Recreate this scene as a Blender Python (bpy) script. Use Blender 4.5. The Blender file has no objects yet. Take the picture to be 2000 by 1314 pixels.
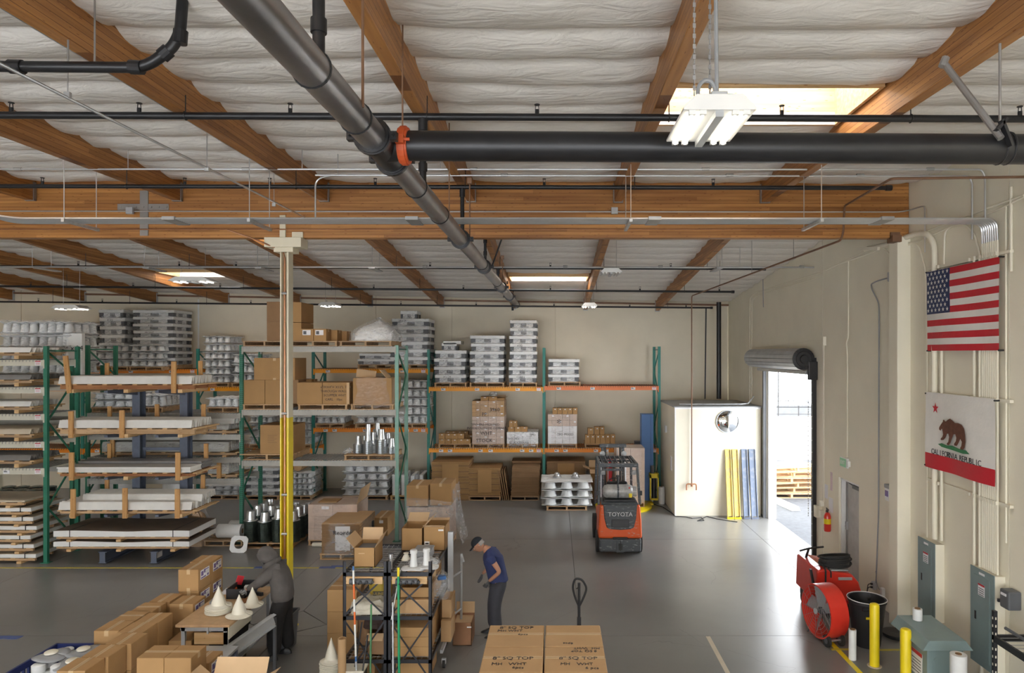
import bpy, math, random
from mathutils import Vector, Matrix, noise
random.seed(7)
R=random.random
def U(a,b): return a+(b-a)*R()
PI=math.pi
SC=bpy.context.scene
COL=SC.collection
# ---------------------------------------------------------------- camera, sky, sun, exposure
F=1333.333; H=4.6; VX=1083.0; VY=690.0       # lens in pixels of a 2000 px wide frame, eye height, level view
cam=bpy.data.cameras.new('camera'); cam.lens=24; cam.sensor_width=36
cam.shift_x=-83/2000; cam.shift_y=33/2000; cam.clip_start=.05; cam.clip_end=300
co=bpy.data.objects.new('camera',cam); COL.objects.link(co)
co.location=(0,0,H); co.rotation_euler=(PI/2,0,0); SC.camera=co
SC.view_settings.view_transform='Standard'; SC.view_settings.look='None'
SC.view_settings.gamma=1; SC.view_settings.use_curve_mapping=False
SC.view_settings.exposure=0.82
SKY_STRENGTH=6.0; SKYLIGHT=6.0; TUBE=4.0
w=bpy.data.worlds.new('sky'); SC.world=w; w.use_nodes=True
bg=w.node_tree.nodes['Background']; bg.inputs[0].default_value=(.93,.96,1,1); bg.inputs[1].default_value=SKY_STRENGTH
sun=bpy.data.lights.new('sun','SUN'); sun.energy=9.0; sun.angle=.01; sun.color=(1,.95,.88)
so=bpy.data.objects.new('sun',sun); COL.objects.link(so); so.location=(0,30,30)
so.rotation_euler=Vector((-.45,.55,.85)).to_track_quat('Z','Y').to_euler()

# ---------------------------------------------------------------- helpers
def P(px,py,D): return Vector(((px-VX)*D/F, D, H-(py-VY)*D/F))
def FX(px,D): return (px-VX)*D/F
def FZ(py,D): return H-(py-VY)*D/F
def WD(px,X=5.93): return F*X/(px-VX)
def WP(px,py,X=5.93):
    D=WD(px,X); return Vector((X,D,FZ(py,D)))
def tag(o,label=None,cat=None,group=None,kind=None):
    if label: o['label']=label
    if cat: o['category']=cat
    if group: o['group']=group
    if kind: o['kind']=kind
    return o
def thing(name,loc,label,cat,group=None):
    o=bpy.data.objects.new(name,None); o.empty_display_size=.1; COL.objects.link(o); o.location=loc
    return tag(o,label,cat,group)
def base(o):
    v=Vector((0,0,0))
    while o: v+=Vector(o.location); o=o.parent
    return v
class MB:
    def __init__(s): s.v=[];s.f=[];s.m=[]
    def add(s,vs,fs,mi=0):
        n=len(s.v); s.v+= [Vector(a) for a in vs]
        for f in fs: s.f.append([i+n for i in f]); s.m.append(mi)
        return s
    def box(s,x0,y0,z0,x1,y1,z1,mi=0):
        x0,x1=sorted((x0,x1));y0,y1=sorted((y0,y1));z0,z1=sorted((z0,z1))
        return s.add([(x0,y0,z0),(x1,y0,z0),(x1,y1,z0),(x0,y1,z0),(x0,y0,z1),(x1,y0,z1),(x1,y1,z1),(x0,y1,z1)],
          [(3,2,1,0),(4,5,6,7),(0,1,5,4),(1,2,6,5),(2,3,7,6),(3,0,4,7)],mi)
    def bc(s,c,d,mi=0):
        return s.box(c[0]-d[0]/2,c[1]-d[1]/2,c[2]-d[2]/2,c[0]+d[0]/2,c[1]+d[1]/2,c[2]+d[2]/2,mi)
    def bar(s,p,q,w,h,mi=0,up=(0,0,1)):
        p,q=Vector(p),Vector(q); d=(q-p).normalized(); u=Vector(up)
        if abs(d.dot(u))>.95: u=Vector((0,1,0))
        sd=d.cross(u).normalized()*w/2; uu=sd.cross(d).normalized()*h/2
        vs=[p-sd-uu,p+sd-uu,p+sd+uu,p-sd+uu,q-sd-uu,q+sd-uu,q+sd+uu,q-sd+uu]
        return s.add(vs,[(0,1,2,3),(7,6,5,4),(0,4,5,1),(1,5,6,2),(2,6,7,3),(3,7,4,0)],mi)
    def cyl(s,p,q,r,r2=None,n=12,mi=0,cap=True):
        p,q=Vector(p),Vector(q); r2=r if r2 is None else r2
        d=(q-p).normalized(); a=d.orthogonal().normalized(); b=d.cross(a)
        vs=[];fs=[]
        for k in range(n):
            t=2*PI*k/n; e=a*math.cos(t)+b*math.sin(t); vs+=[p+e*r,q+e*r2]
        for k in range(n):
            j=(k+1)%n; fs.append((2*k,2*j,2*j+1,2*k+1))
        if cap: fs+= [tuple(2*k for k in range(n))[::-1],tuple(2*k+1 for k in range(n))]
        return s.add(vs,fs,mi)
    def tube(s,pts,r,n=8,mi=0,closed=False,sq=1):
        pts=[Vector(p) for p in pts]; N=len(pts); vs=[];fs=[]
        prev=None
        for i,p in enumerate(pts):
            if closed: d=(pts[(i+1)%N]-pts[i-1]).normalized()
            else: d=(pts[min(i+1,N-1)]-pts[max(i-1,0)]).normalized()
            a=(d.orthogonal() if prev is None else prev-d*prev.dot(d)).normalized(); prev=a; b=d.cross(a)
            rr=r[i] if isinstance(r,(list,tuple)) else r
            for k in range(n):
                t=2*PI*k/n; vs.append(p+(a*math.cos(t)+b*math.sin(t)*sq)*rr)
        L=N if closed else N-1
        for i in range(L):
            for k in range(n):
                j=(k+1)%n; i2=(i+1)%N
                fs.append((i*n+k,i*n+j,i2*n+j,i2*n+k))
        if not closed: fs+=[tuple(range(n))[::-1],tuple((N-1)*n+k for k in range(n))]
        return s.add(vs,fs,mi)
    def lathe(s,prof,c=(0,0,0),n=16,mi=0,rot=None,cap=True):
        c=Vector(c); vs=[];fs=[]
        for r,z in prof:
            for k in range(n):
                t=2*PI*k/n; v=Vector((r*math.cos(t),r*math.sin(t),z))
                if rot: v=rot@v
                vs.append(c+v)
        for i in range(len(prof)-1):
            for k in range(n):
                j=(k+1)%n; fs.append((i*n+k,i*n+j,(i+1)*n+j,(i+1)*n+k))
        if cap and prof[0][0]>1e-4: fs.append(tuple(range(n))[::-1])
        if cap and prof[-1][0]>1e-4: fs.append(tuple((len(prof)-1)*n+k for k in range(n)))
        return s.add(vs,fs,mi)
    def prism(s,pts,off,mi=0):
        pts=[Vector(p) for p in pts]; off=Vector(off); n=len(pts)
        fs=[tuple(range(n))[::-1],tuple(range(n,2*n))]+[(k,(k+1)%n,n+(k+1)%n,n+k) for k in range(n)]
        return s.add(pts+[p+off for p in pts],fs,mi)
    def grid(s,fn,nu,nv,mi=0,mf=None):
        vs=[fn(i/nu,j/nv) for j in range(nv+1) for i in range(nu+1)]
        n=len(s.v); s.v+=[Vector(a) for a in vs]
        for j in range(nv):
            for i in range(nu):
                a=j*(nu+1)+i+n; s.f.append([a,a+1,a+nu+2,a+nu+1]); s.m.append(mf(i/nu,j/nv) if mf else mi)
        return s
    def build(s,name,mats,parent=None,smooth=False,bevel=0,label=None,cat=None,group=None,kind=None,seg=2,subd=0,solid=0):
        if not isinstance(mats,(list,tuple)): mats=[mats]
        me=bpy.data.meshes.new(name)
        if parent is not None: o0=base(parent); loc=Vector((0,0,0))
        else:
            xs=[v.x for v in s.v];ys=[v.y for v in s.v];zs=[v.z for v in s.v]
            o0=Vector(((min(xs)+max(xs))/2,(min(ys)+max(ys))/2,min(zs))); loc=o0
        me.from_pydata([tuple(v-o0) for v in s.v],[],s.f)
        for m in mats: me.materials.append(m)
        if len(mats)>1: me.polygons.foreach_set('material_index',s.m)
        if smooth: me.shade_smooth(); 
        me.update()
        o=bpy.data.objects.new(name,me); COL.objects.link(o); o.location=loc; o.parent=parent
        if solid:
            k=o.modifiers.new('solid','SOLIDIFY'); k.thickness=solid; k.offset=0
        if bevel:
            b=o.modifiers.new('bevel','BEVEL'); b.width=bevel; b.segments=seg; b.limit_method='ANGLE'; b.angle_limit=.6
        if subd:
            k=o.modifiers.new('subd','SUBSURF'); k.levels=subd; k.render_levels=subd
        if smooth:
            try: me.set_sharp_from_angle(angle=.7)
            except Exception: pass
        return tag(o,label,cat,group,kind)
def dup(r,loc=None,rz=None,label=None,group=None,scale=None,parent=None):
    c=r.copy(); COL.objects.link(c); c.parent=parent
    if loc is not None: c.location=loc
    if rz is not None: c.rotation_euler=(0,0,rz)
    if scale is not None: c.scale=scale
    if label: c['label']=label
    if group: c['group']=group
    for ch in r.children: dup(ch,parent=c)
    return c
def kill(r):
    for ch in list(r.children): kill(ch)
    bpy.data.objects.remove(r)
def text(s,size,loc,right,up,m,parent,name='lettering',depth=.001,align='CENTER',jit=0):
    cu=bpy.data.curves.new('t','FONT'); cu.body=s; cu.size=size; cu.align_x=align; cu.align_y='CENTER'; cu.extrude=depth; cu.resolution_u=2
    t=bpy.data.objects.new('t',cu); COL.objects.link(t)
    dg=bpy.context.evaluated_depsgraph_get(); me=bpy.data.meshes.new_from_object(t.evaluated_get(dg))
    bpy.data.objects.remove(t); me.materials.clear(); me.materials.append(m)
    r=Vector(right).normalized(); u=Vector(up).normalized(); n=r.cross(u)
    M=Matrix((r,u,n)).transposed().to_4x4()
    if jit:
        for v in me.vertices: v.co.x+=noise.noise(v.co*9)*jit; v.co.y+=noise.noise(v.co*9+Vector((5,5,5)))*jit
    me.transform(Matrix.Translation(Vector(loc)-base(parent))@M)
    o=bpy.data.objects.new(name,me); COL.objects.link(o); o.parent=parent
    return o
ORD=['lowest','second from bottom','third from bottom','fourth from bottom','fifth from bottom','sixth from bottom','seventh from bottom','eighth from bottom','ninth from bottom','tenth from bottom']
def ordn(i,n): return 'topmost' if i==n-1 else ORD[i]

# ---------------------------------------------------------------- materials
def nt(name):
    m=bpy.data.materials.new(name); m.use_nodes=True; t=m.node_tree; b=t.nodes['Principled BSDF']; return m,t,b
def N(t,ty,**k):
    n=t.nodes.new(ty)
    for a,v in k.items():
        if hasattr(n,a) and not a.startswith('i_'): setattr(n,a,v)
    return n
def mapping(t,scale,src='Object'):
    tc=N(t,'ShaderNodeTexCoord'); mp=N(t,'ShaderNodeMapping'); mp.inputs['Scale'].default_value=scale
    t.links.new(tc.outputs[src],mp.inputs[0]); return mp
def sh(c,f): return tuple(max(0,min(1,x*f)) for x in c[:3])+(1,)
def mat(name,col,rough=.5,metal=0,var=.12,scale=4,bump=0,bscale=40,stretch=(1,1,1),spec=.5,alpha=None,coat=0,trans=0,detail=4,col2=None,thr=None):
    m,t,b=nt(name)
    c1=sh(col,1-var); c2=sh(col,1+var) if col2 is None else tuple(col2)+(1,)
    mp=mapping(t,tuple(scale*x for x in stretch)); no=N(t,'ShaderNodeTexNoise'); no.inputs['Scale'].default_value=1; no.inputs['Detail'].default_value=detail
    t.links.new(mp.outputs[0],no.inputs['Vector'])
    cr=N(t,'ShaderNodeValToRGB'); lo,hi=(.3,.7) if thr is None else thr
    cr.color_ramp.elements[0].position=lo; cr.color_ramp.elements[1].position=hi
    cr.color_ramp.elements[0].color=c1 if col2 is None else sh(col,1); cr.color_ramp.elements[1].color=c2
    t.links.new(no.outputs[0],cr.inputs[0]); t.links.new(cr.outputs[0],b.inputs['Base Color'])
    b.inputs['Roughness'].default_value=rough; b.inputs['Metallic'].default_value=metal
    b.inputs['Specular IOR Level'].default_value=spec; b.inputs['Coat Weight'].default_value=coat
    if bump:
        mp2=mapping(t,tuple(bscale*x for x in stretch)); n2=N(t,'ShaderNodeTexNoise'); n2.inputs['Scale'].default_value=1
        t.links.new(mp2.outputs[0],n2.inputs['Vector']); bp=N(t,'ShaderNodeBump'); bp.inputs['Strength'].default_value=bump; bp.inputs['Distance'].default_value=.02
        t.links.new(n2.outputs[0],bp.inputs['Height']); t.links.new(bp.outputs[0],b.inputs['Normal'])
    if trans: b.inputs['Transmission Weight'].default_value=trans
    return m
def emis(name,col,st):
    m,t,b=nt(name); b.inputs['Base Color'].default_value=(*col,1); b.inputs['Emission Color'].default_value=(*col,1); b.inputs['Emission Strength'].default_value=st; return m
def mnode(t,op,a,b=None,c=None):
    n=N(t,'ShaderNodeMath'); n.operation=op
    for i,x in enumerate((a,b,c)):
        if x is None: continue
        if isinstance(x,(int,float)): n.inputs[i].default_value=x
        else: t.links.new(x,n.inputs[i])
    return n.outputs[0]
def wood(name,c1,c2,axis='x',rough=.6,lam=0,knots=True):
    m,t,b=nt(name); s={'x':(.5,9,9),'y':(9,.5,9),'z':(9,9,.5)}[axis]
    mp=mapping(t,s); no=N(t,'ShaderNodeTexNoise'); no.inputs['Scale'].default_value=2; no.inputs['Detail'].default_value=6
    t.links.new(mp.outputs[0],no.inputs['Vector'])
    cr=N(t,'ShaderNodeValToRGB'); cr.color_ramp.elements[0].position=.32; cr.color_ramp.elements[1].position=.7
    cr.color_ramp.elements[0].color=(*c2,1); cr.color_ramp.elements[1].color=(*c1,1); t.links.new(no.outputs[0],cr.inputs[0])
    out=cr.outputs[0]
    def mul(out,fac,lo):
        mx=N(t,'ShaderNodeMix'); mx.data_type='RGBA'; mx.blend_type='MULTIPLY'; t.links.new(fac,mx.inputs[0]); t.links.new(out,mx.inputs[6]); mx.inputs[7].default_value=(*lo,1); return mx.outputs[2]
    if lam:
        tc=N(t,'ShaderNodeTexCoord'); sp=N(t,'ShaderNodeSeparateXYZ'); t.links.new(tc.outputs['Object'],sp.inputs[0])
        fr=mnode(t,'FRACT',mnode(t,'DIVIDE',sp.outputs[2],lam)); ln=mnode(t,'LESS_THAN',fr,.10)
        out=mul(out,ln,(.45,.36,.3))
        # each lamination board a little lighter or darker, in staggered lengths
        idx=mnode(t,'FLOOR',mnode(t,'DIVIDE',sp.outputs[2],lam)); ax=sp.outputs[0] if axis=='x' else sp.outputs[1]
        seg=mnode(t,'FLOOR',mnode(t,'DIVIDE',mnode(t,'ADD',ax,mnode(t,'MULTIPLY',idx,1.37)),2.9))
        cb=N(t,'ShaderNodeCombineXYZ'); t.links.new(idx,cb.inputs[0]); t.links.new(seg,cb.inputs[1])
        wn=N(t,'ShaderNodeTexWhiteNoise'); wn.noise_dimensions='3D'; t.links.new(cb.outputs[0],wn.inputs[0])
        out=mul(out,mnode(t,'MULTIPLY',wn.outputs[0],.85),(.58,.50,.42))
    if knots:
        mk=mapping(t,tuple(x*1.0 for x in {'x':(1.2,7,7),'y':(7,1.2,7),'z':(7,7,1.2)}[axis])); vo=N(t,'ShaderNodeTexVoronoi'); t.links.new(mk.outputs[0],vo.inputs['Vector'])
        kn=mnode(t,'LESS_THAN',vo.outputs['Distance'],.13); out=mul(out,kn,(.5,.35,.25))
    t.links.new(out,b.inputs['Base Color']); b.inputs['Roughness'].default_value=rough
    return m
def film(name,a=.3,tint=(.9,.92,.95),sc=6):
    m=bpy.data.materials.new(name); m.use_nodes=True; t=m.node_tree; t.nodes.clear()
    o=N(t,'ShaderNodeOutputMaterial'); tr=N(t,'ShaderNodeBsdfTransparent'); b=N(t,'ShaderNodeBsdfPrincipled'); b.inputs['Base Color'].default_value=(*tint,1); b.inputs['Roughness'].default_value=.22
    mp=mapping(t,(sc,sc,sc*2.5)); no=N(t,'ShaderNodeTexNoise'); no.inputs['Scale'].default_value=1; no.inputs['Detail'].default_value=5; no.inputs['Distortion'].default_value=1.5; t.links.new(mp.outputs[0],no.inputs['Vector'])
    cr=N(t,'ShaderNodeValToRGB'); cr.color_ramp.elements[0].position=.42; cr.color_ramp.elements[1].position=.75
    cr.color_ramp.elements[0].color=(a*.5,)*3+(1,); cr.color_ramp.elements[1].color=(min(1,a*1.8),)*3+(1,); t.links.new(no.outputs[0],cr.inputs[0])
    bp=N(t,'ShaderNodeBump'); bp.inputs['Strength'].default_value=.5; bp.inputs['Distance'].default_value=.03; t.links.new(no.outputs[0],bp.inputs['Height']); t.links.new(bp.outputs[0],b.inputs['Normal'])
    mx=N(t,'ShaderNodeMixShader'); t.links.new(cr.outputs[0],mx.inputs[0]); t.links.new(tr.outputs[0],mx.inputs[1]); t.links.new(b.outputs[0],mx.inputs[2]); t.links.new(mx.outputs[0],o.inputs[0])
    return m
def holes(name,col,rough=.45,step=.05):
    m,t,b=nt(name); tc=N(t,'ShaderNodeTexCoord'); sp=N(t,'ShaderNodeSeparateXYZ'); t.links.new(tc.outputs['Object'],sp.inputs[0])
    g=N(t,'ShaderNodeNewGeometry'); sn=N(t,'ShaderNodeSeparateXYZ'); t.links.new(g.outputs['Normal'],sn.inputs[0])
    fr=mnode(t,'FRACT',mnode(t,'DIVIDE',sp.outputs[2],step)); a=mnode(t,'LESS_THAN',mnode(t,'ABSOLUTE',mnode(t,'SUBTRACT',fr,.5)),.26)
    xx=mnode(t,'ABSOLUTE',mnode(t,'SUBTRACT',mnode(t,'ABSOLUTE',sp.outputs[0]),.02)); c=mnode(t,'LESS_THAN',xx,.009)
    f=mnode(t,'MULTIPLY',mnode(t,'MULTIPLY',a,c),mnode(t,'GREATER_THAN',mnode(t,'ABSOLUTE',sn.outputs[1]),.7))
    no=N(t,'ShaderNodeTexNoise'); no.inputs['Scale'].default_value=9; t.links.new(tc.outputs['Object'],no.inputs['Vector'])
    cr=N(t,'ShaderNodeValToRGB'); cr.color_ramp.elements[0].color=sh(col,.8); cr.color_ramp.elements[1].color=sh(col,1.2); t.links.new(no.outputs[0],cr.inputs[0])
    mx=N(t,'ShaderNodeMix'); mx.data_type='RGBA'; t.links.new(f,mx.inputs[0]); t.links.new(cr.outputs[0],mx.inputs[6]); mx.inputs[7].default_value=sh(col,.12)
    t.links.new(mx.outputs[2],b.inputs['Base Color']); b.inputs['Roughness'].default_value=rough
    return m
M={}
M['wall']=mat('cream wall paint',(.78,.71,.57),.75,var=.04,scale=1.3,bump=.05,bscale=30)
M['wallr']=mat('cream tilt up wall paint',(.82,.77,.63),.7,var=.04,scale=1.1,bump=.06,bscale=25)
M['glulam']=wood('glulam beam',(.60,.29,.085),(.40,.17,.045),'x',.45,lam=.058)
M['purlin']=wood('glulam purlin',(.56,.27,.085),(.36,.15,.04),'y',.45,lam=.058)
M['pine']=wood('pine board',(.72,.50,.27),(.56,.34,.15),'x',.7)
M['piney']=wood('pine board lengthwise',(.72,.50,.27),(.56,.34,.15),'y',.7)
M['pinez']=wood('pine stake',(.62,.36,.14),(.48,.24,.08),'z',.65)
M['oldwood']=wood('weathered pallet wood',(.50,.35,.21),(.32,.20,.11),'x',.8)
M['palwood']=wood('pallet wood',(.62,.42,.24),(.42,.26,.13),'x',.75)
M['redwood']=wood('dark red pallet wood',(.40,.18,.07),(.26,.10,.035),'x',.7)
M['bench']=mat('bench top board',(.52,.33,.17),.5,var=.12,scale=9)
M['asphalt']=mat('asphalt',(.075,.08,.09),.85,var=.15,scale=8,bump=.2,bscale=120)
M['white']=mat('white paint',(.80,.80,.78),.5,var=.03)
M['whitep']=mat('white moulded plastic',(.74,.75,.745),.35,var=.05,scale=6)
M['cream']=mat('cream plastic',(.78,.74,.62),.45,var=.05)
M['card']=mat('brown cardboard',(.41,.24,.10),.8,var=.07,scale=2.5,bump=.03,bscale=60)
M['card2']=mat('darker cardboard',(.29,.17,.085),.82,var=.09,scale=3,bump=.03,bscale=60)
M['card3']=mat('light kraft cardboard',(.49,.31,.155),.8,var=.06,scale=3)
M['cardpink']=mat('pale cardboard under film',(.55,.42,.34),.35,var=.10,scale=5)
M['cardin']=mat('inside of cardboard flap',(.62,.43,.25),.8,var=.05,scale=3)
M['tape']=mat('packing tape',(.58,.41,.23),.3,var=.04)
M['paper']=mat('white label paper',(.82,.82,.84),.6,var=.03)
M['purple']=mat('purple label ink',(.16,.11,.30),.6,var=.1)
M['ink']=mat('black marker ink',(.03,.03,.035),.6,var=.05)
M['green']=holes('green rack post',(.03,.19,.12))
M['dgreen']=holes('dark green rack post',(.03,.17,.10))
M['palegreen']=holes('pale green rack post',(.22,.42,.34))
M['gpaint']=mat('green rack paint',(.025,.17,.10),.45,var=.12)
M['teal']=holes('teal rack post',(.02,.20,.165))
M['tpaint']=mat('teal rack paint',(.02,.19,.155),.45,var=.1)
M['orange']=mat('orange beam paint',(.85,.27,.02),.45,var=.06)
M['salmon']=mat('faded orange beam paint',(.82,.22,.07),.45,var=.06)
M['amber']=mat('amber beam paint',(.88,.36,.015),.45,var=.05)
M['gbeam']=mat('grey beam paint',(.42,.41,.37),.5,var=.07,scale=5)
M['cbeam']=mat('cream beam paint',(.62,.60,.50),.5,var=.05)
M['galv']=mat('galvanised steel',(.55,.56,.57),.35,.7,var=.12,scale=12)
M['wire']=mat('galvanised wire',(.40,.40,.40),.4,.6,var=.1)
M['emt']=mat('bright conduit',(.62,.63,.64),.3,.75,var=.06)
M['rod']=mat('threaded rod',(.35,.34,.33),.4,.6,var=.1)
M['blackp']=mat('black pipe paint',(.018,.018,.02),.38,.2,var=.2,scale=5)
M['steelp']=mat('bare steel pipe',(.27,.265,.275),.32,.85,var=.28,scale=4,stretch=(1,.4,1),bump=.06,bscale=40)
M['copper']=mat('copper pipe',(.45,.22,.12),.35,.7,var=.15,scale=6)
M['brown']=mat('rusty brown pipe',(.22,.12,.07),.5,.3,var=.15)
M['redor']=mat('orange red coupling',(.62,.10,.025),.5,var=.12)
M['bluegrey']=mat('blue grey steel paint',(.11,.13,.18),.45,var=.12)
M['yellow']=mat('safety yellow paint',(.86,.66,.01),.4,var=.06,scale=3)
M['coly']=mat('column yellow paint',(.80,.62,.01),.35,var=.06)
M['colc']=mat('column cream paint',(.74,.68,.52),.5,var=.04)
M['floory']=mat('worn yellow floor paint',(.62,.50,.05),.5,col2=(.34,.31,.2),thr=(.5,.75),scale=7)
M['floorb']=mat('worn blue floor tape',(.08,.12,.32),.5,col2=(.25,.25,.25),thr=(.55,.75),scale=5)
M['black']=mat('black plastic',(.02,.02,.022),.45,var=.15)
M['rubber']=mat('black rubber',(.025,.025,.025),.7,var=.15)
M['bsteel']=mat('black shelf steel',(.02,.02,.025),.4,.2,var=.15)
M['grey']=mat('grey plastic',(.30,.31,.32),.5,var=.07)
M['dgrey']=mat('dark grey plastic',(.10,.105,.115),.5,var=.12)
M['lgrey']=mat('light grey steel',(.50,.52,.54),.4,.3,var=.08)
M['panelg']=mat('grey green panel enamel',(.20,.27,.27),.4,var=.05)
M['red']=mat('red paint',(.68,.035,.02),.3,var=.06,coat=.3)
M['red2']=mat('dark red plastic',(.50,.02,.03),.35,var=.06)
M['blue']=mat('machine blue paint',(.055,.16,.40),.4,var=.05)
M['crate']=mat('navy blue crate plastic',(.02,.035,.16),.45,var=.12)
M['brownt']=mat('brown protective paper',(.17,.13,.10),.7,var=.12,scale=3)
M['sheet']=mat('pale sheet board',(.60,.52,.40),.6,var=.05)
M['grsheet']=mat('grey nested trim',(.26,.255,.25),.4,.3,var=.1)
M['trim']=mat('white angle trim',(.78,.77,.73),.4,var=.05)
M['zinc']=mat('zinc cone metal',(.60,.62,.64),.28,.85,var=.2,scale=9)
M['zincd']=mat('stacked can metal',(.16,.20,.18),.3,.8,var=.3,scale=9)
M['film']=film('clear stretch film',.22)
M['filmw']=film('milky plastic bag',.32,sc=4)
M['filmp']=film('light wrap',.15,(.95,.88,.86))
M['tank']=mat('grey gas cylinder paint',(.48,.48,.47),.45,.2,var=.25,scale=14)
M['flo']=mat('forklift orange paint',(.80,.12,.02),.35,var=.10,scale=9,col2=(.62,.42,.34),thr=(.62,.72),stretch=(1,1,4))
M['flg']=mat('forklift grey paint',(.075,.085,.095),.45,col2=(.33,.34,.35),thr=(.58,.72),scale=11,stretch=(1,1,3))
M['skin']=mat('skin',(.50,.25,.16),.55,var=.06)
M['hoodie']=mat('grey hoodie cloth',(.095,.085,.08),.9,var=.12,scale=9,bump=.3,bscale=14)
M['trouser']=mat('black trouser cloth',(.016,.015,.016),.85,var=.25,scale=8,bump=.3,bscale=12)
M['navy']=mat('navy shirt cloth',(.035,.05,.15),.85,var=.1,scale=8,bump=.3,bscale=12)
M['gtrouser']=mat('charcoal trouser cloth',(.045,.047,.06),.85,var=.12,scale=8,bump=.3,bscale=12)
M['capm']=mat('black cap cloth',(.012,.016,.025),.8,var=.1)
M['hair']=mat('grey hair',(.30,.28,.27),.8,var=.1)
M['cloth']=mat('off white rags',(.62,.58,.48),.85,var=.1,scale=8,bump=.4,bscale=18)
M['flagr']=mat('flag red nylon',(.55,.02,.035),.55,var=.05,bump=.15,bscale=20)
M['flagw']=mat('flag white nylon',(.78,.76,.72),.6,var=.04,bump=.15,bscale=20)
M['flagb']=mat('flag blue nylon',(.025,.04,.12),.55,var=.08)
M['bear']=mat('bear brown print',(.13,.05,.03),.7,var=.25,scale=20)
M['grass']=mat('grass green print',(.04,.19,.08),.7,var=.15,scale=30)
M['glow']=emis('tube light',(1,.93,.78),TUBE)
M['glow_fill']=emis('added fill tube light',(1,.93,.80),45)  # stronger tubes for the unseen lamps added as fill light
M['glowf']=emis('far tube light',(1,.95,.86),TUBE)
M['sky']=emis('skylight diffuser',(.93,.97,1),SKYLIGHT)
M['exit']=mat('pale green exit sign face',(.25,.62,.36),.4,var=.06)
M['mirror']=mat('convex mirror',(.85,.87,.88),.04,1,var=.0)
M['bin']=mat('olive yellow bucket plastic',(.42,.30,.04),.45,var=.08)
M['gbr']=mat('bright green pole paint',(.01,.30,.12),.4,var=.05)
M['opole']=mat('orange pole paint',(.75,.16,.03),.45,var=.05)
# insulation facing: glossy white vinyl with fine creases
def insul():
    m,t,b=nt('white insulation facing'); mp=mapping(t,(1.6,6,3)); no=N(t,'ShaderNodeTexNoise'); no.inputs['Scale'].default_value=1.6; no.inputs['Detail'].default_value=7; no.inputs['Distortion'].default_value=1.2; t.links.new(mp.outputs[0],no.inputs['Vector'])
    bp=N(t,'ShaderNodeBump'); bp.inputs['Strength'].default_value=.55; bp.inputs['Distance'].default_value=.05; t.links.new(no.outputs[0],bp.inputs['Height']); t.links.new(bp.outputs[0],b.inputs['Normal'])
    b.inputs['Base Color'].default_value=(.76,.725,.675,1); b.inputs['Roughness'].default_value=.42; return m
M['insul']=insul()
def concrete():
    m,t,b=nt('polished concrete'); mp=mapping(t,(1,1,1)); n1=N(t,'ShaderNodeTexNoise'); n1.inputs['Scale'].default_value=.45; n1.inputs['Detail'].default_value=5; n1.inputs['Roughness'].default_value=.55; t.links.new(mp.outputs[0],n1.inputs['Vector'])
    cr=N(t,'ShaderNodeValToRGB'); e=cr.color_ramp.elements; e[0].position=.25; e[1].position=.85; e[0].color=(.16,.157,.15,1); e[1].color=(.265,.262,.25,1); t.links.new(n1.outputs[0],cr.inputs[0])
    # hairline cracks
    n2=N(t,'ShaderNodeTexNoise'); n2.inputs['Scale'].default_value=1.2; n2.inputs['Detail'].default_value=5; t.links.new(mp.outputs[0],n2.inputs['Vector'])
    mx=N(t,'ShaderNodeMix'); mx.data_type='VECTOR'; mx.inputs[0].default_value=.35; t.links.new(mp.outputs[0],mx.inputs[4]); t.links.new(n2.outputs['Color'],mx.inputs[5])
    vo=N(t,'ShaderNodeTexVoronoi'); vo.feature='DISTANCE_TO_EDGE'; vo.inputs['Scale'].default_value=.55; t.links.new(mx.outputs[1],vo.inputs['Vector'])
    n3=N(t,'ShaderNodeTexNoise'); n3.inputs['Scale'].default_value=.3; t.links.new(mp.outputs[0],n3.inputs['Vector'])
    ck=mnode(t,'MULTIPLY',mnode(t,'LESS_THAN',vo.outputs['Distance'],.0022),mnode(t,'GREATER_THAN',n3.outputs[0],.5))
    m2=N(t,'ShaderNodeMix'); m2.data_type='RGBA'; m2.blend_type='MULTIPLY'; t.links.new(mnode(t,'MULTIPLY',ck,.28),m2.inputs[0]); t.links.new(cr.outputs[0],m2.inputs[6]); m2.inputs[7].default_value=(.3,.28,.26,1)
    t.links.new(m2.outputs[2],b.inputs['Base Color'])
    b.inputs['Roughness'].default_value=.30
    b.inputs['Specular IOR Level'].default_value=.62
    return m
M['concrete']=concrete()
# ================================================================ THE SHELL
XW=5.93; DB=23.3; XL=-22.0; D0=-9.0
def Zb(X,D):      # underside of the purlins
    if D<=11.4: return 7.12+.016*(D-11.4)-.003*X
    t=(D-11.4)/(DB-11.4); return (7.12-.003*X)*(1-t)+(6.17-.017*(X+3.83))*t
fl=MB().box(XL-.2,D0-.2,-.3,XW+.2,DB+.25,-.012).build('floor',mat('joint filler',(.06,.058,.052),.8),kind='structure')
g=.005
def slab(x0,y0,x1,y1): MB().box(x0+g,y0+g,-.012,x1-g,y1-g,0).build('slab',M['concrete'],fl)
for a,b in ((XL,-11.1),(-11.1,-4.49),(-4.49,2.5),(2.5,XW+.2)): slab(a,D0,b,11.13)
for a,b in ((XL,-11.1),(-11.1,-5.3),(-3.7,.42),(.42,5.15),(5.15,XW+.2)): slab(a,11.13,b,16.9)
for a,b in ((XL,-11.1),(-11.1,.42),(.42,5.15),(5.15,XW+.2)): slab(a,16.9,b,DB)
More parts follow.
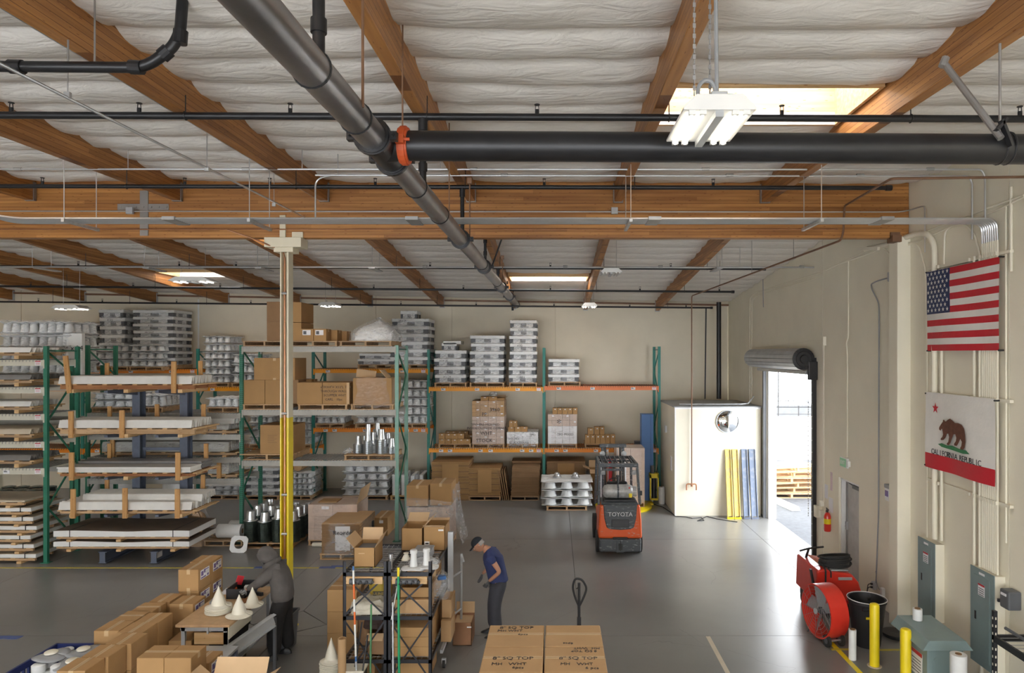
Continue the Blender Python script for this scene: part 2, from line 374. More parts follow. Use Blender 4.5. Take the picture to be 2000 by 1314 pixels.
# the column's diamond: slabs around it
def pslab(pts): MB().prism([(x,y,-.012) for x,y in pts],(0,0,.012)).build('slab',M['concrete'],fl)
pslab([(-5.295,11.135),(-4.545,11.135),(-5.295,11.70)]); pslab([(-4.435,11.135),(-3.705,11.135),(-3.705,11.70)])
pslab([(-5.295,11.72),(-5.12,11.59),(-4.49,12.21),(-4.49,16.895),(-5.295,16.895)]); pslab([(-3.705,11.72),(-3.86,11.59),(-4.48,12.21),(-4.48,16.895),(-3.705,16.895)])
pslab([(-4.49,11.16),(-3.87,11.58),(-4.49,12.19),(-5.11,11.58)])
MB().box(2.46,7.2,0,2.53,11.1,.0015).build('trim_1',M['sheet'],kind='structure')
# back wall in tilt-up panels
bw=MB().box(XL,DB+.03,0,XW+.2,DB+.25,7.6).build('wall_back',M['wall'],kind='structure')
cuts=[XL,-18.2,-12.15,-6.08,-3.5,.03,XW]
for a,b in zip(cuts,cuts[1:]): MB().box(a+.012,DB,0,b-.012,DB+.03,7.5).build('panel',M['wall'],bw,bevel=.006,seg=1)
for x in (-12.15,): MB().box(x-.025,DB-.012,0,x+.025,DB,6.45).build('seam_cover',M['white'],bw)
# right wall with roll-up opening and man door
RD0,RD1,RDZ=15.5,19.1,4.14; MD0,MD1,MDZ=13.3,14.24,2.03
rw=MB().box(XW+.03,D0,4.2,XW+.25,DB,8.0).build('wall_right',M['wallr'],kind='structure')
def rp(y0,y1,z0,z1): MB().box(XW,y0+.01,z0,XW+.25,y1-.01,z1).build('panel',M['wallr'],rw)
rp(D0,5.2,0,8);rp(5.2,8.9,0,8);rp(8.9,11.7,0,8)
rp(11.7,MD0+.01,0,8); rp(MD0-.01,MD1+.01,MDZ,8); rp(MD1-.01,15.1,0,8); rp(15.1,RD0+.01,0,8); rp(RD0-.01,RD1+.01,RDZ,8); rp(RD1-.01,DB,0,8)
MB().box(5.71,11.37,0,XW+.01,11.66,6.55).build('trim_2',M['wallr'],kind='structure',bevel=.01)
m=MB(); m.box(XL-.2,D0-.2,4.6,XW+.25,D0,8)
for a,b in ((XL-.2,-15.5),(-9.5,-7.5),(-1.5,.5),(5.0,XW+.25)): m.box(a,D0-.2,0,b,D0,4.6)
m.build('wall_front',M['wallr'],kind='structure')  # unseen wall; its wide openings are added to let in fill light
wl=MB().box(XL-.2,D0,0,XL,DB,8).build('wall_left',M['wall'],kind='structure')
# man door leaf, frame, closer, lever
MB().box(XW+.14,MD0,0,XW+.19,MD1,MDZ).build('door_1',mat('grey door paint',(.50,.49,.47),.5),kind='structure')
d1=bpy.data.objects['door_1']
f=MB(); f.box(XW+.04,MD0,0,XW+.13,MD0+.05,MDZ);f.box(XW+.04,MD1-.05,0,XW+.13,MD1,MDZ);f.box(XW+.04,MD0,MDZ-.05,XW+.13,MD1,MDZ); f.build('door_frame',M['white'],d1,bevel=.004)
MB().box(XW+.05,MD0+.12,MDZ-.14,XW+.13,MD0+.42,MDZ-.07).bar((XW+.06,MD0+.3,MDZ-.09),(XW+.06,MD0+.6,MDZ-.06),.02,.015).build('door_closer',M['dgrey'],d1)
MB().box(XW+.1,MD1-.14,.96,XW+.14,MD1-.08,1.12).cyl((XW+.09,MD1-.11,1.03),(XW+.09,MD1-.22,1.03),.011).build('door_handle',M['lgrey'],d1)
MB().box(XW+.115,MD1-.12,.02,XW+.14,MD1-.10,1.98).build('edge_strip',M['rod'],d1)
# ceiling: deck above, insulation batts between sub-purlins
def plane_deck(z0f,y0,y1,name):
    m=MB()
    for x0,x1 in ((XL-.3,-8),(-8,XW+.35)):
        m.add([(x0,y0,z0f(x0,y0)),(x1,y0,z0f(x1,y0)),(x1,y1,z0f(x1,y1)),(x0,y1,z0f(x0,y1)),(x0,y0,z0f(x0,y0)+.1),(x1,y0,z0f(x1,y0)+.1),(x1,y1,z0f(x1,y1)+.1),(x0,y1,z0f(x0,y1)+.1)],
          [(3,2,1,0),(4,5,6,7),(0,1,5,4),(1,2,6,5),(2,3,7,6),(3,0,4,7)])
    return m
cl=MB(); z=lambda x,d:Zb(x,d)+1.0
d=plane_deck(z,D0,11.4,''); e=plane_deck(z,11.4,DB+.2,'')
cl.v=d.v; cl.f=d.f; cl.m=d.m; cl.add(e.v,e.f)
ce=cl.build('ceiling',M['insul'],kind='structure')
PX=[3.5-2.443*k for k in range(11)]
bays=[(PX[0]+.065,XW-.01)]+[(PX[k+1]+.065,PX[k]-.065) for k in range(10)]
SKY={}   # bay index -> list of first strip y
STR=.61
near0=11.34-STR*20
def batt(x0,x1,y0,y1,seed,sag,nx):
    def fn(u,v):
        X=x0+(x1-x0)*u; Y=y0+(y1-y0)*v
        h=Zb(X,Y)+.37
        e=min(u,1-u)*(x1-x0)
        prof=abs(math.sin(PI*v))**.62
        k=.62+.38*min(1,e/.35)
        wr=noise.noise(Vector((X*2.1,Y*5.0,seed)))*.022+noise.noise(Vector((X*6+Y*5,Y*9,seed+9)))*.010
        if e<.4: wr+=noise.noise(Vector((X*14,Y*4,seed+3)))*.02*(1-e/.4)
        return (X,Y,h-sag*prof*k*(1+.25*noise.noise(Vector((X*.8,seed*3.1,0))))-wr*prof)
    MB().grid(fn,nx,8).build('insulation_batt',M['insul'],ce,smooth=True)
skyN={1:None}
def has_sky(b,y0):
    # skylights, extra ones added to brighten the room; bay 0 = next to the right wall
    if 7.2<y0+.3<8.3 and b in (1,5,9): return True
    if .4<y0+.3<1.6 and b in (3,7): return True
    if 19.0<y0+.3<20.25 and b in (2,6,9): return True
    if 19.0<y0+.3<20.25 and b==2: return True
    if 13.4<y0+.3<14.65 and b in (4,8): return True
    return False
sk={}
for b,(x0,x1) in enumerate(bays):
    ys=[]
    y=11.32
    while y>-1.5: ys.append((y-STR,y,.115)); y-=STR
    y=11.62
    while y<DB-.2: ys.append((y,min(y+STR,DB+.02),.075)); y+=STR
    for y0,y1,sag in ys:
        if has_sky(b,y0): sk.setdefault(b,[]).append((y0,y1)); continue
        batt(x0,x1,y0,y1,b*7.3+y0*1.7,sag,24 if (y0>3 and b<7) else 12)
wn=0
for b,l in sk.items():
    l.sort(); grp=[]
    for s in l:
        if grp and abs(grp[-1][1]-s[0])<.05: grp[-1][1]=s[1]
        else: grp.append([s[0],s[1]])
    for y0,y1 in grp:
        wn+=1; x0,x1=bays[b]; x0+=.02; x1-=.02; ym=(y0+y1)/2; xm=(x0+x1)/2; h=Zb(xm,ym)+.30
        t=.04
        m=MB(); m.box(x0,y0,h,x1,y0+t,h+.65);m.box(x0,y1-t,h,x1,y1,h+.65);m.box(x0,y0+t,h,x0+t,y1-t,h+.65);m.box(x1-t,y0+t,h,x1,y1-t,h+.65)
        o=m.build('window_%d'%wn,M['pine'],kind='structure')
        MB().box(x0+t,y0+t,h+.6,x1-t,y1-t,h+.62).build('diffuser',M['sky'],o)
        m=MB()
        for k in range(12): m.cyl((x0+.1+k*(x1-x0-.2)/11,y0+t+.01,h+.57),(x0+.1+k*(x1-x0-.2)/11,y1-t-.01,h+.57),.006,n=5)
        m.build('burglar_bars',M['white'],o)
        MB().box(x0+t,y1-t-.012,h,x1-t,y1-t,h+.15).build('facing_flap',M['insul'],o)
# purlins and girder
for k,x in enumerate(PX):
    for (ya,yb) in ((-1.6,11.38),(11.6,DB)):
        m=MB(); hw=.065
        vs=[(x+sx*hw,y,Zb(x,y)+dz) for y in (ya,yb) for dz in (0,.62) for sx in (-1,1)]
        m.add(vs,[(0,1,5,4),(2,6,7,3),(0,4,6,2),(1,3,7,5),(0,2,3,1),(4,5,7,6)])
        o=m.build('purlin',M['purlin'],ce,bevel=.006,seg=1)
        ye=yb if ya<5 else ya; s=-1 if ya<5 else 1; zz=Zb(x,ye)
        h=MB(); h.box(x-.08,ye,zz-.01,x+.08,ye+s*.05,zz+.02); h.box(x-.08,ye,zz,x-.066,ye+s*.06,zz+.3); h.box(x+.066,ye,zz,x+.08,ye+s*.06,zz+.3); h.build('beam_hanger',M['rod'],o)
        if ya>5:
            h=MB(); h.box(x-.08,DB-.01,Zb(x,DB)-.01,x-.066,DB-.1,Zb(x,DB)+.32);h.box(x+.066,DB-.01,Zb(x,DB)-.01,x+.08,DB-.1,Zb(x,DB)+.32);h.box(x-.08,DB-.1,Zb(x,DB)-.02,x+.08,DB,Zb(x,DB));h.build('beam_hanger',M['lgrey'],o)
MB().box(XL,DB-.08,6.2,XW,DB-.002,6.26).build('trim_3',M['brown'],kind='structure')
bpy.data.objects['trim_3'].rotation_euler=(0,math.atan(.017),0); bpy.data.objects['trim_3'].location.z+=.25
gi=MB().box(XL,11.4,6.53,5.92,11.58,7.56).build('girder',M['glulam'],ce,bevel=.006,seg=1)
# steel splice on the girder left
m=MB(); m.box(FX(229,11.38),11.385,FZ(410,11.38),FX(329,11.38),11.4,FZ(398,11.38)); m.box(FX(273,11.38),11.38,FZ(460,11.38),FX(289,11.38),11.4,FZ(372,11.38)); 
for k in range(7): m.cyl((FX(235+k*15,11.38),11.37,FZ(404,11.38)),(FX(235+k*15,11.38),11.39,FZ(404,11.38)),.016,n=6)
m.build('splice_plate',M['rod'],gi)
m=MB(); m.box(5.6,11.3,6.45,5.75,11.5,6.56); m.box(5.6,11.37,6.5,5.76,11.4,6.62); m.build('beam_seat',M['brown'],gi)
# column
t=thing('column',(-4.49,11.43,0),'yellow and cream steel column standing free beside the hooded worker','column')
cx=-4.49; yy0,yy1=11.33,11.53
def colpart(z0,z1,m_,nm):
    m=MB(); m.box(cx-.065,yy0,z0,cx-.045,yy1,z1); m.box(cx+.05,yy0,z0,cx+.075,yy1,z1); m.box(cx-.046,yy0+.09,z0,cx+.051,yy0+.105,z1); return m.build(nm,m_,t)
colpart(0,3.53,M['coly'],'lower_shaft'); colpart(3.53,6.3,M['colc'],'upper_shaft')
m=MB(); m.box(cx-.31,11.28,6.36,cx+.30,11.6,6.52); m.box(cx-.16,11.3,6.28,cx+.16,11.58,6.36); m.build('cap_plate',M['colc'],t,bevel=.005)
m=MB(); m.box(cx-.085,11.36,6.52,cx+.01,11.395,6.9);m.box(cx+.12,11.36,6.52,cx+.3,11.395,6.62); m.build('saddle',M['colc'],t)
MB().box(cx-.15,11.28,0,cx+.15,11.58,.02).build('base_plate',M['coly'],t)
m=MB(); m.cyl((cx-.005,11.37,0.3),(cx-.005,11.37,6.2),.018,n=8); m.tube([(cx-.005,11.37,6.2),(cx-.02,11.35,6.3),(cx-.5,11.2,6.5),(cx-.85,11.15,6.62)],.014,6); m.build('brown_pipe',M['copper'],t,label='copper pipe down the column')
m=MB()
for zc in (1.6,2.25,3.6,5.6): m.cyl((cx-.045,11.35,zc),(cx+.05,11.35,zc),.022,n=8)
m.build('pipe_clamp',M['galv'],t)
# ---------------------------------------------------------------- outdoors through the roll-up door
MB().box(XW+.2,10,-.3,45,60,-.01).build('ground_outside',M['asphalt'],kind='structure')
w=MB().box(6.6,29.5,-.05,40,29.8,1.85).build('wall_yard',M['white'],kind='structure')
MB().box(6.6,22.8,-.009,40,22.9,-.004).build('trim_4',M['white'],kind='structure')
t=thing('yard_fence',(14,30.2,1.85),'black yard fence with posts seen through the roll-up door','fence')
for k in range(14): MB().cyl((9+k*.9,30.2,1.0),(9+k*.9,30.2,2.3 if k!=1 else 4.4),.03,n=6).build('fence_post',M['black'],t)
MB().box(9,30.18,2.2,21,30.22,2.25).box(9,30.18,1.9,21,30.22,1.93).build('fence_rail',M['black'],t)
t=thing('car',(11.2,33,0),'dark parked car beyond the yard wall and fence','car')
m=MB(); m.prism([(9.6,32.2,1.2),(12.8,32.2,1.2),(12.8,32.2,2.0),(12.2,32.2,2.15),(11.8,32.2,2.65),(10.5,32.2,2.65),(10.0,32.2,2.15),(9.6,32.2,2.0)],(0,1.7,0)); m.build('car_body',M['dgrey'],t,bevel=.08)
for x in (10.2,12.2): MB().cyl((x,32.15,1.25),(x,32.4,1.25),.32,n=16).build('wheel',M['rubber'],t)
MB().prism([(10.2,32.17,2.15),(12,32.17,2.15),(11.7,32.17,2.55),(10.55,32.17,2.55)],(0,.02,0)).build('side_window',M['mirror'],t)
MB().box(6,31,-.3,45,60,.9).build('trim_5',M['white'],kind='structure')
# roll-up door: coil, hood bracket, guides, chain
t=thing('door_2',(XW,17.3,0),None,None); t['kind']='structure'
cx_,cz=5.62,4.47; r=.25
m=MB(); n=16; 
for k in range(n):
    a0=2*PI*k/n; a1=2*PI*(k+.86)/n
    p=lambda a,rr,y:(cx_+math.cos(a)*rr,y,cz+math.sin(a)*rr)
    m.add([p(a0,r,15.42),p(a1,r,15.42),p(a1,r,19.35),p(a0,r,19.35)],[(0,1,2,3)])
    b1=2*PI*(k+1)/n
    m.add([p(a1,r,15.42),p(b1,r-.02,15.42),p(b1,r-.02,19.35),p(a1,r,19.35)],[(0,1,2,3)])
m.build('door_coil',M['lgrey'],t)
MB().cyl((cx_,15.44,cz),(cx_,19.3,cz),.236,n=20).build('coil_core',M['dgrey'],t)
m=MB(); m.lathe([(.25,0),(.25,.02),(.18,.03),(.17,.05),(.1,.05),(.09,.09),(0,.09)],(cx_,15.42,cz),24,rot=Matrix.Rotation(PI/2,3,'X'))
for k in range(16):
    a=k*PI/8; m.bc((cx_+.215*math.cos(a),15.39,cz+.215*math.sin(a)),(.03,.02,.03))
m.build('end_bracket',M['black'],t,bevel=.004)
MB().box(5.72,15.36,4.0,5.93,15.46,4.42).build('chain_drive',M['black'],t,bevel=.02)
MB().box(5.7,15.5,4.12,5.9,19.2,4.2).build('curtain_edge',M['galv'],t)
MB().box(5.84,15.44,0,5.925,15.53,4.5).build('guide_rail',M['black'],t)
m=MB()
for k in range(16): m.cyl((5.835,15.48,.2+k*.27),(5.842,15.48,.2+k*.27),.014,n=6)
m.build('rail_bolts',M['lgrey'],t)
MB().box(5.84,19.08,0,5.925,19.17,4.2).build('guide_rail',M['dgrey'],t)
MB().box(XW+.02,18.98,0,XW+.24,19.1,RDZ).build('jamb',M['white'],t)
m=MB()
for k in range(60): m.bc((5.80,15.6,.9+k*.055),(.012,.02 if k%2 else .008,.04))
m.build('hand_chain',M['rod'],t)
# outside lamp by the jamb
t=thing('wall_lamp',(6.35,15.9,3.8),'white outdoor lamp head on an arm seen high in the door opening','lamp')
MB().lathe([(.02,.14),(.10,.10),(.15,0),(.17,-.03),(.1,-.06)],(6.42,16.3,3.82),14).build('lamp_head',M['white'],t,smooth=True)
MB().bar((6.2,15.9,3.95),(6.42,16.3,3.95),.04,.05).box(6.18,15.8,3.85,6.24,16.0,4.05).build('arm',M['lgrey'],t)
# wheel stop
o=MB().prism([(0,0,0),(0,.28,0),(0,.22,.13),(0,.06,.13)],(1.6,0,0)).build('wheel_stop',M['white'],bevel=.015,label='white concrete wheel stop on the asphalt outside the roll-up door',cat='wheel stop')
o.location=(6.95,20.75,-.01); o.rotation_euler=(0,0,math.radians(99))
# white room
x0,x1,y0,y1,zt=3.41,5.84,19.34,21.96,3.07
t=thing('equipment_room',((x0+x1)/2,(y0+y1)/2,0),'cream box-shaped equipment room in the corner beside the roll-up door','equipment room')
MB().box(x0,y0,0,x1,y1,zt).build('body',M['wallr'],t)
MB().box(x0-.03,y0-.03,zt,x1+.03,y1+.03,zt+.03).build('roof_cap',M['grey'],t)
m=MB(); m.box(x0-.006,y0-.01,0,x0+.03,y0-.001,zt); m.box(x0,y0-.008,zt-.05,x1,y0-.001,zt); m.build('corner_trim',M['white'],t)
MB().tube([(x0+.15,y0+.15,zt+.08),(x1-.5,y0+.15,zt+.08),(x1-.3,y0+.2,zt+.1),(x1-.1,y0+.3,zt+.3)],.022,8).build('roof_conduit',M['galv'],t)
MB().box(x0-.02,19.8,1.2,x0-.001,20.0,1.6).build('notice_label',M['paper'],t,label='small notice on the side')
MB().box(x0-.05,20.7,2.2,x0-.001,20.85,2.4).build('switch_box',M['lgrey'],t)
o=thing('convex_mirror',P(1421,823,19.3),'round convex mirror mounted on the front of the cream equipment room','mirror')
MB().lathe([(.31,0),(.30,.03),(.25,.06),(.17,.085),(.08,.1),(0,.104)],P(1421,823,19.33),32,rot=Matrix.Rotation(PI/2,3,'X')).build('mirror_face',M['mirror'],o,smooth=True)
MB().tube([P(1421,823,19.31)+Vector((.312*math.cos(a*PI/16),0,.312*math.sin(a*PI/16))) for a in range(32)],.012,6,closed=True).build('rim',M['lgrey'],o)
# ================================================================ PIPES, CONDUITS, LAMPS
def pipe(name,pts,r,m_,label,cat,n=10,parent=None,group=None):
    return MB().tube(pts,r,n).build(name,m_,parent,smooth=True,label=label,cat=cat,group=group)
def bend(pts,rad=.12,k=4):
    pts=[Vector(p) for p in pts]; out=[pts[0]]
    for i in range(1,len(pts)-1):
        a,b,c=pts[i-1],pts[i],pts[i+1]; d1=(a-b); d2=(c-b); rr=min(rad,d1.length*.45,d2.length*.45)
        p=b+d1.normalized()*rr; q=b+d2.normalized()*rr
        for j in range(k+1):
            t=j/k; out.append(p*(1-t)**2+b*2*t*(1-t)+q*t*t)
    out.append(pts[-1]); return out
# main running into the depth
def mz(D): return 6.07+.06*(D-2)/3.1 if D<5.1 else 6.13+.11*(D-5.1)/18
t=thing('sprinkler_main',(-1.28,12,6.1),'thick bare steel sprinkler main running from overhead to the back wall','pipe')
XM=-1.28
MB().tube([(XM,1.2,mz(1.2)),(XM,4.82,mz(4.82))],.10,24).tube([(XM,5.36,mz(5.36)),(XM,8.6,mz(8.6)),(XM,23.0,mz(23))],.10,24).build('pipe_run',M['steelp'],t,smooth=True)
m=MB(); m.cyl((XM,4.80,mz(5)),(XM,5.38,mz(5)),.107,n=24); m.cyl((XM,5.1,mz(5)),(XM+.16,5.1,mz(5)+.02),.107,n=24); m.build('tee_fitting',M['blackp'],t,smooth=True,label='black tee fitting')
def coupling(x,y,z,ax,r,m_,par,nm='coupling'):
    a=Vector(ax); m=MB(); c=Vector((x,y,z)); m.cyl(c-a*.035,c+a*.035,r+.022,n=22); m.cyl(c-a*.02,c+a*.02,r+.034,n=22)
    s=a.cross(Vector((0,0,1))).normalized()
    for sg in (-1,1):
        m.bc(c+s*sg*(r+.05),(.05 if abs(a.y)>.5 else .06,.06 if abs(a.y)>.5 else .05,.06)); m.cyl(c+s*sg*(r+.05)-a*.07,c+s*sg*(r+.05)+a*.07,.012,n=6)
    return m.build(nm,m_,par)
coupling(XM,4.80,mz(4.8),(0,1,0),.10,M['blackp'],t); coupling(XM,5.38,mz(5.4),(0,1,0),.10,M['blackp'],t)
for D in (9.3,12.4,16.5,19.4): coupling(XM,D,mz(D),(0,1,0),.10,M['blackp'],t)
for D in (3.6,4.4,6.3,7.6,12.0,15.2):
    m=MB(); m.tube([(XM+.104*math.cos(a*PI/9),D,mz(D)+.104*math.sin(a*PI/9)) for a in range(18)],.006,5,closed=True); m.build('hanger_ring',M['black'],t)
MB().cyl((XM,22.95,mz(23)),(XM,23.05,mz(23)),.115,n=20).build('end_cap',M['blackp'],t)
for px,py,D in ((695,240,5.75),(855,420,8.3)):
    x=XM; MB().cyl((x,D,mz(D)+.1),(x,D,7.4),.008,n=6).build('hanger_rod',M['brown'],t)
for D in (4.2,9.5,15.5):
    MB().cyl((XM+.1,D,mz(D)),(XM+.1,D,7.0 if D<14 else Zb(XM,D)),.010,n=6).bc((XM+.1,D,7.0 if D<14 else Zb(XM,D)),(.06,.06,.08)).build('hanger_rod',M['brown'],t)
MB().cyl((XM+.02,13.3,mz(13.3)),(XM+.35,12.9,6.95),.016,n=6).build('sway_brace',M['blackp'],t)
# cross main
t=thing('sprinkler_cross_main',(2.4,5.1,6.15),'wide black sprinkler main crossing the picture from the orange coupling','pipe')
MB().tube([(XM+.14,5.1,6.15),(5.9,5.1,6.11)],.110,28).build('pipe_run',M['blackp'],t,smooth=True)
coupling(XM+.16,5.1,6.15,(1,0,0),.11,M['redor'],t).__setitem__('label','orange red grooved coupling')
MB().tube([(3.32+.114*0,5.1+.115*math.cos(a*PI/10),6.13+.115*math.sin(a*PI/10)) for a in range(20)],.008,5,closed=True).tube([(3.38,5.1+.115*math.cos(a*PI/10),6.13+.115*math.sin(a*PI/10)) for a in range(20)],.008,5,closed=True).build('hanger_ring',M['black'],t)
a=P(1845,125,5.3); b=P(1955,270,4.95)
MB().tube([a,b],.026,10).build('sway_brace',M['rod'],t)
MB().bar(P(1945,255,4.95),P(1965,232,4.95),.05,.02).build('brace_clamp',M['black'],t)
MB().bar(P(1975,285,4.95),P(1955,235,4.95),.05,.02).build('brace_clamp',M['black'],t)
MB().cyl(a+Vector((-.02,0,-.02)),a+Vector((.01,0,.05)),.03,n=8).build('brace_foot',M['rod'],t)
MB().cyl(P(1953,250,5.1),P(1953,85,5.1),.010,n=6).build('hanger_rod',M['rod'],t)
# branch lines
def branch(D,pts,r,px_heads,label,endcap=None):
    c=Vector(((pts[0][0]+pts[-1][0])/2,D,pts[0][2]))
    t=thing('sprinkler_branch',c,label,'pipe')
    MB().tube(pts,r,12).build('pipe_run',M['blackp'],t,smooth=True)
    p0,p1=Vector(pts[0]),Vector(pts[-1])
    for px in px_heads:
        X=FX(px,D); f=(X-p0.x)/(p1.x-p0.x); z=p0.z+(p1.z-p0.z)*f
        m=MB(); m.cyl((X,D,z+r*.8),(X,D,z+r+.04),.021,n=8); m.bar((X-.018,D,z+r+.03),(X-.014,D,z+r+.085),.006,.006); m.bar((X+.018,D,z+r+.03),(X+.014,D,z+r+.085),.006,.006); m.cyl((X,D,z+r+.085),(X,D,z+r+.092),.028,n=10); m.build('sprinkler_head',M['blackp'],t)
    # riser from the main
    f=(XM-p0.x)/(p1.x-p0.x); z=p0.z+(p1.z-p0.z)*f
    MB().cyl((XM-.05,D,mz(D)+.05),(XM-.05,D,z),r*.95,n=12).cyl((XM-.05,D,mz(D)+.3),(XM-.05,D,mz(D)+.38),r*1.25,n=12).cyl((XM-.05,D,z-.14),(XM-.05,D,z-.03),r*1.3,n=12).build('riser',M['blackp'],t,smooth=True)
    for x in PX:
        if min(p0.x,p1.x)<x+.1<max(p0.x,p1.x):
            zz=p0.z+(p1.z-p0.z)*(x+.1-p0.x)/(p1.x-p0.x)
            MB().tube([(x+.1,D+r*1.15*math.cos(a*PI/6),zz+r*1.15*math.sin(a*PI/6)) for a in range(12)],.006,4,closed=True).cyl((x+.1,D,zz+r),(x+.1,D,max(zz+r+.05,Zb(x,D)+.15)),.006,n=5).build('pipe_hanger',M['black'],t)
    if endcap: MB().cyl((p1.x-.05,D,p1.z),(p1.x+.03,D,p1.z),r*1.35,n=12).build('end_cap',M['blackp'],t)
def BL(D,xl,yl,xr,yr,r,heads,label,cap=True):
    a=P(xl,yl,D); b=P(xr,yr,D); branch(D,[a,b],r,heads,label,cap)
branch(3.85,[(-8,3.85,7.02),(5.6,3.85,7.0)],.036,[],'black sprinkler branch nearest overhead above the frame edge',True)
BL(6.9,-200,224,2150,233,.036,(22,272,567,1049,1527,1992),'black sprinkler branch with heads, nearest of the small cross pipes',False)
BL(9.85,-200,363,1737,367,.031,(83,361,527,733,1063,1393),'black sprinkler branch in front of the wooden girder top')
BL(13.1,-900,457,1600,462,.028,(),'black sprinkler branch just behind and below the girder')
BL(16.1,-900,517,1493,525,.030,(153,350,461,550,840,1075,1310),'black sprinkler branch first beyond the girder, above the far skylights')
BL(18.9,-900,552,1432,570,.030,(60,260,430,730,905,1075,1250,1405),'black sprinkler branch second beyond the girder')
BL(21.7,-1200,579,1390,601,.028,(75,200,345,490,638,783,930,1082,1230,1340),'black sprinkler branch nearest the back wall')
# top left black elbowed drain pipe
D=5.3
t=thing('elbowed_pipe',P(180,130,D),'black pipe with two elbows, top left corner, bending up to the roof','pipe')
pts=bend([P(-220,128,D),P(285,132,D),P(338,92,D),P(352,62,D),P(361,-60,D)],.22,5)
MB().tube(pts,.042,14).build('pipe_run',M['blackp'],t,smooth=True)
for q0,q1 in ((P(20,130,D),P(45,131,D)),(P(255,131,D),P(278,132,D)),(P(316,110,D),P(330,98,D)),(P(351,85,D),P(353,60,D))):
    MB().cyl(q0,q1,.054,n=14).build('coupling',M['blackp'],t)
for px in (133,185): MB().cyl(P(px,125,D),P(px,-40,D),.007,n=6).build('hanger_rod',M['rod'],t)
# long bright conduits
def rods(xs,D,y0,par,top=None):
    for px in xs:
        a=P(px,y0,D); zt=Zb(a.x,D)+.33 if top is None else top
        MB().cyl(a,(a.x,D,zt),.005,n=5).build('hanger_rod',M['emt'],par)
t=thing('conduit',(-4.15,8,6.8),'bright thin conduit running diagonally from upper left down to the girder','conduit')
MB().tube([(-4.15,2.5,6.74),(-4.15,5.3,6.77),(-4.15,11.33,6.86)],.014,8).build('conduit_run',M['emt'],t,smooth=True)
for D in (5.82,8.15,10.1): MB().cyl((-4.15,D,6.8),(-4.15,D,7.33),.005,n=5).bc((-4.15,D,6.8),(.05,.03,.05)).build('hanger_rod',M['emt'],t)
x=PX[3]-.09
pipe('conduit',[(x,-1.5,Zb(x,-1.5)+.02),(x,11.3,Zb(x,11.3)+.02)],.010,M['emt'],'thin conduit fixed along the lower left edge of a near roof beam','conduit',6)
def hconduit(D,y,x0,tailpts,r,label,boxes=(),m_=None,rodx=(),clips=()):
    X0=FX(x0,D); z=FZ(y,D)
    t=thing('conduit',(0,D,z),label,'conduit')
    MB().tube(bend([(X0,D,z)]+[Vector(p) for p in tailpts],.16),r,8).build('conduit_run',m_ or M['emt'],t,smooth=True)
    for px in boxes: MB().bc((FX(px,D),D-.02,z),(.11,.06,.11)).build('junction_box',M['lgrey'],t,bevel=.006)
    for px in clips: MB().cyl((FX(px,D)-.05,D,z),(FX(px,D)+.05,D,z),r*1.7,n=8).build('coupling',M['wire'],t)
    rods(rodx,D,y,t)
    return t
XC=5.86
hconduit(9.29,330,-250,[(XC-.05,9.29,FZ(331,9.29)),(XC,9.29,7.0),(XC,9.29,6.2)],.013,'upper thin conduit crossing above the girder to the right wall',clips=(35,480,925,1378,1817),rodx=(123,250,590,860))
hconduit(9.58,342,616,[(XC-.05,9.58,FZ(344,9.58)),(XC,9.58,7.0),(XC,9.58,6.2)],.013,'second thin conduit just below the upper one, ending at right wall',clips=(985,1425,1680),rodx=(660,880))
MB().tube(bend([P(616,428,9.58),P(616,350,9.58),P(650,341,9.58)],.1),.013,8).build('conduit_drop',M['emt'],bpy.data.objects['conduit.003'] if 'conduit.003' in bpy.data.objects else None,smooth=True,label=None if 'conduit.003' in bpy.data.objects else 'bent conduit drop beside the column',cat=None if 'conduit.003' in bpy.data.objects else 'conduit')
hconduit(11.3,412,-350,[P(1765,414,11.3),P(1797,402,10.95)+Vector((.05,0,0)),(XC,10.8,6.9),(XC,10.8,6.2)],.011,'thin conduit across the face of the girder with two junction boxes',boxes=(255,1200),rodx=())
hconduit(11.32,448,-350,[P(1636,448,11.32)],.010,'copper line along the lower face of the girder',m_=M['copper'])
# flat rack of eight conduits
t=thing('conduit_rack',(0,9.2,6.38),'flat rack of parallel steel conduits hung below the near beams','conduit rack')
for k in range(8):
    D=9.03+k*.045; xw=XC
    MB().tube(bend([P(-260,405,D),P(-40,415,D),(FX(28,D),D,6.385),(xw-.01,D,6.38),(xw,D,6.1)],.17,5),.016,7).build('conduit_run',M['emt'],t,smooth=True)
for X in (-6.43,-4.0,1.0,3.5):
    m=MB(); m.box(X-.02,8.92,6.32,X+.02,9.62,6.36); m.build('strut',M['galv'],t)
    for y in (8.95,9.58): MB().cyl((X,y,6.34),(X,y,Zb(X,y)+.1),.006,n=5).build('hanger_rod',M['emt'],t)
for px in (345,810,1275,1720): MB().box(FX(px-12,9.2),8.99,6.36,FX(px+12,9.2),9.39,6.405).build('coupling_row',M['wire'],t)
# far bright conduit
t=hconduit(15.6,521,-500,[(FX(1590,15.6),15.6,FZ(522,15.6))],.020,'bright conduit crossing beyond the girder to the right wall',clips=(830,1104,1290,1566),rodx=(63,100,282,310,503,524,727,741,1400,1410,1445),m_=M['emt'])
for px in (90,300,515,733,1400): MB().box(FX(px-6,15.5),15.2,FZ(524,15.6)-.05,FX(px+6,15.5),15.9,FZ(524,15.6)-.02).build('strut',M['galv'],t)
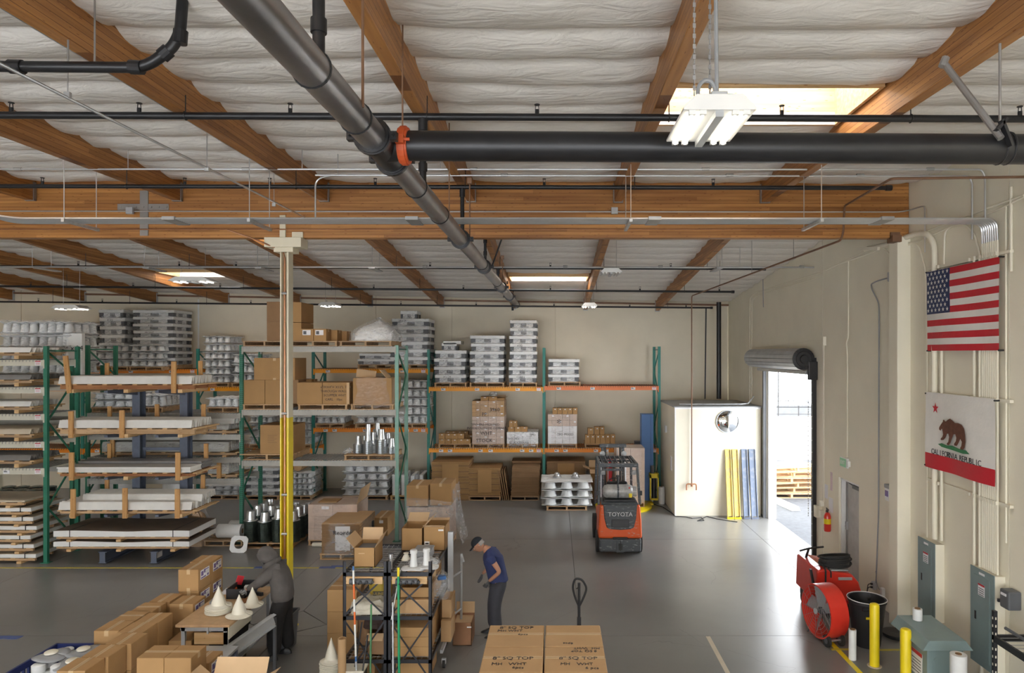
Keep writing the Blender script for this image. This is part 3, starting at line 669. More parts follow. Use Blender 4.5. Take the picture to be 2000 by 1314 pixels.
# brown gas line: from the right, down past the girder, along to the white room
pts=bend([(5.9,8.55,6.81),(4.24,8.6,6.8),(4.78,11.25,7.03),(4.76,11.25,6.60),(4.74,11.3,6.47),(3.87,19.25,6.22),(3.87,19.25,.85)],.08,3)
t=thing('gas_line',(3.87,19.25,.5),'brown pipe running from upper right under the girder and down the equipment room','pipe')
MB().tube(pts,.017,8).build('pipe_run',M['brown'],t,smooth=True)
MB().tube(bend([P(1341,957,19.25),P(1341,945,19.25),P(1360,945,19.25),P(1360,957,19.25)],.05),.02,8).cyl((3.87,19.25,.85),(3.87,19.25,.92),.03).build('fork_fitting',M['copper'],t)
for D in (13,15,17): MB().cyl((4.74-.87*(D-11.3)/7.95,D,6.47-.25*(D-11.3)/7.95),(4.74-.87*(D-11.3)/7.95,D,Zb(4.5,D)+.3),.005,n=5).build('hanger_rod',M['rod'],t)
# black drain down the corner and thin one
pipe('drain_pipe',[P(1404,590,22.0),P(1404,780,22.0)+Vector((0,0,.02))],.075,M['blackp'],'thick black drain pipe dropping from the roof onto the equipment room','pipe',16)
pipe('vent_pipe',[P(1379,602,21.7),P(1377,779,21.7)],.022,M['blackp'],'thin black pipe dropping from the last branch onto the equipment room','pipe',8)
# ---- right wall conduits
def wc(label,pts,r,m_=None,X=5.9,n=8,rad=.12,cat='conduit',name='wall_conduit'):
    pp=[]
    for p in pts:
        pp.append(WP(p[0],p[1],X) if len(p)==2 else Vector(p))
    return MB().tube(bend(pp,rad),r,n).build(name,m_ or M['wallr'],smooth=True,label=label,cat=cat)
wc('long painted conduit climbing along the right wall above the roll-up door',[(2000,381),(1860,432),(1700,494),(1612,525),(1606,532),(1590,536),(1476,571),(1465,582),(1464,800)],.016)
wc('painted conduit running just below the long one along the right wall',[(1606,540),(1480,576),(1469,586),(1468,800)],.013)
wc('thick painted conduit bending down to the left electrical panel',[(1690,487),(1730,478),(1790,456),(1812,456),(1825,476),(1825,560),(1826,1052)],.045,X=5.86,n=12,rad=.25)
wc('painted conduit looping over to the wall junction box',[(1612,528),(1640,515),(1700,486),(1725,484),(1742,500),(1744,528)],.017)
wc('painted conduit with a long sloping end near the first flag',[(1740,530),(1742,485),(1780,472),(1795,480),(1808,530),(1811,770)],.015)
wc('painted conduit bend above the blue canton of the flag',[(1843,555),(1845,450),(1866,438),(1945,412),(2000,384)],.015)
wc('painted conduit curving down behind the striped flag',[(1745,490),(1860,442),(1885,438),(1905,460),(1916,512)],.015)
wc('vertical painted conduit left of the green exit sign',[(1657,510),(1657,660),(1653,668),(1655,690),(1655,893)],.014)
wc('grey conduit dropping from the wall box to the outlets',[(1740,541),(1712,549),(1701,555),(1703,565),(1717,592),(1716,1000),(1711,1138)],.013,m_=M['grey'],X=5.885)
wc('vertical conduit beside the roll-up door guide',[(1609,672),(1609,980)],.014)
wc('thin wire from the conduit to above the roll-up door',[(1474,720),(1474,679),(1608,663)],.006)
wc('conduit at the wall panel joint above the flags',[(1975,365),(1975,530)],.02)
wc('short cable dropping from the roof near the back corner',[(1490,545),(1491,600)],.010,m_=M['grey'],X=5.7)
o=thing('junction_box',WP(1742,540,5.86),'small square junction box on the wall above the grey conduit','box'); MB().bc(WP(1742,540,5.87),(.1,.14,.16)).build('box_body',M['lgrey'],o,bevel=.008); MB().bc(WP(1742,540,5.81),(.01,.12,.14)).build('cover_plate',M['grey'],o)
o=thing('strut_piece',WP(1700,485,5.8),'short painted strut channel bolted high on the right wall','bracket'); MB().bar(WP(1675,485,5.8),WP(1716,485,5.8),.05,.06).build('channel',M['wallr'],o)
o=thing('junction_box',WP(1609,666,5.88),'small cream double box on the wall above the roll-up door','box'); MB().bc(WP(1609,666,5.89),(.07,.1,.2)).build('box_body',M['wallr'],o,bevel=.006)
# conduits running down to the two electrical panels, strapped to struts
t=thing('wall_conduit_bank',(5.88,9.8,3),'bank of painted vertical conduits behind the flags feeding the electrical panels','conduit rack')
for px,y0,y1,r in ((1839,545,1056,.022),(1903,500,1106,.022),(1914,505,1110,.020)):
    p=WP(px,y0,XC); q=WP(px,y1,XC); MB().tube([p,q],r,8).build('conduit_run',M['wallr'],t,smooth=True)
for k in range(8):
    D=9.03+k*.045; MB().tube([(XC,D,6.1),(XC,D,1.67)],.015,7).build('conduit_run',M['wallr'],t,smooth=True)
for px in (1811,1965): MB().tube([WP(px,400 if px>1900 else 531,5.9),WP(px,1060,5.9)],.014,7).build('conduit_run',M['wallr'],t,smooth=True)
for zz in (5.92,3.98,2.62):
    MB().box(5.87,8.8,zz-.02,5.92,10.75,zz+.02).build('strut',M['wallr'],t)
    for k in range(12): MB().bc((5.84,9.03+k*.045 if k<8 else (9.5,9.62,10.4,10.55)[k-8],zz),(.03,.03,.05)).build('strap',M['wallr'],t)
# ---- lamps
def lamp(x0,y0,z,w,l,label,lit,ntube=4,chain=True,m_=None):
    t=thing('high_bay_lamp',(x0+w/2,y0+l/2,z),label,'lamp')
    zt=z+.10
    m=MB(); m.prism([(x0-.015,y0,z+.02),(x0+w*.16,y0,zt),(x0+w*.84,y0,zt),(x0+w+.015,y0,z+.02),(x0+w+.015,y0,z+.005),(x0-.015,y0,z+.005)],(0,l,0)); m.build('housing',M['white'],t,bevel=.004)
    MB().box(x0+w*.44,y0+.01,z-.035,x0+w*.56,y0+l-.01,z+.006).build('ballast_cover',M['lgrey'],t)
    for k in range(ntube):
        X=x0+w*((.10,.26,.74,.90)[k] if ntube==4 else .5)
        MB().cyl((X,y0+.03,z-.012),(X,y0+l-.03,z-.012),.0125,n=10).build('tube',M['glow'] if lit==1 else M['glow_fill'] if lit==3 else (M['glowf'] if lit==2 else M['whitep']),t,smooth=True)
        for s_ in (y0+.01,y0+l-.04): MB().box(X-.02,s_,z-.02,X+.02,s_+.03,z+.01).build('socket',M['white'],t)
    if chain:
        top=Zb(x0,y0)+.4
        for X in (x0+w*.2,x0+w*.8):
            MB().cyl((X,y0+l/2,zt),(X,y0+l/2,top),.004,n=5).build('hanger_wire',M['wire'],t)
    return t
t=lamp(.79,4.10,6.06,.41,.63,'large lit high bay lamp hanging in front of the black cross main',1,chain=False)
MB().bc((1.0,4.2,6.165),(.1,.14,.05)).build('driver_box',M['lgrey'],t,bevel=.006); MB().bc((1.06,4.12,6.15),(.03,.02,.03)).build('status_light',M['exit'],t)
for X,dy in ((.86,.1),(.99,.25)):
    m=MB()
    for k in range(42): m.bc((X,4.1+dy,6.2+k*.032),(.018 if k%2 else .006,.006 if k%2 else .018,.028))
    m.build('chain',M['wire'],t)
m=MB(); c=P(1380,180,4.3); pts=[]
for k in range(26):
    a=-PI/2+PI*1.25*k/12 if k<24 else 0
    pts.append((c.x+.055*math.cos(-a+PI) ,4.3,c.z+.085*math.sin(a)+.0))
ring=[(c.x+.055*math.cos(a*PI/10),4.3,c.z+.075*math.sin(a*PI/10)) for a in range(-7,12)]
m.tube(ring,.014,7); m.build('flexible_conduit',M['grey'],t,smooth=True)
MB().tube([P(1400,180,4.3),P(1398,0,4.3),P(1397,-60,4.3)],.013,7).build('flex_cable',M['grey'],t)
lamp(-9.05,16.0,6.30,.95,.42,'lit high bay lamp by the far left skylight beyond the girder',2)
lamp(FX(1138,19.9),19.9,5.98,.42,.62,'lit lamp under a beam, right of the sprinkler main end',2)
lamp(FX(622,19.9),19.9,6.0,.5,.62,'lit lamp just right of the column near the back wall',2)
lamp(FX(100,18.5),18.5,5.82,.75,.5,'lit lamp farthest left near the back wall',2)
lamp(FX(1172,15.4),15.0,6.38,.45,.62,'unlit lamp hanging beyond the girder right of the main',0)
# unseen fill lamps added above and behind the viewpoint, far brighter than the others
for i,(x,y) in enumerate(((4.3,1.6),(.6,-1.0),(-3.2,1.2),(-7.5,1.6),(4.3,-3.5),(-5,-4.5))): lamp(x,y,6.3,.41,1.2,'added fill lamp over the near roof bay outside the frame, number '+['one','two','three','four','five','six'][i],3)
# ================================================================ RACKS AND WHAT STANDS ON THEM
def rack(name,xs,yf,yr,ztops,levels,post_m,paint_m,label,foot=True,posts_front=True):
    """xs: upright positions; levels: per bay list of (z_top, beam material, tags, deck material)"""
    t=thing(name,((xs[0]+xs[-1])/2,(yf+yr)/2,0),label,'pallet rack')
    pm=post_m
    for i,x in enumerate(xs):
        zt=ztops[i] if isinstance(ztops,(list,tuple)) else ztops
        for y in (yf,yr):
            MB().box(x-.042,y-.035,0,x+.042,y+.035,zt).build('upright_post',pm if not isinstance(pm,dict) else pm[i],t)
            if foot: MB().box(x-.09,y-.07,0,x+.09,y+.07,.012).build('foot_plate',paint_m,t)
        z=.25; k=0
        while z<zt-.3:
            z2=min(z+.95,zt-.12)
            a,b=((yf+.03,yr-.03) if k%2 else (yr-.03,yf+.03))
            MB().bar((x,a,z),(x,b,z2),.03,.03).build('brace',paint_m,t); z=z2; k+=1
        MB().bar((x,yf+.03,zt-.1),(x,yr-.03,zt-.1),.03,.03).build('brace',paint_m,t)
    for i in range(len(xs)-1):
        x0,x1=xs[i]+.045,xs[i+1]-.045
        for (z,bm,tags,dk) in levels[i]:
            for y in (yf,yr):
                m=MB(); m.box(x0,y-.025,z-.135,x1,y+.025,z-.045); m.box(x0,y-.025 if y==yf else y-.005,z-.05,x1,y+.005 if y==yf else y+.025,z-.005)
                for xx in (x0-.03,x1-.0): m.box(xx,y-.045,z-.19,xx+.03,y+.0,z-.0)
                o=m.build('beam',bm,t)
                if y==yf and tags:
                    for fx,kind in tags:
                        X=x0+(x1-x0)*fx
                        if kind=='r':
                            MB().box(X-.13,y-.032,z-.125,X+.0,y-.0265,z-.02).build('capacity_label',M['paper'],o); MB().box(X-.125,y-.0345,z-.045,X-.005,y-.032,z-.025).box(X-.11,y-.0345,z-.075,X-.02,y-.032,z-.068).box(X-.11,y-.0345,z-.1,X-.02,y-.032,z-.093).build('label_print',M['red2'],o)
                        else:
                            MB().box(X-.07,y-.032,z-.12,X+.07,y-.0265,z-.045).build('location_label',M['paper'],o)
                            m=MB(); m.box(X-.055,y-.0345,z-.085,X+.02,y-.032,z-.07); m.box(X-.055,y-.0345,z-.065,X+.0,y-.032,z-.055); m.build('label_print',M['ink'],o)
            if dk:
                m=MB(); n=int((x1-x0)/.075)
                for k in range(n+1): X=x0+(x1-x0)*k/n; m.box(X-.006,yf-.03,z-.004,X+.006,yr+.03,z+.006); 
                for k in range(n+1): X=x0+(x1-x0)*k/n; m.box(X-.006,yf-.034,z-.045,X+.006,yf-.028,z+.004)
                for k in range(7): Y=yf+(yr-yf)*k/6; m.box(x0,Y-.004,z-.01,x1,Y+.004,z-.004)
                m.build('wire_deck',dk,t)['kind']='stuff'
    return t
TL=[(.12,'w'),(.42,'w'),(.78,'w'),(.985,'r')]
TL2=[(.1,'w'),(.18,'w'),(.45,'w'),(.54,'w'),(.82,'w'),(.9,'w'),(.985,'r')]
xsB=[3.35-3.69*k for k in range(7)][::-1]    # -18.79 ... 3.35
O,S_,A=M['orange'],M['salmon'],M['amber']
rt=M['brown']
lvB=[ [(3.53,O,TL,rt),(1.56,O,TL,rt)],
      [(4.10,O,TL,rt),(1.56,O,TL,rt)],
      [(3.53,A,TL,rt),(1.56,O,TL2,rt)],
      [(4.11,A,TL,rt),(2.22,O,TL2,rt)],
      [(3.53,A,TL,rt),(1.57,A,TL2,rt)],
      [(3.56,S_,TL,rt),(1.57,O,TL2,rt)] ]
YBF,YBR=21.85,22.95
rack('pallet_rack',xsB,YBF,YBR,[4.78,4.78,4.75,4.75,4.72,4.78,4.82],lvB,M['teal'],M['tpaint'],'long green and orange pallet rack against the back wall')
# grey beamed rack in front of it
YGF,YGR=16.72,17.78; xsG=[-11.43,-7.66,-3.86]
lvG=[[(3.14,M['gbeam'],None,M['wire']),(2.62,M['gbeam'],None,M['wire']),(2.06,M['gbeam'],None,M['wire']),(1.54,M['gbeam'],None,M['wire'])],
     [(4.77,M['gbeam'],None,M['wire']),(3.22,M['gbeam'],None,M['wire']),(1.98,M['gbeam'],None,M['wire'])]]
rack('pallet_rack',xsG,YGF,YGR,4.80,lvG,{0:M['dgreen'],1:M['green'],2:M['palegreen']},M['gpaint'],'green posted pallet rack with grey beams, middle row behind the yellow column')
# leftmost rack
YLF,YLR=15.02,16.0; xsL=[-14.95,-11.18]
lvL=[[(z,M['cbeam'],[(.78,'w'),(.985,'r')] if z<2.2 else [(.985,'r')],M['wire']) for z in (4.46,3.86,3.27,2.66,2.08)]]
rack('pallet_rack',xsL,YLF,YLR,4.76,lvL,M['green'],M['gpaint'],'tall green rack with cream beams at the left edge, holding nested trim')

# ---- pallet prototype (unit 1 x 1 x .13), parts: deck boards, stringers, bottom boards
def mkpallet(m_,near=False):
    t=thing('pallet',(0,0,0),'p','pallet')
    for y in range(6): Y=-.5+.04+y*(.92/5); MB().box(-.5,Y-.045,.108,.5,Y+.045,.13).build('deck_board',m_,t)
    for x in (-.47,0,.47): MB().box(x-.02,-.5,.02,x+.02,.5,.108).build('stringer',m_,t)
    for Y in (-.45,0,.45): MB().box(-.5,Y-.045,0,.5,Y+.045,.02).build('bottom_board',m_,t)
    return t
PAL={k:mkpallet(M[k]) for k in ('palwood','oldwood','pine','redwood')}
def pallet(x0,x1,yf,d,z,label,k='palwood',h=.13,rz=0):
    return dup(PAL[k],((x0+x1)/2,yf+d/2,z),rz,label,scale=(x1-x0,d,h/.13))
# pallets laid the other way: stringers show along the front
# ---- bundle A: boxed white trays in a plastic sleeve ; size x,y,z unit
def mkbundleA():
    t=thing('tray_bundle',(0,0,0),'b','tray bundle')
    MB().box(-.5,-.5,.60,.5,.5,1).build('top_tray',M['whitep'],t,bevel=.02,seg=1)
    MB().box(-.42,-.42,.04,.42,.42,.60).build('lower_trays',M['whitep'],t)
    m=MB()
    for sx in (-1,1):
        for sy in (-1,1): m.bc((sx*.415,sy*.415,.33),(.13,.13,.5))
    m.build('corner_gap_shade',M['dgrey'],t)['kind']='stuff'  # dark blocks stand in for the shade inside the corner recesses
    MB().box(-.10,-.43,.1,.10,-.41,.55).box(.41,-.1,.1,.43,.1,.55).build('grey_insert',M['dgrey'],t)
    def fn(u,v):
        a=2*PI*u; c,s=math.cos(a),math.sin(a); q=max(abs(c),abs(s)); r=.5/q
        k=1-.10*math.sin(PI*v)**.7+.06*noise.noise(Vector((c*3,s*3,v*4)))
        return (c*r*k,s*r*k,v)
    MB().grid(fn,28,5).build('plastic_sleeve',M['filmw'],t,smooth=True)
    return t
# ---- bundle B: moulded cup trays in a plastic sleeve
def mkcups(n=3,film_=True,name='moulded_tray_bundle',cr=.36):
    t=thing(name,(0,0,0),'b','tray bundle')
    def fn(u,v): 
        x,y=u-.5,v-.5; e=max(abs(x),abs(y))
        return (x*1.04,y*1.04,.86+.08*noise.noise(Vector((x*6,y*6,1)))-(.16*math.sin(u*n*PI)**2*math.sin(v*n*PI)**2 if e<.47 else 0))
    MB().grid(fn,24,24).build('tray_sheet',M['whitep'],t,smooth=True,solid=.05)
    def fn2(u,v):
        x,y=u-.5,v-.5
        return (x*1.0,y*1.0,.12+.05*noise.noise(Vector((x*6,y*6,4)))+.03*math.sin(u*n*2*PI))
    MB().grid(fn2,24,24).build('tray_sheet',M['whitep'],t,smooth=True,solid=.05)
    for i in range(n):
        for j in range(n):
            if 0<i<n-1 and 0<j<n-1: continue
            x=-.5+(i+.5)/n; y=-.5+(j+.5)/n; r=cr/n
            MB().lathe([(r*1.3,.12),(r*1.1,.35),(r*1.0,.62),(r*.75,.82),(0,.84)],(x,y,0),14).build('cup',M['whitep'],t,smooth=True)
    if film_:
        def f3(u,v):
            a=2*PI*u; c,s=math.cos(a),math.sin(a); q=max(abs(c),abs(s)); r=.53/q
            k=1-.12*math.sin(PI*v)**.8+.10*noise.noise(Vector((c*4,s*4,v*4)))
            return (c*r*k,s*r*k,v)
        MB().grid(f3,28,5).build('plastic_sleeve',M['film'],t,smooth=True)
    return t
BA=mkbundleA(); BB=mkcups(4); BC=mkcups(3,False,cr=.30)
WORDS=['24 x 24','MH WHT','8 SQ','CURB 6','38 x 38','BOX CV','CAP 12','24 x 36','SOX 25']
def stack(proto,x0,x1,yf,d,z,h,n,where,palk='palwood',group=None,jit=.02,pl=True,write=False):
    w=x1-x0
    if pl: pallet(x0,x1,yf,d,z,'shallow wooden pallet under the '+where,palk); z+=.131
    for i in range(n):
        o=dup(proto,((x0+x1)/2+U(-jit,jit),yf+d/2+U(-jit,jit),z+i*h),U(-.03,.03)+(PI/2 if i%2 and proto is BB else 0),ordn(i,n)+' of the '+where,group,scale=(w*U(.97,1),d*U(.97,1),h*.99) if not (i%2 and proto is BB) else (d,w,h*.99))
        if write and R()<write:
            s=text(WORDS[int(R()*9)],h*.32/1,(o.location.x-w*.2+R()*w*.2,yf-.012+d*0,z+i*h+h*.72),(1,0,0),(0,0,1),M['ink'],None); s.name='w'
            # becomes a part of its bundle
            s.data.transform(Matrix.Translation((0,0,0))); mw=s.data
            for v in mw.vertices:
                p=v.co-o.location; c_,s_=math.cos(-o.rotation_euler.z),math.sin(-o.rotation_euler.z)
                p=Vector((p.x*c_-p.y*s_,p.x*s_+p.y*c_,p.z)); v.co=Vector((p.x/o.scale.x,p.y/o.scale.y,p.z/o.scale.z))
            s.parent=o; s.name='lettering'
def SB(px0,px1,yf): return FX(px0,yf),FX(px1,yf)
def bstack(proto,px0,px1,yf,d,z,ytop,n,where,**k):
    x0,x1=SB(px0,px1,yf); zz=FZ(ytop,yf); z0=z+(.131 if k.get('pl',True) else 0)
    stack(proto,x0,x1,yf,d,z,(zz-z0)/n,n,where,**k)
y=YBF-.02
bstack(BA,848,911,y,1.1,3.53,684,4,'short white tray stack with one loose tray on top',write=.5)
o=dup(BA,(FX(880,y+.5),y+.5,FZ(684,y)),0,'single white tray alone on top of the short tray stack',scale=(.5,.6,.24))
MB().box(FX(865,y)-.02,y+.2,FZ(684,y)+.2,FX(896,y)+.04,y+.9,FZ(684,y)+.3).build('loose_tray',M['white'],label='flat white lid lying on the single loose tray',cat='lid')
bstack(BA,917,985,y,1.1,3.53,655,6,'wide white tray stack, second on the amber beam',write=.5)
bstack(BA,994,1049,y,1.1,3.53,625,8,'tallest white tray stack beside the green post',write=.4)
bstack(BA,1071,1134,y,1.1,3.56,701,3,'low white tray stack on the salmon beam',write=0)
bstack(BA,762,838,y,1.1,4.11,622,6,'white tray stack left of the sprinkler main end',write=.5)
dup(BA,(FX(801,y+.4),y+.5,FZ(622,y)),0,'small white tray topping the stack left of the sprinkler main end',scale=(.55,.6,.26))
bstack(BA,698,770,y,1.1,4.11,690,2,'flat white tray pile behind the grey top deck')
bstack(BB,776,834,y,1.05,2.22,741,5,'moulded tray stack between the two green posts',)
bstack(BB,693,768,y,1.05,2.22,812,1,'moulded tray pack low on the orange beam right of column',)
bstack(BB,616,672,y,1.05,2.22,812,1,'moulded tray pack low on the orange beam near column',)
bstack(BB,568,608,y,1.05,1.56,812,4,'moulded tray stack just right of the yellow column')
bstack(BB,486,530,y,1.05,1.56,812,4,'moulded tray stack just left of the boxed grey shelf')
bstack(BB,396,447,y,1.05,3.53,655,6,'moulded tray stack topped in grey plastic by green post')
bstack(BB,452,504,y,1.05,3.53,690,3,'moulded tray stack half hidden by the middle green post')
bstack(BA,192,243,y,1.05,4.66,604,5,'narrow white tray stack high at left',pl=False,write=.5)
bstack(BA,258,340,y,1.15,4.10,605,8,'broad leaning white tray stack high at left',write=.4)
bstack(BA,130,180,y,1.0,4.10,629,5,'greyish tray stack far left behind the green posts',write=.2)
bstack(BB,186,250,y-.25,1.0,4.05,672,3,'wrapped moulded trays under the narrow tray stack')
bstack(BB,252,318,y-.35,1.0,4.05,672,3,'wrapped moulded trays in front of the leaning stack')
# items on the grey rack, left bay
yg=YGF+.02
bstack(BB,178,258,yg+.1,.95,3.14,766,2,'moulded trays on the upper grey beam left of blue post')
bstack(BB,262,318,yg+.1,.95,3.14,768,1,'moulded trays on the upper grey beam between blue posts')
bstack(BB,404,466,yg+.1,.95,3.14,775,1,'moulded trays on the upper grey beam by green post')
# floor stacks below the back rack
bstack(BA,478,544,y-.4,1.1,0,914,4,'low white box trays on blue pallet left of yellow column',write=.6)
bstack(BB,568,607,y-.4,1.1,0,922,4,'silver wrapped trays low right of yellow column')
bstack(BB,399,467,y-.3,1.0,0,947,2,'flat foil wrapped trays low behind the white rolls')
bstack(BB,669,757,y-.4,1.15,0,908,4,'moulded tray stack on the floor under the grey shelf')
CNT=['first','second','third','fourth','fifth','sixth','seventh']
# white upright panels on pallet
x0,x1=SB(762,828,y-.4); pallet(x0,x1,y-.4,1.0,0,'yellow pine pallet under the upright white slabs','pine')
for k in range(7):
    xx=x0+.05+k*(x1-x0-.2)/6; MB().box(xx,y-.36,.131,xx+.12,y+.5,.75+.06*R()).build('slab_bundle',M['filmw'] if k%2 else M['whitep'],bevel=.02,label=CNT[k]+' from left of the upright white slabs under the grey shelf end',cat='slab',group='upright white slabs')
# tubes lying behind column
for k in range(2): MB().cyl((FX(578+k*17,22.2),21.6,1.0+.0*k),(FX(578+k*17,22.2),22.7,1.0),.13,n=14).build('cardboard_tube',M['card3'],label=('left' if k==0 else 'right')+' pale cardboard tube end lying on the wrapped trays right of yellow column',cat='tube')
# silvery cans under leftmost rack, seen through
# ---- cartons
def flaps_mesh(m,x0,y0,x1,y1,z,which,L=.2,mi=0,t=.006):
    cx_,cy_=(x0+x1)/2,(y0+y1)/2
    for wch,ang in which:
        a=math.radians(ang)  # 0 = flat outwards, 90 = upright
        if wch in 'LR':
            xe=x0 if wch=='L' else x1; s=-1 if wch=='L' else 1
            m.prism([(xe,y0,z),(xe,y1,z),(xe+s*L*math.cos(a),y1+.0,z+L*math.sin(a)),(xe+s*L*math.cos(a),y0,z+L*math.sin(a))],(0,0,t),mi)
        else:
            ye=y0 if wch=='F' else y1; s=-1 if wch=='F' else 1
            m.prism([(x0,ye,z),(x1,ye,z),(x1,ye+s*L*math.cos(a),z+L*math.sin(a)),(x0,ye+s*L*math.cos(a),z+L*math.sin(a))],(0,0,t),mi)
def carton(x0,x1,y0,y1,z0,z1,label,group=None,tape='y',lab=None,m_=None,rz=0,flaps=None,name='carton',tw=.05,drop=True,prints=None,FL=.2,bev=.004,seam=True):
    m_=m_ or M['card']
    if flaps:
        m=MB(); t=.008; m.box(x0,y0,z0,x1,y1,z0+t); m.box(x0,y0,z0,x1,y0+t,z1);m.box(x0,y1-t,z0,x1,y1,z1);m.box(x0,y0,z0,x0+t,y1,z1);m.box(x1-t,y0,z0,x1,y1,z1)
        o=m.build(name,m_,label=label,cat='carton',group=group)
        for fl_ in flaps:
            m=MB(); flaps_mesh(m,x0,y0,x1,y1,z1,[fl_],FL); m.build('flap',M['cardin'],o)
    else:
        o=MB().box(x0,y0,z0,x1,y1,z1).build(name,m_,bevel=bev,seg=1,label=label,cat='carton',group=group)
        e=.0015; cx_,cy_=(x0+x1)/2,(y0+y1)/2
        if tape=='y':
            m=MB(); m.box(cx_-tw/2,y0-e,z1-.0,cx_+tw/2,y1+e,z1+e)
            if drop: m.box(cx_-tw/2,y0-e,z1-.07,cx_+tw/2,y0,z1+e); m.box(cx_-tw/2,y1,z1-.07,cx_+tw/2,y1+e,z1+e)
            if drop and z1-z0>.2: m.box(cx_-tw/2,y0-e,z0,cx_+tw/2,y0,z0+.05)
            m.build('tape',M['tape'],o)
        elif tape=='x':
            m=MB(); m.box(x0-e,cy_-tw/2,z1,x1+e,cy_+tw/2,z1+e); m.box(x1,cy_-tw/2,z1-.07,x1+e,cy_+tw/2,z1+e); m.box(x0-e,cy_-tw/2,z1-.07,x0,cy_+tw/2,z1+e); m.build('tape',M['tape'],o)
        if tape and seam:
            m=MB(); (m.box(cx_-.001,y0,z1+e,cx_+.001,y1,z1+e+.0008) if tape=='y' else m.box(x0,cy_-.001,z1+e,x1,cy_+.001,z1+e+.0008)); m.build('flap_seam',M['card2'],o)
    if lab=='R':   # purple printed shipping label on the right face
        ym=y0+(y1-y0)*.52; L=(y1-y0)*.36; zt=z1-.035; zb=zt-(z1-z0)*.42; X=x1+.002
        l=MB().box(x1,ym-L,zb,X,ym+L,zt).build('shipping_label',M['paper'],o)
        hgt=zt-zb; m=MB()
        m.box(X,ym-L*.85,zb+hgt*.35,X+.001,ym-L*.35,zb+hgt*.85); m.box(X,ym-L*.25,zb+hgt*.55,X+.001,ym+.1*L,zb+hgt*.95); m.box(X,ym-L*.9,zb+hgt*.06,X+.001,ym+.2*L,zb+hgt*.22); m.box(X,ym+L*.45,zb+hgt*.08,X+.001,ym+.85*L,zb+hgt*.32); m.box(X,ym-.2*L,zb+hgt*.80,X+.001,ym+.85*L,zb+hgt*.9)
        m.build('label_print',M['purple'],l)
        m=MB()
        for k in range(3): m.box(X,ym+.1*L,zb+hgt*(.45+.1*k),X+.001,ym+.8*L,zb+hgt*(.47+.1*k))
        m.build('label_lines',M['grey'],l)
    if lab=='F':
        xm=x0+(x1-x0)*.45; L=(x1-x0)*.33; zt=z1-.03; zb=zt-(z1-z0)*.42; Y=y0-.002
        l=MB().box(xm-L,Y,zb,xm+L,y0,zt).build('shipping_label',M['paper'],o); hgt=zt-zb
        MB().box(xm-L*.8,Y-.001,zb+hgt*.15,xm-.05*L,Y,zb+hgt*.8).build('label_print',M['dgrey'],l)
    if lab=='f':
        xm=x0+(x1-x0)*.55; L=(x1-x0)*.14
        MB().box(xm-L,y0-.002,z1-(z1-z0)*.3,xm+L,y0,z1-(z1-z0)*.14).build('small_label',M['paper'],o)
    if rz: o.rotation_euler=(0,0,rz)
    return o
# lower shelf of the back rack, right two bays: T1..T5
y=YBF+.03; z=1.57
CNT=['first','second','third','fourth','fifth','sixth','seventh']
def pile(px0,px1,yf,z,rows,bh,label,group,lab='f',m_=None,bd=.3):
    zz=z
    for i,(n,a,b) in enumerate(rows):
        x0=FX(a,yf); x1=FX(b,yf); w=(x1-x0)/n
        for k in range(n):
            carton(x0+k*w+.004,x0+(k+1)*w-.004,yf+.02+U(0,.05),yf+bd+U(-.02,.05),zz,zz+bh-.003,('only' if n==1 else CNT[k]+' from left')+' '+label,group,None,lab,m_,rz=U(-.04,.04),name='small_carton')
        zz+=bh
x0,x1=SB(856,920,y); pallet(x0,x1,y,1.0,z,'wooden pallet under the loose little parcel pile, lower amber shelf')
pile(0,0,y,z+.132,[(5,856,919)],.15,'kraft parcel, front bottom row, pile at left end of lower amber shelf','kraft parcels at left end')
pile(0,0,y+.02,z+.283,[(4,856,906)],.17,'kraft parcel, front top row, pile at left end of lower amber shelf','kraft parcels at left end')
pile(0,0,y+.42,z+.132,[(5,858,925)],.24,'kraft parcel, back bottom row, pile at left end of amber shelf','kraft parcels at left end')
pile(0,0,y+.42,z+.373,[(4,868,914)],.10,'kraft parcel, back top row, pile at left end of amber shelf','kraft parcels at left end')
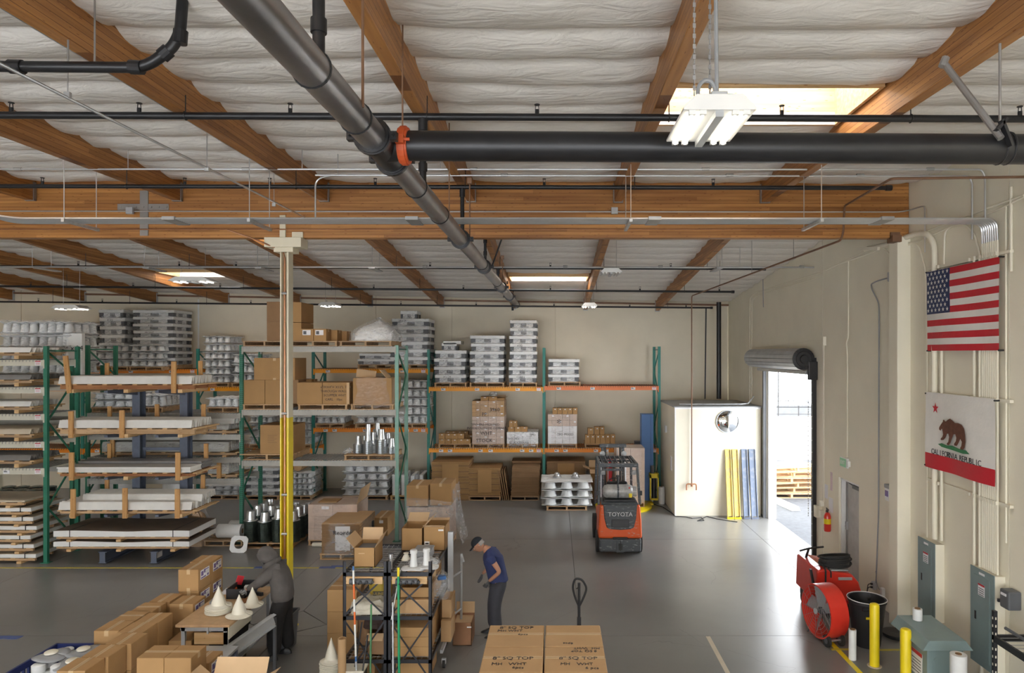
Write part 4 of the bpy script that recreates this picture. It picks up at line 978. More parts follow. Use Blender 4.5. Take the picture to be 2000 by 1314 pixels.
def wrapped(x0,x1,y0,y1,z0,z1,nx,nz,label,m_,fm,taper=0,nm='wrapped_pallet_load',tags=True,group=None,split=None,bulge=.02,palk='palwood',plbl=None,ph=.13,base=0):
    """boxes stacked under film: boxes are parts of the wrapped load together with their pallet"""
    t=thing(nm,((x0+x1)/2,(y0+y1)/2,z0),label,'wrapped load',group)
    p=dup(PAL[palk],(0,0,0),0,scale=(x1-x0+base,y1-y0+base,ph/.13)); 
    for ch in list(p.children):
        w_=ch.copy(); COL.objects.link(w_); w_.parent=t; w_.scale=p.scale
    kill(p)
    zb=z0+ph+.002; w=(x1-x0)/nx; h=(z1-zb)/nz; ny=max(1,round((y1-y0)/w*.8)); dpt=(y1-y0)/ny
    for k in range(nz):
        for j in range(ny):
            for i in range(nx):
                if 0<i<nx-1 and 0<j<ny-1 and k<nz-1: continue
                if j==ny-1 and ny>1 and k<nz-1 and i<nx-1: continue
                o=MB().box(x0+i*w+.004,y0+j*dpt+.004,zb+k*h+.002,x0+(i+1)*w-.004,y0+(j+1)*dpt-.004,zb+(k+1)*h-.002).build('box',m_ if not callable(m_) else m_(k,nz),t)
                if tags and j==0 and (i+k)%2==0: MB().box(x0+i*w+w*.55,y0-.001,zb+k*h+h*.6,x0+i*w+w*.85,y0+.003,zb+k*h+h*.85).build('small_label',M['paper'],o)
    cx_,cy_=(x0+x1)/2,(y0+y1)/2; hx,hy=(x1-x0)/2+.015,(y1-y0)/2+.015
    def fn(u,v):
        a=2*PI*u; c,s=math.cos(a),math.sin(a)
        q=(abs(c)**6+abs(s)**6)**(1/6); 
        k=1+taper*(1-v)**3+bulge*noise.noise(Vector((c*2.5,s*2.5,v*3)))
        return (cx_+hx*k*c/q,cy_+hy*k*s/q,z0+.05+(z1-z0-.04)*v+.03*noise.noise(Vector((c*3,s*3,8))))
    MB().grid(fn,40,10).build('stretch_film',fm,t,smooth=True)
    return t
x0,x1=SB(922,985,y)
t=wrapped(x0,x1,y,y+1.0,z,FZ(783,y),4,11,'tall wrapped load of small boxes with handwriting on the lower amber shelf',lambda k,n:M['cardpink'] if k<n*.55 else M['card3'],M['filmp'])
for s,sz,px,py in (('3960','.',966,800),('PP','.',946,809),('TPO PRE-MOLDED','.',948,829),('INSIDE/OUTSIDE CORNER','.',951,836),('WHT','.',950,846),('STOCK','.',946,860)):
    text(s,.16 if len(s)<6 else .11,(FX(px,y-.03),y-.03,FZ(py,y)),(1,.0,0),(0,0,1),M['ink'],t)
for k,(a,b) in enumerate(((938,953),(954,970),)): carton(FX(a,y),FX(b,y),y+.1,y+.4,FZ(783,y),FZ(775,y),('left' if k==0 else 'right')+' flat kraft box on top of the tall wrapped load',None,None,'f',name='small_carton')
carton(FX(966,y),FX(985,y),y+.15,y+.7,FZ(783,y),FZ(778,y),'open tray box overhanging the top right of the tall wrapped load',flaps=[('R',30),('B',60)],FL=.08)
m=MB(); m.lathe([(.12,0),(.15,.05),(.10,.12),(0,.14)],(FX(963,y),y+.3,FZ(774,y)),12); m.build('wrap_wad',M['filmw'],smooth=True,label='crumpled clear film wad topping the tall wrapped load',cat='plastic film')
x0,x1=SB(990,1051,y)
t=wrapped(x0,x1,y,y+1.0,z,FZ(844,y),4,2,'low film covered load marked in pen between tall load and green post',M['paper'],M['filmw'],.02,tags=False,bulge=.06)
for s,px,py in (('STUCKS',1005,864),('SPRAY',1024,864),('TPO MIX',1003,857),('TPO',1040,849)): text(s,.10,(FX(px,y-.05),y-.05,FZ(py,y)),(1,0,0),(0,0,1),M['ink'],t)
pile(0,0,y+.1,FZ(844,y),[(3,992,1030)],.16,'kraft box, lower row heaped on the film covered load','kraft boxes heaped on film load')
pile(0,0,y+.1,FZ(844,y)+.16,[(2,994,1010)],.19,'kraft box, upper row heaped on the film covered load','kraft boxes heaped on film load')
x0,x1=SB(1070,1127,y)
t=wrapped(x0,x1,y,y+1.0,z,FZ(809,y),4,5,'wrapped load with five kraft boxes on top on the right shelf',lambda k,n:M['paper'] if k<3 else M['cardpink'],M['filmp'])
text('*',.35,(FX(1092,y-.03),y-.03,FZ(827,y)),(1,0,0),(0,0,1),M['ink'],t); text('TPO MIXED',.10,(FX(1104,y-.03),y-.03,FZ(848,y)),(1,0,0),(0,0,1),M['ink'],t)
pile(0,0,y+.02,FZ(809,y),[(5,1079,1128)],.20,'kraft box topping the wrapped load on the right shelf','kraft boxes on right wrapped load')
x0,x1=SB(1142,1202,y); pallet(x0,x1,y,1.0,z,'wooden pallet under the stepped kraft boxes, right end of the lower shelf')
pile(0,0,y,z+.132,[(6,1143,1202)],.29,'kraft box in the bottom row of the stepped pile above forklift','stepped kraft boxes above the forklift')
pile(0,0,y,z+.423,[(1,1148,1159)],.20,'small box standing upper left on the stepped pile above forklift','stepped kraft boxes above the forklift')
pile(0,0,y+.02,z+.423,[(2,1161,1181)],.25,'kraft box in the top pair of the stepped pile above forklift','stepped kraft boxes above the forklift')
MB().box(FX(1240,22.2),22.1,1.57,FX(1252,22.2),22.4,1.75).build('motor_block',M['dgrey'],label='small dark machine part on the shelf left of the blue column',cat='machine part')
# ---- flat cardboard stacks under the back rack
def flatstack(px0,px1,yf,d,ytop,label,m_,pk=None,z0=0,seams=3,skew=0,n=None,bot=None):
    x0,x1=SB(px0,px1,yf); z=z0
    if pk: pallet(x0-.02,x1+.02,yf,d,z0,'pallet under the '+label,pk); z+=.131
    zt=FZ(ytop,yf); t=thing('flat_carton_stack',((x0+x1)/2,yf+d/2,z),label,'cardboard stack')
    n=n or max(8,int((zt-z)/.035)); h=(zt-z)/n; w=x1-x0
    for k in range(n):
        dx=skew*k/n+U(-.012,.012); m=MB()
        m.box(x0+dx,yf+U(0,.012),z+k*h,x1+dx,yf+d,z+(k+1)*h-.006); m.build('folded_carton',m_ if k%5 else M['card2'],t)
    m=MB(); m.box(x0+w*.28+skew*.5,yf-.012,z+.12,x0+w*.72+skew*.5,yf+.0,zt-.06); m.build('flap_band',M['card'],t) if seams else None
    return t
y2=21.35
flatstack(843,916,y2,1.25,902,'broad folded carton stack left under the lower amber shelf',M['card'])
flatstack(916,977,y2,1.1,914,'folded carton stack on a pallet, second under the amber shelf',M['card'],'palwood')
flatstack(998,1052,y2,1.0,911,'worn dark folded carton stack left of the green post',M['card2'],'oldwood',seams=0,skew=.04)
flatstack(1068,1143,y2+.5,1.1,901,'brown folded carton stack right of the green post',M['card2'])
flatstack(1000,1056,y2+.75,.7,900,'folded carton stack at the wall behind the worn dark one',M['card2'],seams=0)
for k in range(4):
    o=MB().box(0,0,0,.03,.9,.95).build('flat_carton',M['card2'],label=CNT[k]+' from left of the flat brown sheets leaning between folded stacks',cat='cardboard',group='leaning carton sheets')
    o.location=(FX(982+k*4,21.4),21.8,.0); o.rotation_euler=(0,-.16,0)
# open cartons behind forklift
carton(FX(1150,21.4),FX(1190,21.4),21.4,22.0,0,FZ(938,21.4),'large open carton, lower one left of the forklift mast',m_=M['card2'],flaps=[('L',-40),('B',80)],FL=.15)
carton(FX(1152,21.4),FX(1188,21.4),21.42,21.9,FZ(938,21.4),FZ(917,21.4),'open carton on top of the lower open one by the forklift',flaps=[('F',-25),('L',20),('B',70)],FL=.22)
MB().box(FX(1146,21.6),21.5,0,FX(1153,21.6),21.9,.86).build('drum',M['dgrey'],label='dark bin squeezed left of the open cartons',cat='bin',bevel=.03)
# moulded tray pallet in front of the post
yf=20.0; x0,x1=SB(1067,1147,yf)
pallet(x0,x1,yf,1.1,0,'low pallet under the bare moulded trays by the forklift')
for k in range(3):
    dup(BC,((x0+x1)/2,yf+.55,.13+k*.24),0,ordn(k,3)+' bare moulded cup tray in the floor stack by the forklift','bare moulded trays',scale=(x1-x0+.26*(1 if k!=1 else .9),1.2,.27))
m=[dup(BC.children[2],None) for _ in range(0)]
for k,px in enumerate((1088,1124)):
    o=MB().lathe([(.13,0),(.13,.02),(.10,.04),(.085,.10),(.05,.14),(0,.15)],(FX(px,20.6),20.6,.13+.72+.02),18).build('roof_vent',M['zinc'],smooth=True,label=('left' if k==0 else 'right')+' metal domed vent on top of the bare moulded trays',cat='vent')
# ---- contents of the middle grey rack
yg=YGF+.02
z=4.775
for k,(a,b) in enumerate(((476,560),(565,660),(664,766))): pallet(FX(a,yg),FX(b,yg),yg-.05,1.1,z,['left','middle','right'][k]+' pallet on the topmost grey deck','oldwood')
zt=z+.132
for r_,(za,zb) in enumerate(((zt,FZ(629,yg)),(FZ(629,yg),FZ(589,yg)))):
    carton(FX(521,yg),FX(554,yg),yg,yg+.9,za+.001,zb,('lower' if r_==0 else 'upper')+' left tall carton behind the column on the top deck',tape=None,m_=M['card2'])
    carton(FX(555,yg),FX(587,yg),yg+.05,yg+.9,za+.001,zb-.01,('lower' if r_==0 else 'upper')+' right tall carton behind the column on the top deck',tape=None,m_=M['card'])
xx=FX(588,yg)
for k,(a,b,yy) in enumerate(((588,612,0),(613,637,0),(622,648,.42),(636,658,.8))):
    carton(FX(a,yg),FX(b,yg),yg+yy,yg+yy+.38,zt,FZ(642+yy*3,yg),['labelled kraft carton nearest the column on the top deck','second labelled kraft carton from the column on the top deck','kraft carton behind the labelled pair on the top deck','rearmost kraft carton on the top deck'][k],tape='x',lab='F' if k<2 else None)
def lump(x0,x1,y0,y1,z0,z1,nm,label,cat,m_,seed=1,p=.6,core=None,lean=0):
    t=thing(nm,((x0+x1)/2,(y0+y1)/2,z0),label,cat)
    cx_,cy_=(x0+x1)/2,(y0+y1)/2
    def mk(f,hz,mm,nn,sd):
        def fn(u,v):
            a=2*PI*u; c,s=math.cos(a),math.sin(a); q=(abs(c)**5+abs(s)**5)**.2
            r=(1-v**3)**p if v<1 else 0
            k=f*r*(1+.10*noise.noise(Vector((c*2.5,s*2.5,v*5+sd)))+.05*noise.noise(Vector((c*7,s*7,v*9+sd))))
            return (cx_+(x1-x0)/2*k*c/q+lean*v,cy_+(y1-y0)/2*k*s/q,z0+(z1-z0)*hz*v+.04*noise.noise(Vector((c*4*r,s*4*r,sd+v*3))) if v>0 else z0)
        MB().grid(fn,36,14).build(nn,mm,t,smooth=True)
    if core: mk(.86,.9,core,'contents',seed+5)
    mk(1,1,m_,'plastic_cover',seed); return t
lump(FX(676,yg),FX(770,yg),yg,yg+1.1,zt,FZ(616,yg),'covered_load','heap under clear plastic cover at right end of top deck','covered load',M['film'],3,1.5,M['whitep'],lean=.10)
z=3.225
for k,(a,b) in enumerate(((476,558),(583,680),(686,770))): pallet(FX(a,yg),FX(b,yg),yg-.05,1.1,z,['left','middle','right'][k]+' pallet on the second grey deck','palwood')
zt=z+.132
zb=FZ(742,yg)
carton(FX(476,yg),FX(517,yg),yg,yg+.6,zt,zb,'left plain carton in the bottom row, second grey deck',tape=None)
carton(FX(518,yg),FX(558,yg),yg,yg+.6,zt,zb,'second plain carton in the bottom row, second grey deck',tape=None)
carton(FX(559,yg),FX(580,yg),yg+.1,yg+1.0,zt,zb,'carton right behind the column, second grey deck',tape=None,m_=M['card2'])
carton(FX(558,yg),FX(591,yg),yg+.62,yg+1.05,zt,zb-.01,'rear carton right of the column, second grey deck',tape='x')
carton(FX(495,yg),FX(575,yg),yg+.03,yg+.8,zb,FZ(699,yg),'wide carton lying on the bottom row, second grey deck',tape='y',tw=.07)
zc=FZ(747,yg)
carton(FX(580,yg),FX(629,yg),yg,yg+.55,zt,zc,'blank half of the big carton pair, second grey deck',tape=None)
o=carton(FX(630,yg),FX(682,yg),yg,yg+.55,zt,zc,'big carton with handwritten lines, second grey deck',tape=None)
for k,(s,px) in enumerate((('6"WX4"H X12"L TPO',654),('THROUGH WALL',650),('SCUPPER WHT',652),('CARL   10pc',650))): text(s,.082,(FX(px+2,yg),yg-.003,FZ(756+k*8,yg)),(1,0,.0),(0,0,1),M['ink'],o,jit=.008)
MB().box(FX(677,yg),yg-.006,zt,FX(682.5,yg),yg,zc).build('corner_board',M['cardin'],o)
carton(FX(582,yg),FX(682,yg),yg+.56,yg+1.05,zt,zc-.005,'long carton behind the handwritten one, second grey deck',tape='x')
t=wrapped(FX(689,yg),FX(765,yg),yg,yg+1.0,z,FZ(738,yg),1,1,'film wrapped carton load with raised flaps, right end second deck',M['card'],M['filmp'],.10,tags=False,bulge=.05)
for sx,a in ((-1,60),(1,120)):
    m=MB(); xm=FX(727,yg); m.bar((xm+sx*.3,yg+.5,FZ(740,yg)),(xm+sx*.12-(.15 if sx<0 else -.0),yg+.5,FZ(731,yg)+.1),.5,.012); m.build('flap',M['cardin'],t)
z=1.99
pallet(FX(470,yg),FX(575,yg),yg-.05,1.15,z,'pallet on the lowest grey deck behind the column','palwood',h=.15)
o=carton(FX(508,yg),FX(573,yg),yg,yg+.8,z+.151,FZ(830,yg),'tall printed carton behind the column, lowest grey deck',tape=None)
m=MB()
for k in range(5): m.box(FX(523,yg),yg-.002,FZ(850+k*3.5,yg)-.006,FX(541-(k%2)*5,yg),yg,FZ(850+k*3.5,yg)+.006)
m.build('printing',M['card2'],o)
pallet(FX(673,yg),FX(768,yg),yg-.05,1.05,z,'pallet carrying metal cones on the lowest grey deck','palwood')
# metal cone stacks on it
def cones(x,y,z,n,top,r,label,group=None,dark=False,lean=0,bucket=False):
    kb=(.70,.52) if bucket else (.66,.46)
    t=thing('cone_stack',(x,y,z),label,'cone stack',group)
    m=MB(); zz=z
    for k in range(n):
        m.lathe([(r*.55,zz),(r,zz+.004),(r,zz+.012),(r*.62,zz+.018),(r*.55,zz+.026)],(x+lean*(zz-z),y,0),14); zz+=.026
    m.build('nested_rims',M['zincd'] if dark else M['zinc'],t,smooth=False)['kind']='stuff'
    if top: MB().lathe([(r,zz),(r*.99,zz+.01),(r*kb[0],zz+.015),(r*kb[1],zz+top),(0,zz+top+.003)],(x+lean*(zz-z),y,0),18).build('top_cone',M['zinc'],t,smooth=True)
    return t
zz=z+.132
for kk,(px,yy,n,tp,r_) in enumerate(((700,.25,8,.22,.13),(712,.55,6,.24,.13),(719,.15,12,.42,.12),(729,.3,9,.28,.14),(737,.6,16,.3,.12),(745,.2,13,.26,.15),(757,.5,9,.24,.14),(765,.2,6,.22,.13))):
    cones(FX(px,yg+yy),yg+yy,zz,n,tp,r_,['first','second','third','fourth','fifth','sixth','seventh','last'][kk]+' from left of the shiny cone stacks on the lowest grey deck','metal cones on the lowest deck')
m=MB(); m.lathe([(.0,0),(.14,.02),(.12,.08),(.07,.13),(0,.14)],(FX(680,yg+.2),yg+.2,zz),12); m.build('loose_flashing',M['filmw'],smooth=True,label='small loose white flashing left of the metal cones',cat='flashing')
# floor pallet with the galvanized cone stacks
yf=16.1; pallet(FX(474,yf),FX(572,yf),yf,1.55,0,'wide pallet under the dark metal can stacks beside the column','palwood')
for i in range(4):
    for j in range(4):
        X=FX(489,yf+.15)+i*.335; Y=yf+.18+j*.36
        cones(X,Y,.132,int(18+R()*4),.22,.165,CNT[i]+' from left in the '+['front','second','third','rear'][j]+' row of bucket topped dark can stacks','dark metal can stacks by the column',True,bucket=True)
# white rolls and a square flashing left of it
yf=16.3; pallet(FX(398,yf),FX(474,yf),yf,.8,0,'low pallet under the two white fabric rolls','oldwood')
for k,(dx,dy,dz) in enumerate(((0,.25,0),(.12,.62,.0))):
    a=Vector((FX(417,yf)+dx,yf+dy,.132+.17)); MB().cyl(a,a+Vector((.58,0,0)),.165,n=20).cyl(a+Vector((.575,0,0)),a+Vector((.585,0,0)),.06,n=14,mi=1).build('fabric_roll',[M['white'],M['card2']],smooth=True,label=('front' if k==0 else 'rear')+' thick white fabric roll lying on the low pallet',cat='roll')
o=MB(); cx_,cz_=0,0; n=16
ring=[(.10*math.cos(2*PI*k/n+PI/n),.10*math.sin(2*PI*k/n+PI/n)) for k in range(n)]
def sqp(a):
    c,s=math.cos(a),math.sin(a); q=(abs(c)**8+abs(s)**8)**(1/8); return (.19*c/q,.19*s/q)
vs=[];fs=[]
for k in range(n):
    a=2*PI*k/n+PI/n; i_=ring[k]; o_=sqp(a)
    vs+=[(i_[0],0,i_[1]),(o_[0],0,o_[1]),(i_[0],.03,i_[1]),(o_[0],.03,o_[1])]
for k in range(n):
    j=(k+1)%n; a,b=4*k,4*j; fs+=[(a,b,b+1,a+1),(a+2,a+3,b+3,b+2),(a+1,b+1,b+3,a+3),(a,a+2,b+2,b)]
q=MB().add(vs,fs).build('square_flashing',M['whitep'],bevel=.004,label='white square flashing with a round hole leaning by the green post',cat='flashing')
q.location=(FX(458,15.6),15.75,.0); q.rotation_euler=(-.25,.1,.15)
# ================================================================ CANTILEVER RACK, TRIM LOADS, SHEET STACKS
t=thing('cantilever_rack',(-9.3,15.6,0),'blue grey cantilever rack with two columns carrying the long trim loads','cantilever rack')
for X in (-9.87,-8.75):
    m=MB(); m.box(X-.09,16.1,.25,X+.09,16.12,3.86); m.box(X-.09,16.32,.25,X+.09,16.34,3.86); m.box(X-.012,16.12,.25,X+.012,16.32,3.86); m.build('rack_column',holes('column punched '+str(X),(.11,.13,.18),step=.09) if X<-9 else bpy.data.materials['column punched -9.87'],t)
    m=MB(); m.box(X-.09,14.9,.02,X+.09,16.4,.035); m.box(X-.09,14.9,.255,X+.09,16.4,.27); m.box(X-.01,14.92,.035,X+.01,16.4,.255); m.box(X-.06,14.9,.035,X+.06,14.915,.255); m.build('base_beam',M['bluegrey'],t)
    for z in (3.68,2.7,1.77,.95): MB().prism([(X-.04,15.02,z+.05),(X-.04,15.02,z+.1),(X-.04,16.1,z+.1),(X-.04,16.1,z-.06)],(.08,0,0)).build('arm',M['bluegrey'],t)
MB().box(-8.73+.0,14.905,.09,-8.62,14.912,.2).build('rack_label',M['paper'],t) if 0 else MB().box(-8.738,15.0,.1,-8.732,15.2,.22).build('rack_label',M['paper'],t)
for z in (3.72,2.3,.9): MB().box(-9.78,16.2,z,-8.84,16.24,z+.07).build('cross_brace',M['bluegrey'],t)
def frame(x0,x1,y0,y1,z,h,label,fs=(),rs=(),stk=(.5,.5),m1='redwood',ms='pinez'):
    """wooden carrying frame: long rails, cross boards, upright stakes (at given x)"""
    t=thing('carrying_frame',((x0+x1)/2,(y0+y1)/2,z),label,'wooden frame')
    for y in (y0+.03,(y0+y1)/2,y1-.07): MB().box(x0+.06,y,z+.03,x1-.06,y+.05,z+h-.022).build('rail',M[m1],t)
    n=int((x1-x0)/.34)
    for k in range(n+1): X=x0+(x1-x0-.1)*k/n; MB().box(X,y0+.02,z+h-.022,X+.1,y1,z+h).build('cross_board',M['piney'],t)
    for X in (x0+.35,(x0+x1)/2,x1-.35): MB().box(X-.05,y0-.03,z-.045,X+.05,y1+.05,z+.03).build('bearer',M['piney'],t)
    for X,b,a,ln in fs: MB().bar((X,y0-.03,z-b),(X+ln,y0-.03,z+h+a),.10,.04,up=(0,1,0)).build('stake',M[ms],t)
    for X,b,a,ln in rs: MB().bar((X,y1+.06,z-b),(X+ln,y1+.06,z+h+a),.09,.04,up=(0,1,0)).build('stake',M[ms],t)
    return t
def angles(x0,x1,y0,y1,z,hh,n,label,group,m_=None,slant=0):
    p=(y1-y0)/n; t_=.012
    prof=lambda y:[(y,z),(y+p*.5,z+hh),(y+p,z),(y+p-.012,z),(y+p*.5,z+hh-.024),(y+.012,z)]
    proto=MB().prism([(x0,a,b) for a,b in prof(y0)],(x1-x0,0,0)).build('angle_trim',m_ or M['trim'],label=label,cat='trim',group=group)
    for k in range(1,n):
        c=dup(proto); c.location.y+=k*p; c.location.x+=U(-.03,.03)+slant*k
    return proto
def flats(x0,x1,y0,y1,z,n,label,group,m_=None,th=.02):
    for k in range(n):
        MB().box(x0+U(-.02,.02),y0+U(0,.03),z+k*th,x1+U(-.02,.02),y1-U(0,.02),z+k*th+th-.003).build('flat_trim',m_ or M['trim'],label=label,cat='trim',group=group)
x0,x1=-10.93,-8.0; ya,yb=14.98,16.0
LV=[(3.78,.145,'top','highest'),(2.80,.155,'second','second highest'),(1.87,.11,'third','third'),(1.05,.10,'fourth','fourth')]
st=[[(FX(139,15),.05,.62,-.09),(FX(342,15),.05,.50,.0)],[(FX(142,15),.05,.38,.0),(FX(241,15),.05,.40,0)],[(FX(143,15),.05,.45,0),(FX(350,15),.05,.45,0)],[(FX(146,15),.06,.48,0),(FX(247,15),.06,.50,0),(FX(349,15),.06,.48,0)]]
rs=[[(FX(206,16),0,.45,0),(FX(389,16),0,.5,0)],[(FX(211,16),0,.4,0),(FX(304,16),0,.45,0),(FX(395,16),0,.45,0)],[(FX(211,16),0,.5,0),(FX(400,16),0,.5,0)],[(FX(206,16),0,.6,0),(FX(394,16),0,.6,0)]]
for i,(z,h,nm,nm2) in enumerate(LV):
    frame(x0,x1+.15,ya,yb,z,h,'wooden carrying frame with upright stakes, '+nm2+' cantilever level',st[i],rs[i],m1='redwood' if i in (0,2) else 'palwood')
    zz=z+h+.002
    if i==2:
        flats(x0,x1,ya+.02,ya+.5,zz,4,'flat white trim strip in the pile on the third cantilever level','white flat trims third level',th=.03)
        flats(x0+.1,x1,ya+.5,yb-.05,zz,7,'flat grey trim strip behind the white ones on the third cantilever level','grey flat trims third level',M['grsheet'],.025)
    else:
        angles(x0,x1,ya+.05,yb-.05,zz,.17,9,'white angle trim nested in the load on the '+nm+' cantilever level','white angle trims '+nm+' level')
        if i==3: angles(x0+.35,x1+.1,ya+.3,yb-.02,zz+.14,.15,7,'white angle trim nested in the upper layer on the fourth cantilever level','white angle trims fourth level upper layer')
# sheet bundles on the base beams
def sheets(x0,x1,y0,y1,z,zt,label,top,edge,straps=(.12,.88),h=.10,m1='palwood',wig=0):
    t=thing('sheet_bundle',((x0+x1)/2,(y0+y1)/2,z),label,'sheet bundle')
    for X in (x0+.35,(x0+x1)/2-.05,x1-.35): MB().box(X-.05,y0-.03,z,X+.05,y1,z+.05).build('bearer',M['pine'],t)
    for y in (y0+.03,(y0+y1)/2,y1-.08): MB().box(x0+.04,y,z+.05,x1-.04,y+.05,z+h+.0).build('rail',M[m1],t)
    n=9
    for k in range(n): X=x0+.08+(x1-x0-.26)*k/(n-1); MB().box(X,y0+.02,z+h,X+.1,y1-.02,z+h+.018).build('cross_board',M['pine'],t)
    zz=z+h+.019
    if wig:
        m=MB()
        def fn(u,v): return (x0+(x1-x0)*u,y0+(y1-y0)*v,zt+.012*math.sin(u*9)+.006*noise.noise(Vector((u*5,v*5,z))))
        m.grid(fn,24,10); n0=len(m.v); 
        def fe(u,v): 
            a=zt+.012*math.sin(u*9)+.006*noise.noise(Vector((u*5,0,z))); return (x0+(x1-x0)*u,y0-.004,zz+(a-zz)*v)
        m.grid(fe,24,2,1); 
        m.add([(x1+.003,y0,zz),(x1+.003,y1,zz),(x1+.003,y1,zt),(x1+.003,y0,zt)],[(0,1,2,3)],1)
        m.build('wrapped_sheets',[top,edge],t)
        MB().box(x0+.01,y0+.01,zz,x1-.01,y1-.01,zt-.03).build('sheet_core',edge,t)
    else:
        MB().box(x0,y0,zz,x1,y1,zt-.006).build('wrapped_edge',edge,t,bevel=.006,seg=1); MB().box(x0+.012,y0+.012,zt-.006,x1-.012,y1-.012,zt).build('top_sheet',top,t)
    for f in straps:
        X=x0+(x1-x0)*f; MB().box(X-.008,y0-.008,zz-.01,X+.008,y0-.002,zt+.014).box(X-.008,y0-.008,zt+.008,X+.008,y1,zt+.016).build('strap',M['black'],t)
    return t
sheets(-10.95,-7.98,14.92,16.08,.275,.485,'lower long wrapped sheet bundle on the cantilever base',M['brownt'],M['white'],h=.085,wig=1)
sheets(-10.95,-7.98,14.92,16.08,.49,.72,'upper long brown topped sheet bundle on the cantilever base',M['brownt'],M['white'],h=.085,wig=1)
# sheets on the floor in the leftmost rack
zs=[0,.21,.41,.61,.81,1.01]
for k,z in enumerate(zs): sheets(-14.75,-11.36-.06*((k*37)%3),14.95+.02*(k%2),16.02,z,z+.205,(['lowest','second','third','fourth','fifth','sixth'][k]+' white edged sheet bundle in the floor stack under the leftmost rack'),M['sheet'],M['white'],straps=(.93,.45),h=.10)
sheets(-14.75,-11.6,14.95,16.02,1.22,1.375,'topmost bare tan sheet bundle in the floor stack under the leftmost rack',M['sheet'],M['sheet'],straps=(),h=.10)
# trim loads in the leftmost rack
for k,(z,mm,wd) in enumerate(((4.47,M['trim'],'white'),(3.87,M['grsheet'],'grey'),(3.28,M['trim'],'white'),(2.67,M['sheet'],'tan'),(2.09,M['grsheet'],'grey'))):
    nm=['top','second','third','fourth','lowest'][k]
    frame(-14.85,-11.45,15.0,15.98,z+.05,.10,'wooden frame under the nested trim on the '+nm+' shelf of the leftmost rack',m1='oldwood')
    angles(-14.8,-11.55,15.03,15.95,z+.152,.11,9,wd+' angle trim nested on the '+nm+' shelf of the leftmost rack',nm+' shelf trim of leftmost rack',mm)
# wrapped bulk on the top of it and behind
stack(BB,-13.9,-12.3,16.3,1.0,4.3,.37,3,'wrapped white bulk tray stack at the upper left edge',pl=False) if 0 else None
for k,(a,b) in enumerate(((-10,52),(56,126))):
    x_0,x_1=SB(a,b,YBF-3.0)
for k in range(4):
    for j,(a,b) in enumerate(((-12,58),(60,127))):
        xa,xb=FX(a,16.25),FX(b,16.25)
        o=dup(BB,((xa+xb)/2,16.95,4.10+k*.32),PI/2 if k%2 else 0,ordn(k,4)+(' of the outer' if j==0 else ' of the inner')+' wrapped tray column at the upper left edge',scale=((1.1,xb-xa,.34) if k%2 else (xb-xa,1.1,.34)))
t=thing('pallet_rack',(-13.3,17.0,0),'green and cream rack behind the leftmost rack carrying the wrapped tray columns','pallet rack')
for X in (-15.0,-11.55):
    for Y in (16.35,17.45): MB().box(X-.04,Y-.035,0,X+.04,Y+.035,4.3).build('upright_post',M['dgreen'],t)
for z in (4.08,3.0,1.9):
    for Y in (16.35,17.45): MB().box(-14.96,Y-.03,z-.12,-11.59,Y+.03,z).build('beam',M['gbeam'],t)
MB().box(-14.96,16.35,4.07,-11.59,17.45,4.085).build('deck_board',M['gbeam'],t)
o=MB().box(FX(126,16.5),16.45,4.09,FX(163,16.5),16.55,FZ(651,16.5)).build('size_board',M['white'],label='white board with a handwritten size, upper left behind the green post',cat='board')
text('24 x 24',.17,(FX(141,16.44),16.445,FZ(680,16.45)),(1,0,0),(0,0,1),M['ink'],o,jit=.01); text('TV',.10,(FX(126,16.44),16.445,FZ(691,16.45)),(1,0,0),(0,0,1),M['ink'],o)
# cans glimpsed behind
for i in range(4):
    for j in range(2):
        cones(-13.7+i*.34+.1*j,16.62+j*.4,.0,50,0,.15,CNT[i]+' from left, '+['front','rear'][j]+' row, tall can stacks behind the leftmost rack','cans behind the leftmost rack',True)
# wrapped gutters in the grey rack left bay
def gut(x0,x1,y0,y1,z,zt,label,end):
    t=thing('wrapped_trim_load',((x0+x1)/2,(y0+y1)/2,z),label,'wrapped trim')
    n=5; w=(y1-y0)/n
    for k in range(n): MB().prism([(x0,y0+k*w,z),(x0,y0+k*w+w*.9,z),(x0,y0+k*w+w*.7,zt),(x0,y0+k*w+w*.2,zt)],(x1-x0-.3,0,0)).build('gutter',M['gbeam'],t)
    def fn(u,v):
        a=2*PI*v; c,s=math.cos(a),math.sin(a); q=(abs(c)**4+abs(s)**4)**.25
        k=(1-max(0,(u-.8)/.2)**2*.5)*(1+.07*noise.noise(Vector((u*9,c*2,s*2))))
        return (x0+(x1-x0)*u,(y0+y1)/2+(y1-y0)*.53*k*c/q,(z+zt)/2+(zt-z)*.53*k*s/q)
    MB().grid(fn,30,16).build('plastic_sleeve',M['film'],t,smooth=True); return t
for z,zt,a,b,lb in ((2.18,2.42,196,470,'on the third grey beam'),(1.64,1.9,404,480,'on the fourth grey beam'),(2.72,2.86,330,470,'on the second grey beam')):
    x_0,x_1=FX(a,yg),FX(b,yg)
    frame(x_0,min(x_1,-7.75),yg+.03,yg+.95,z-.11,.105,'wooden frame below the wrapped gutters '+lb,[(x_0+.3,0,.35,0)],m1='oldwood')
    gut(x_0,min(x_1,-7.72),yg+.05,yg+.9,z,zt,'film wrapped grey gutters '+lb+' behind the cantilever rack',0)
angles(FX(330,yg),FX(455,yg),yg+.05,yg+.9,2.87,.13,7,'white angle trim nested beside the green post, second grey beam','white trims by green post')
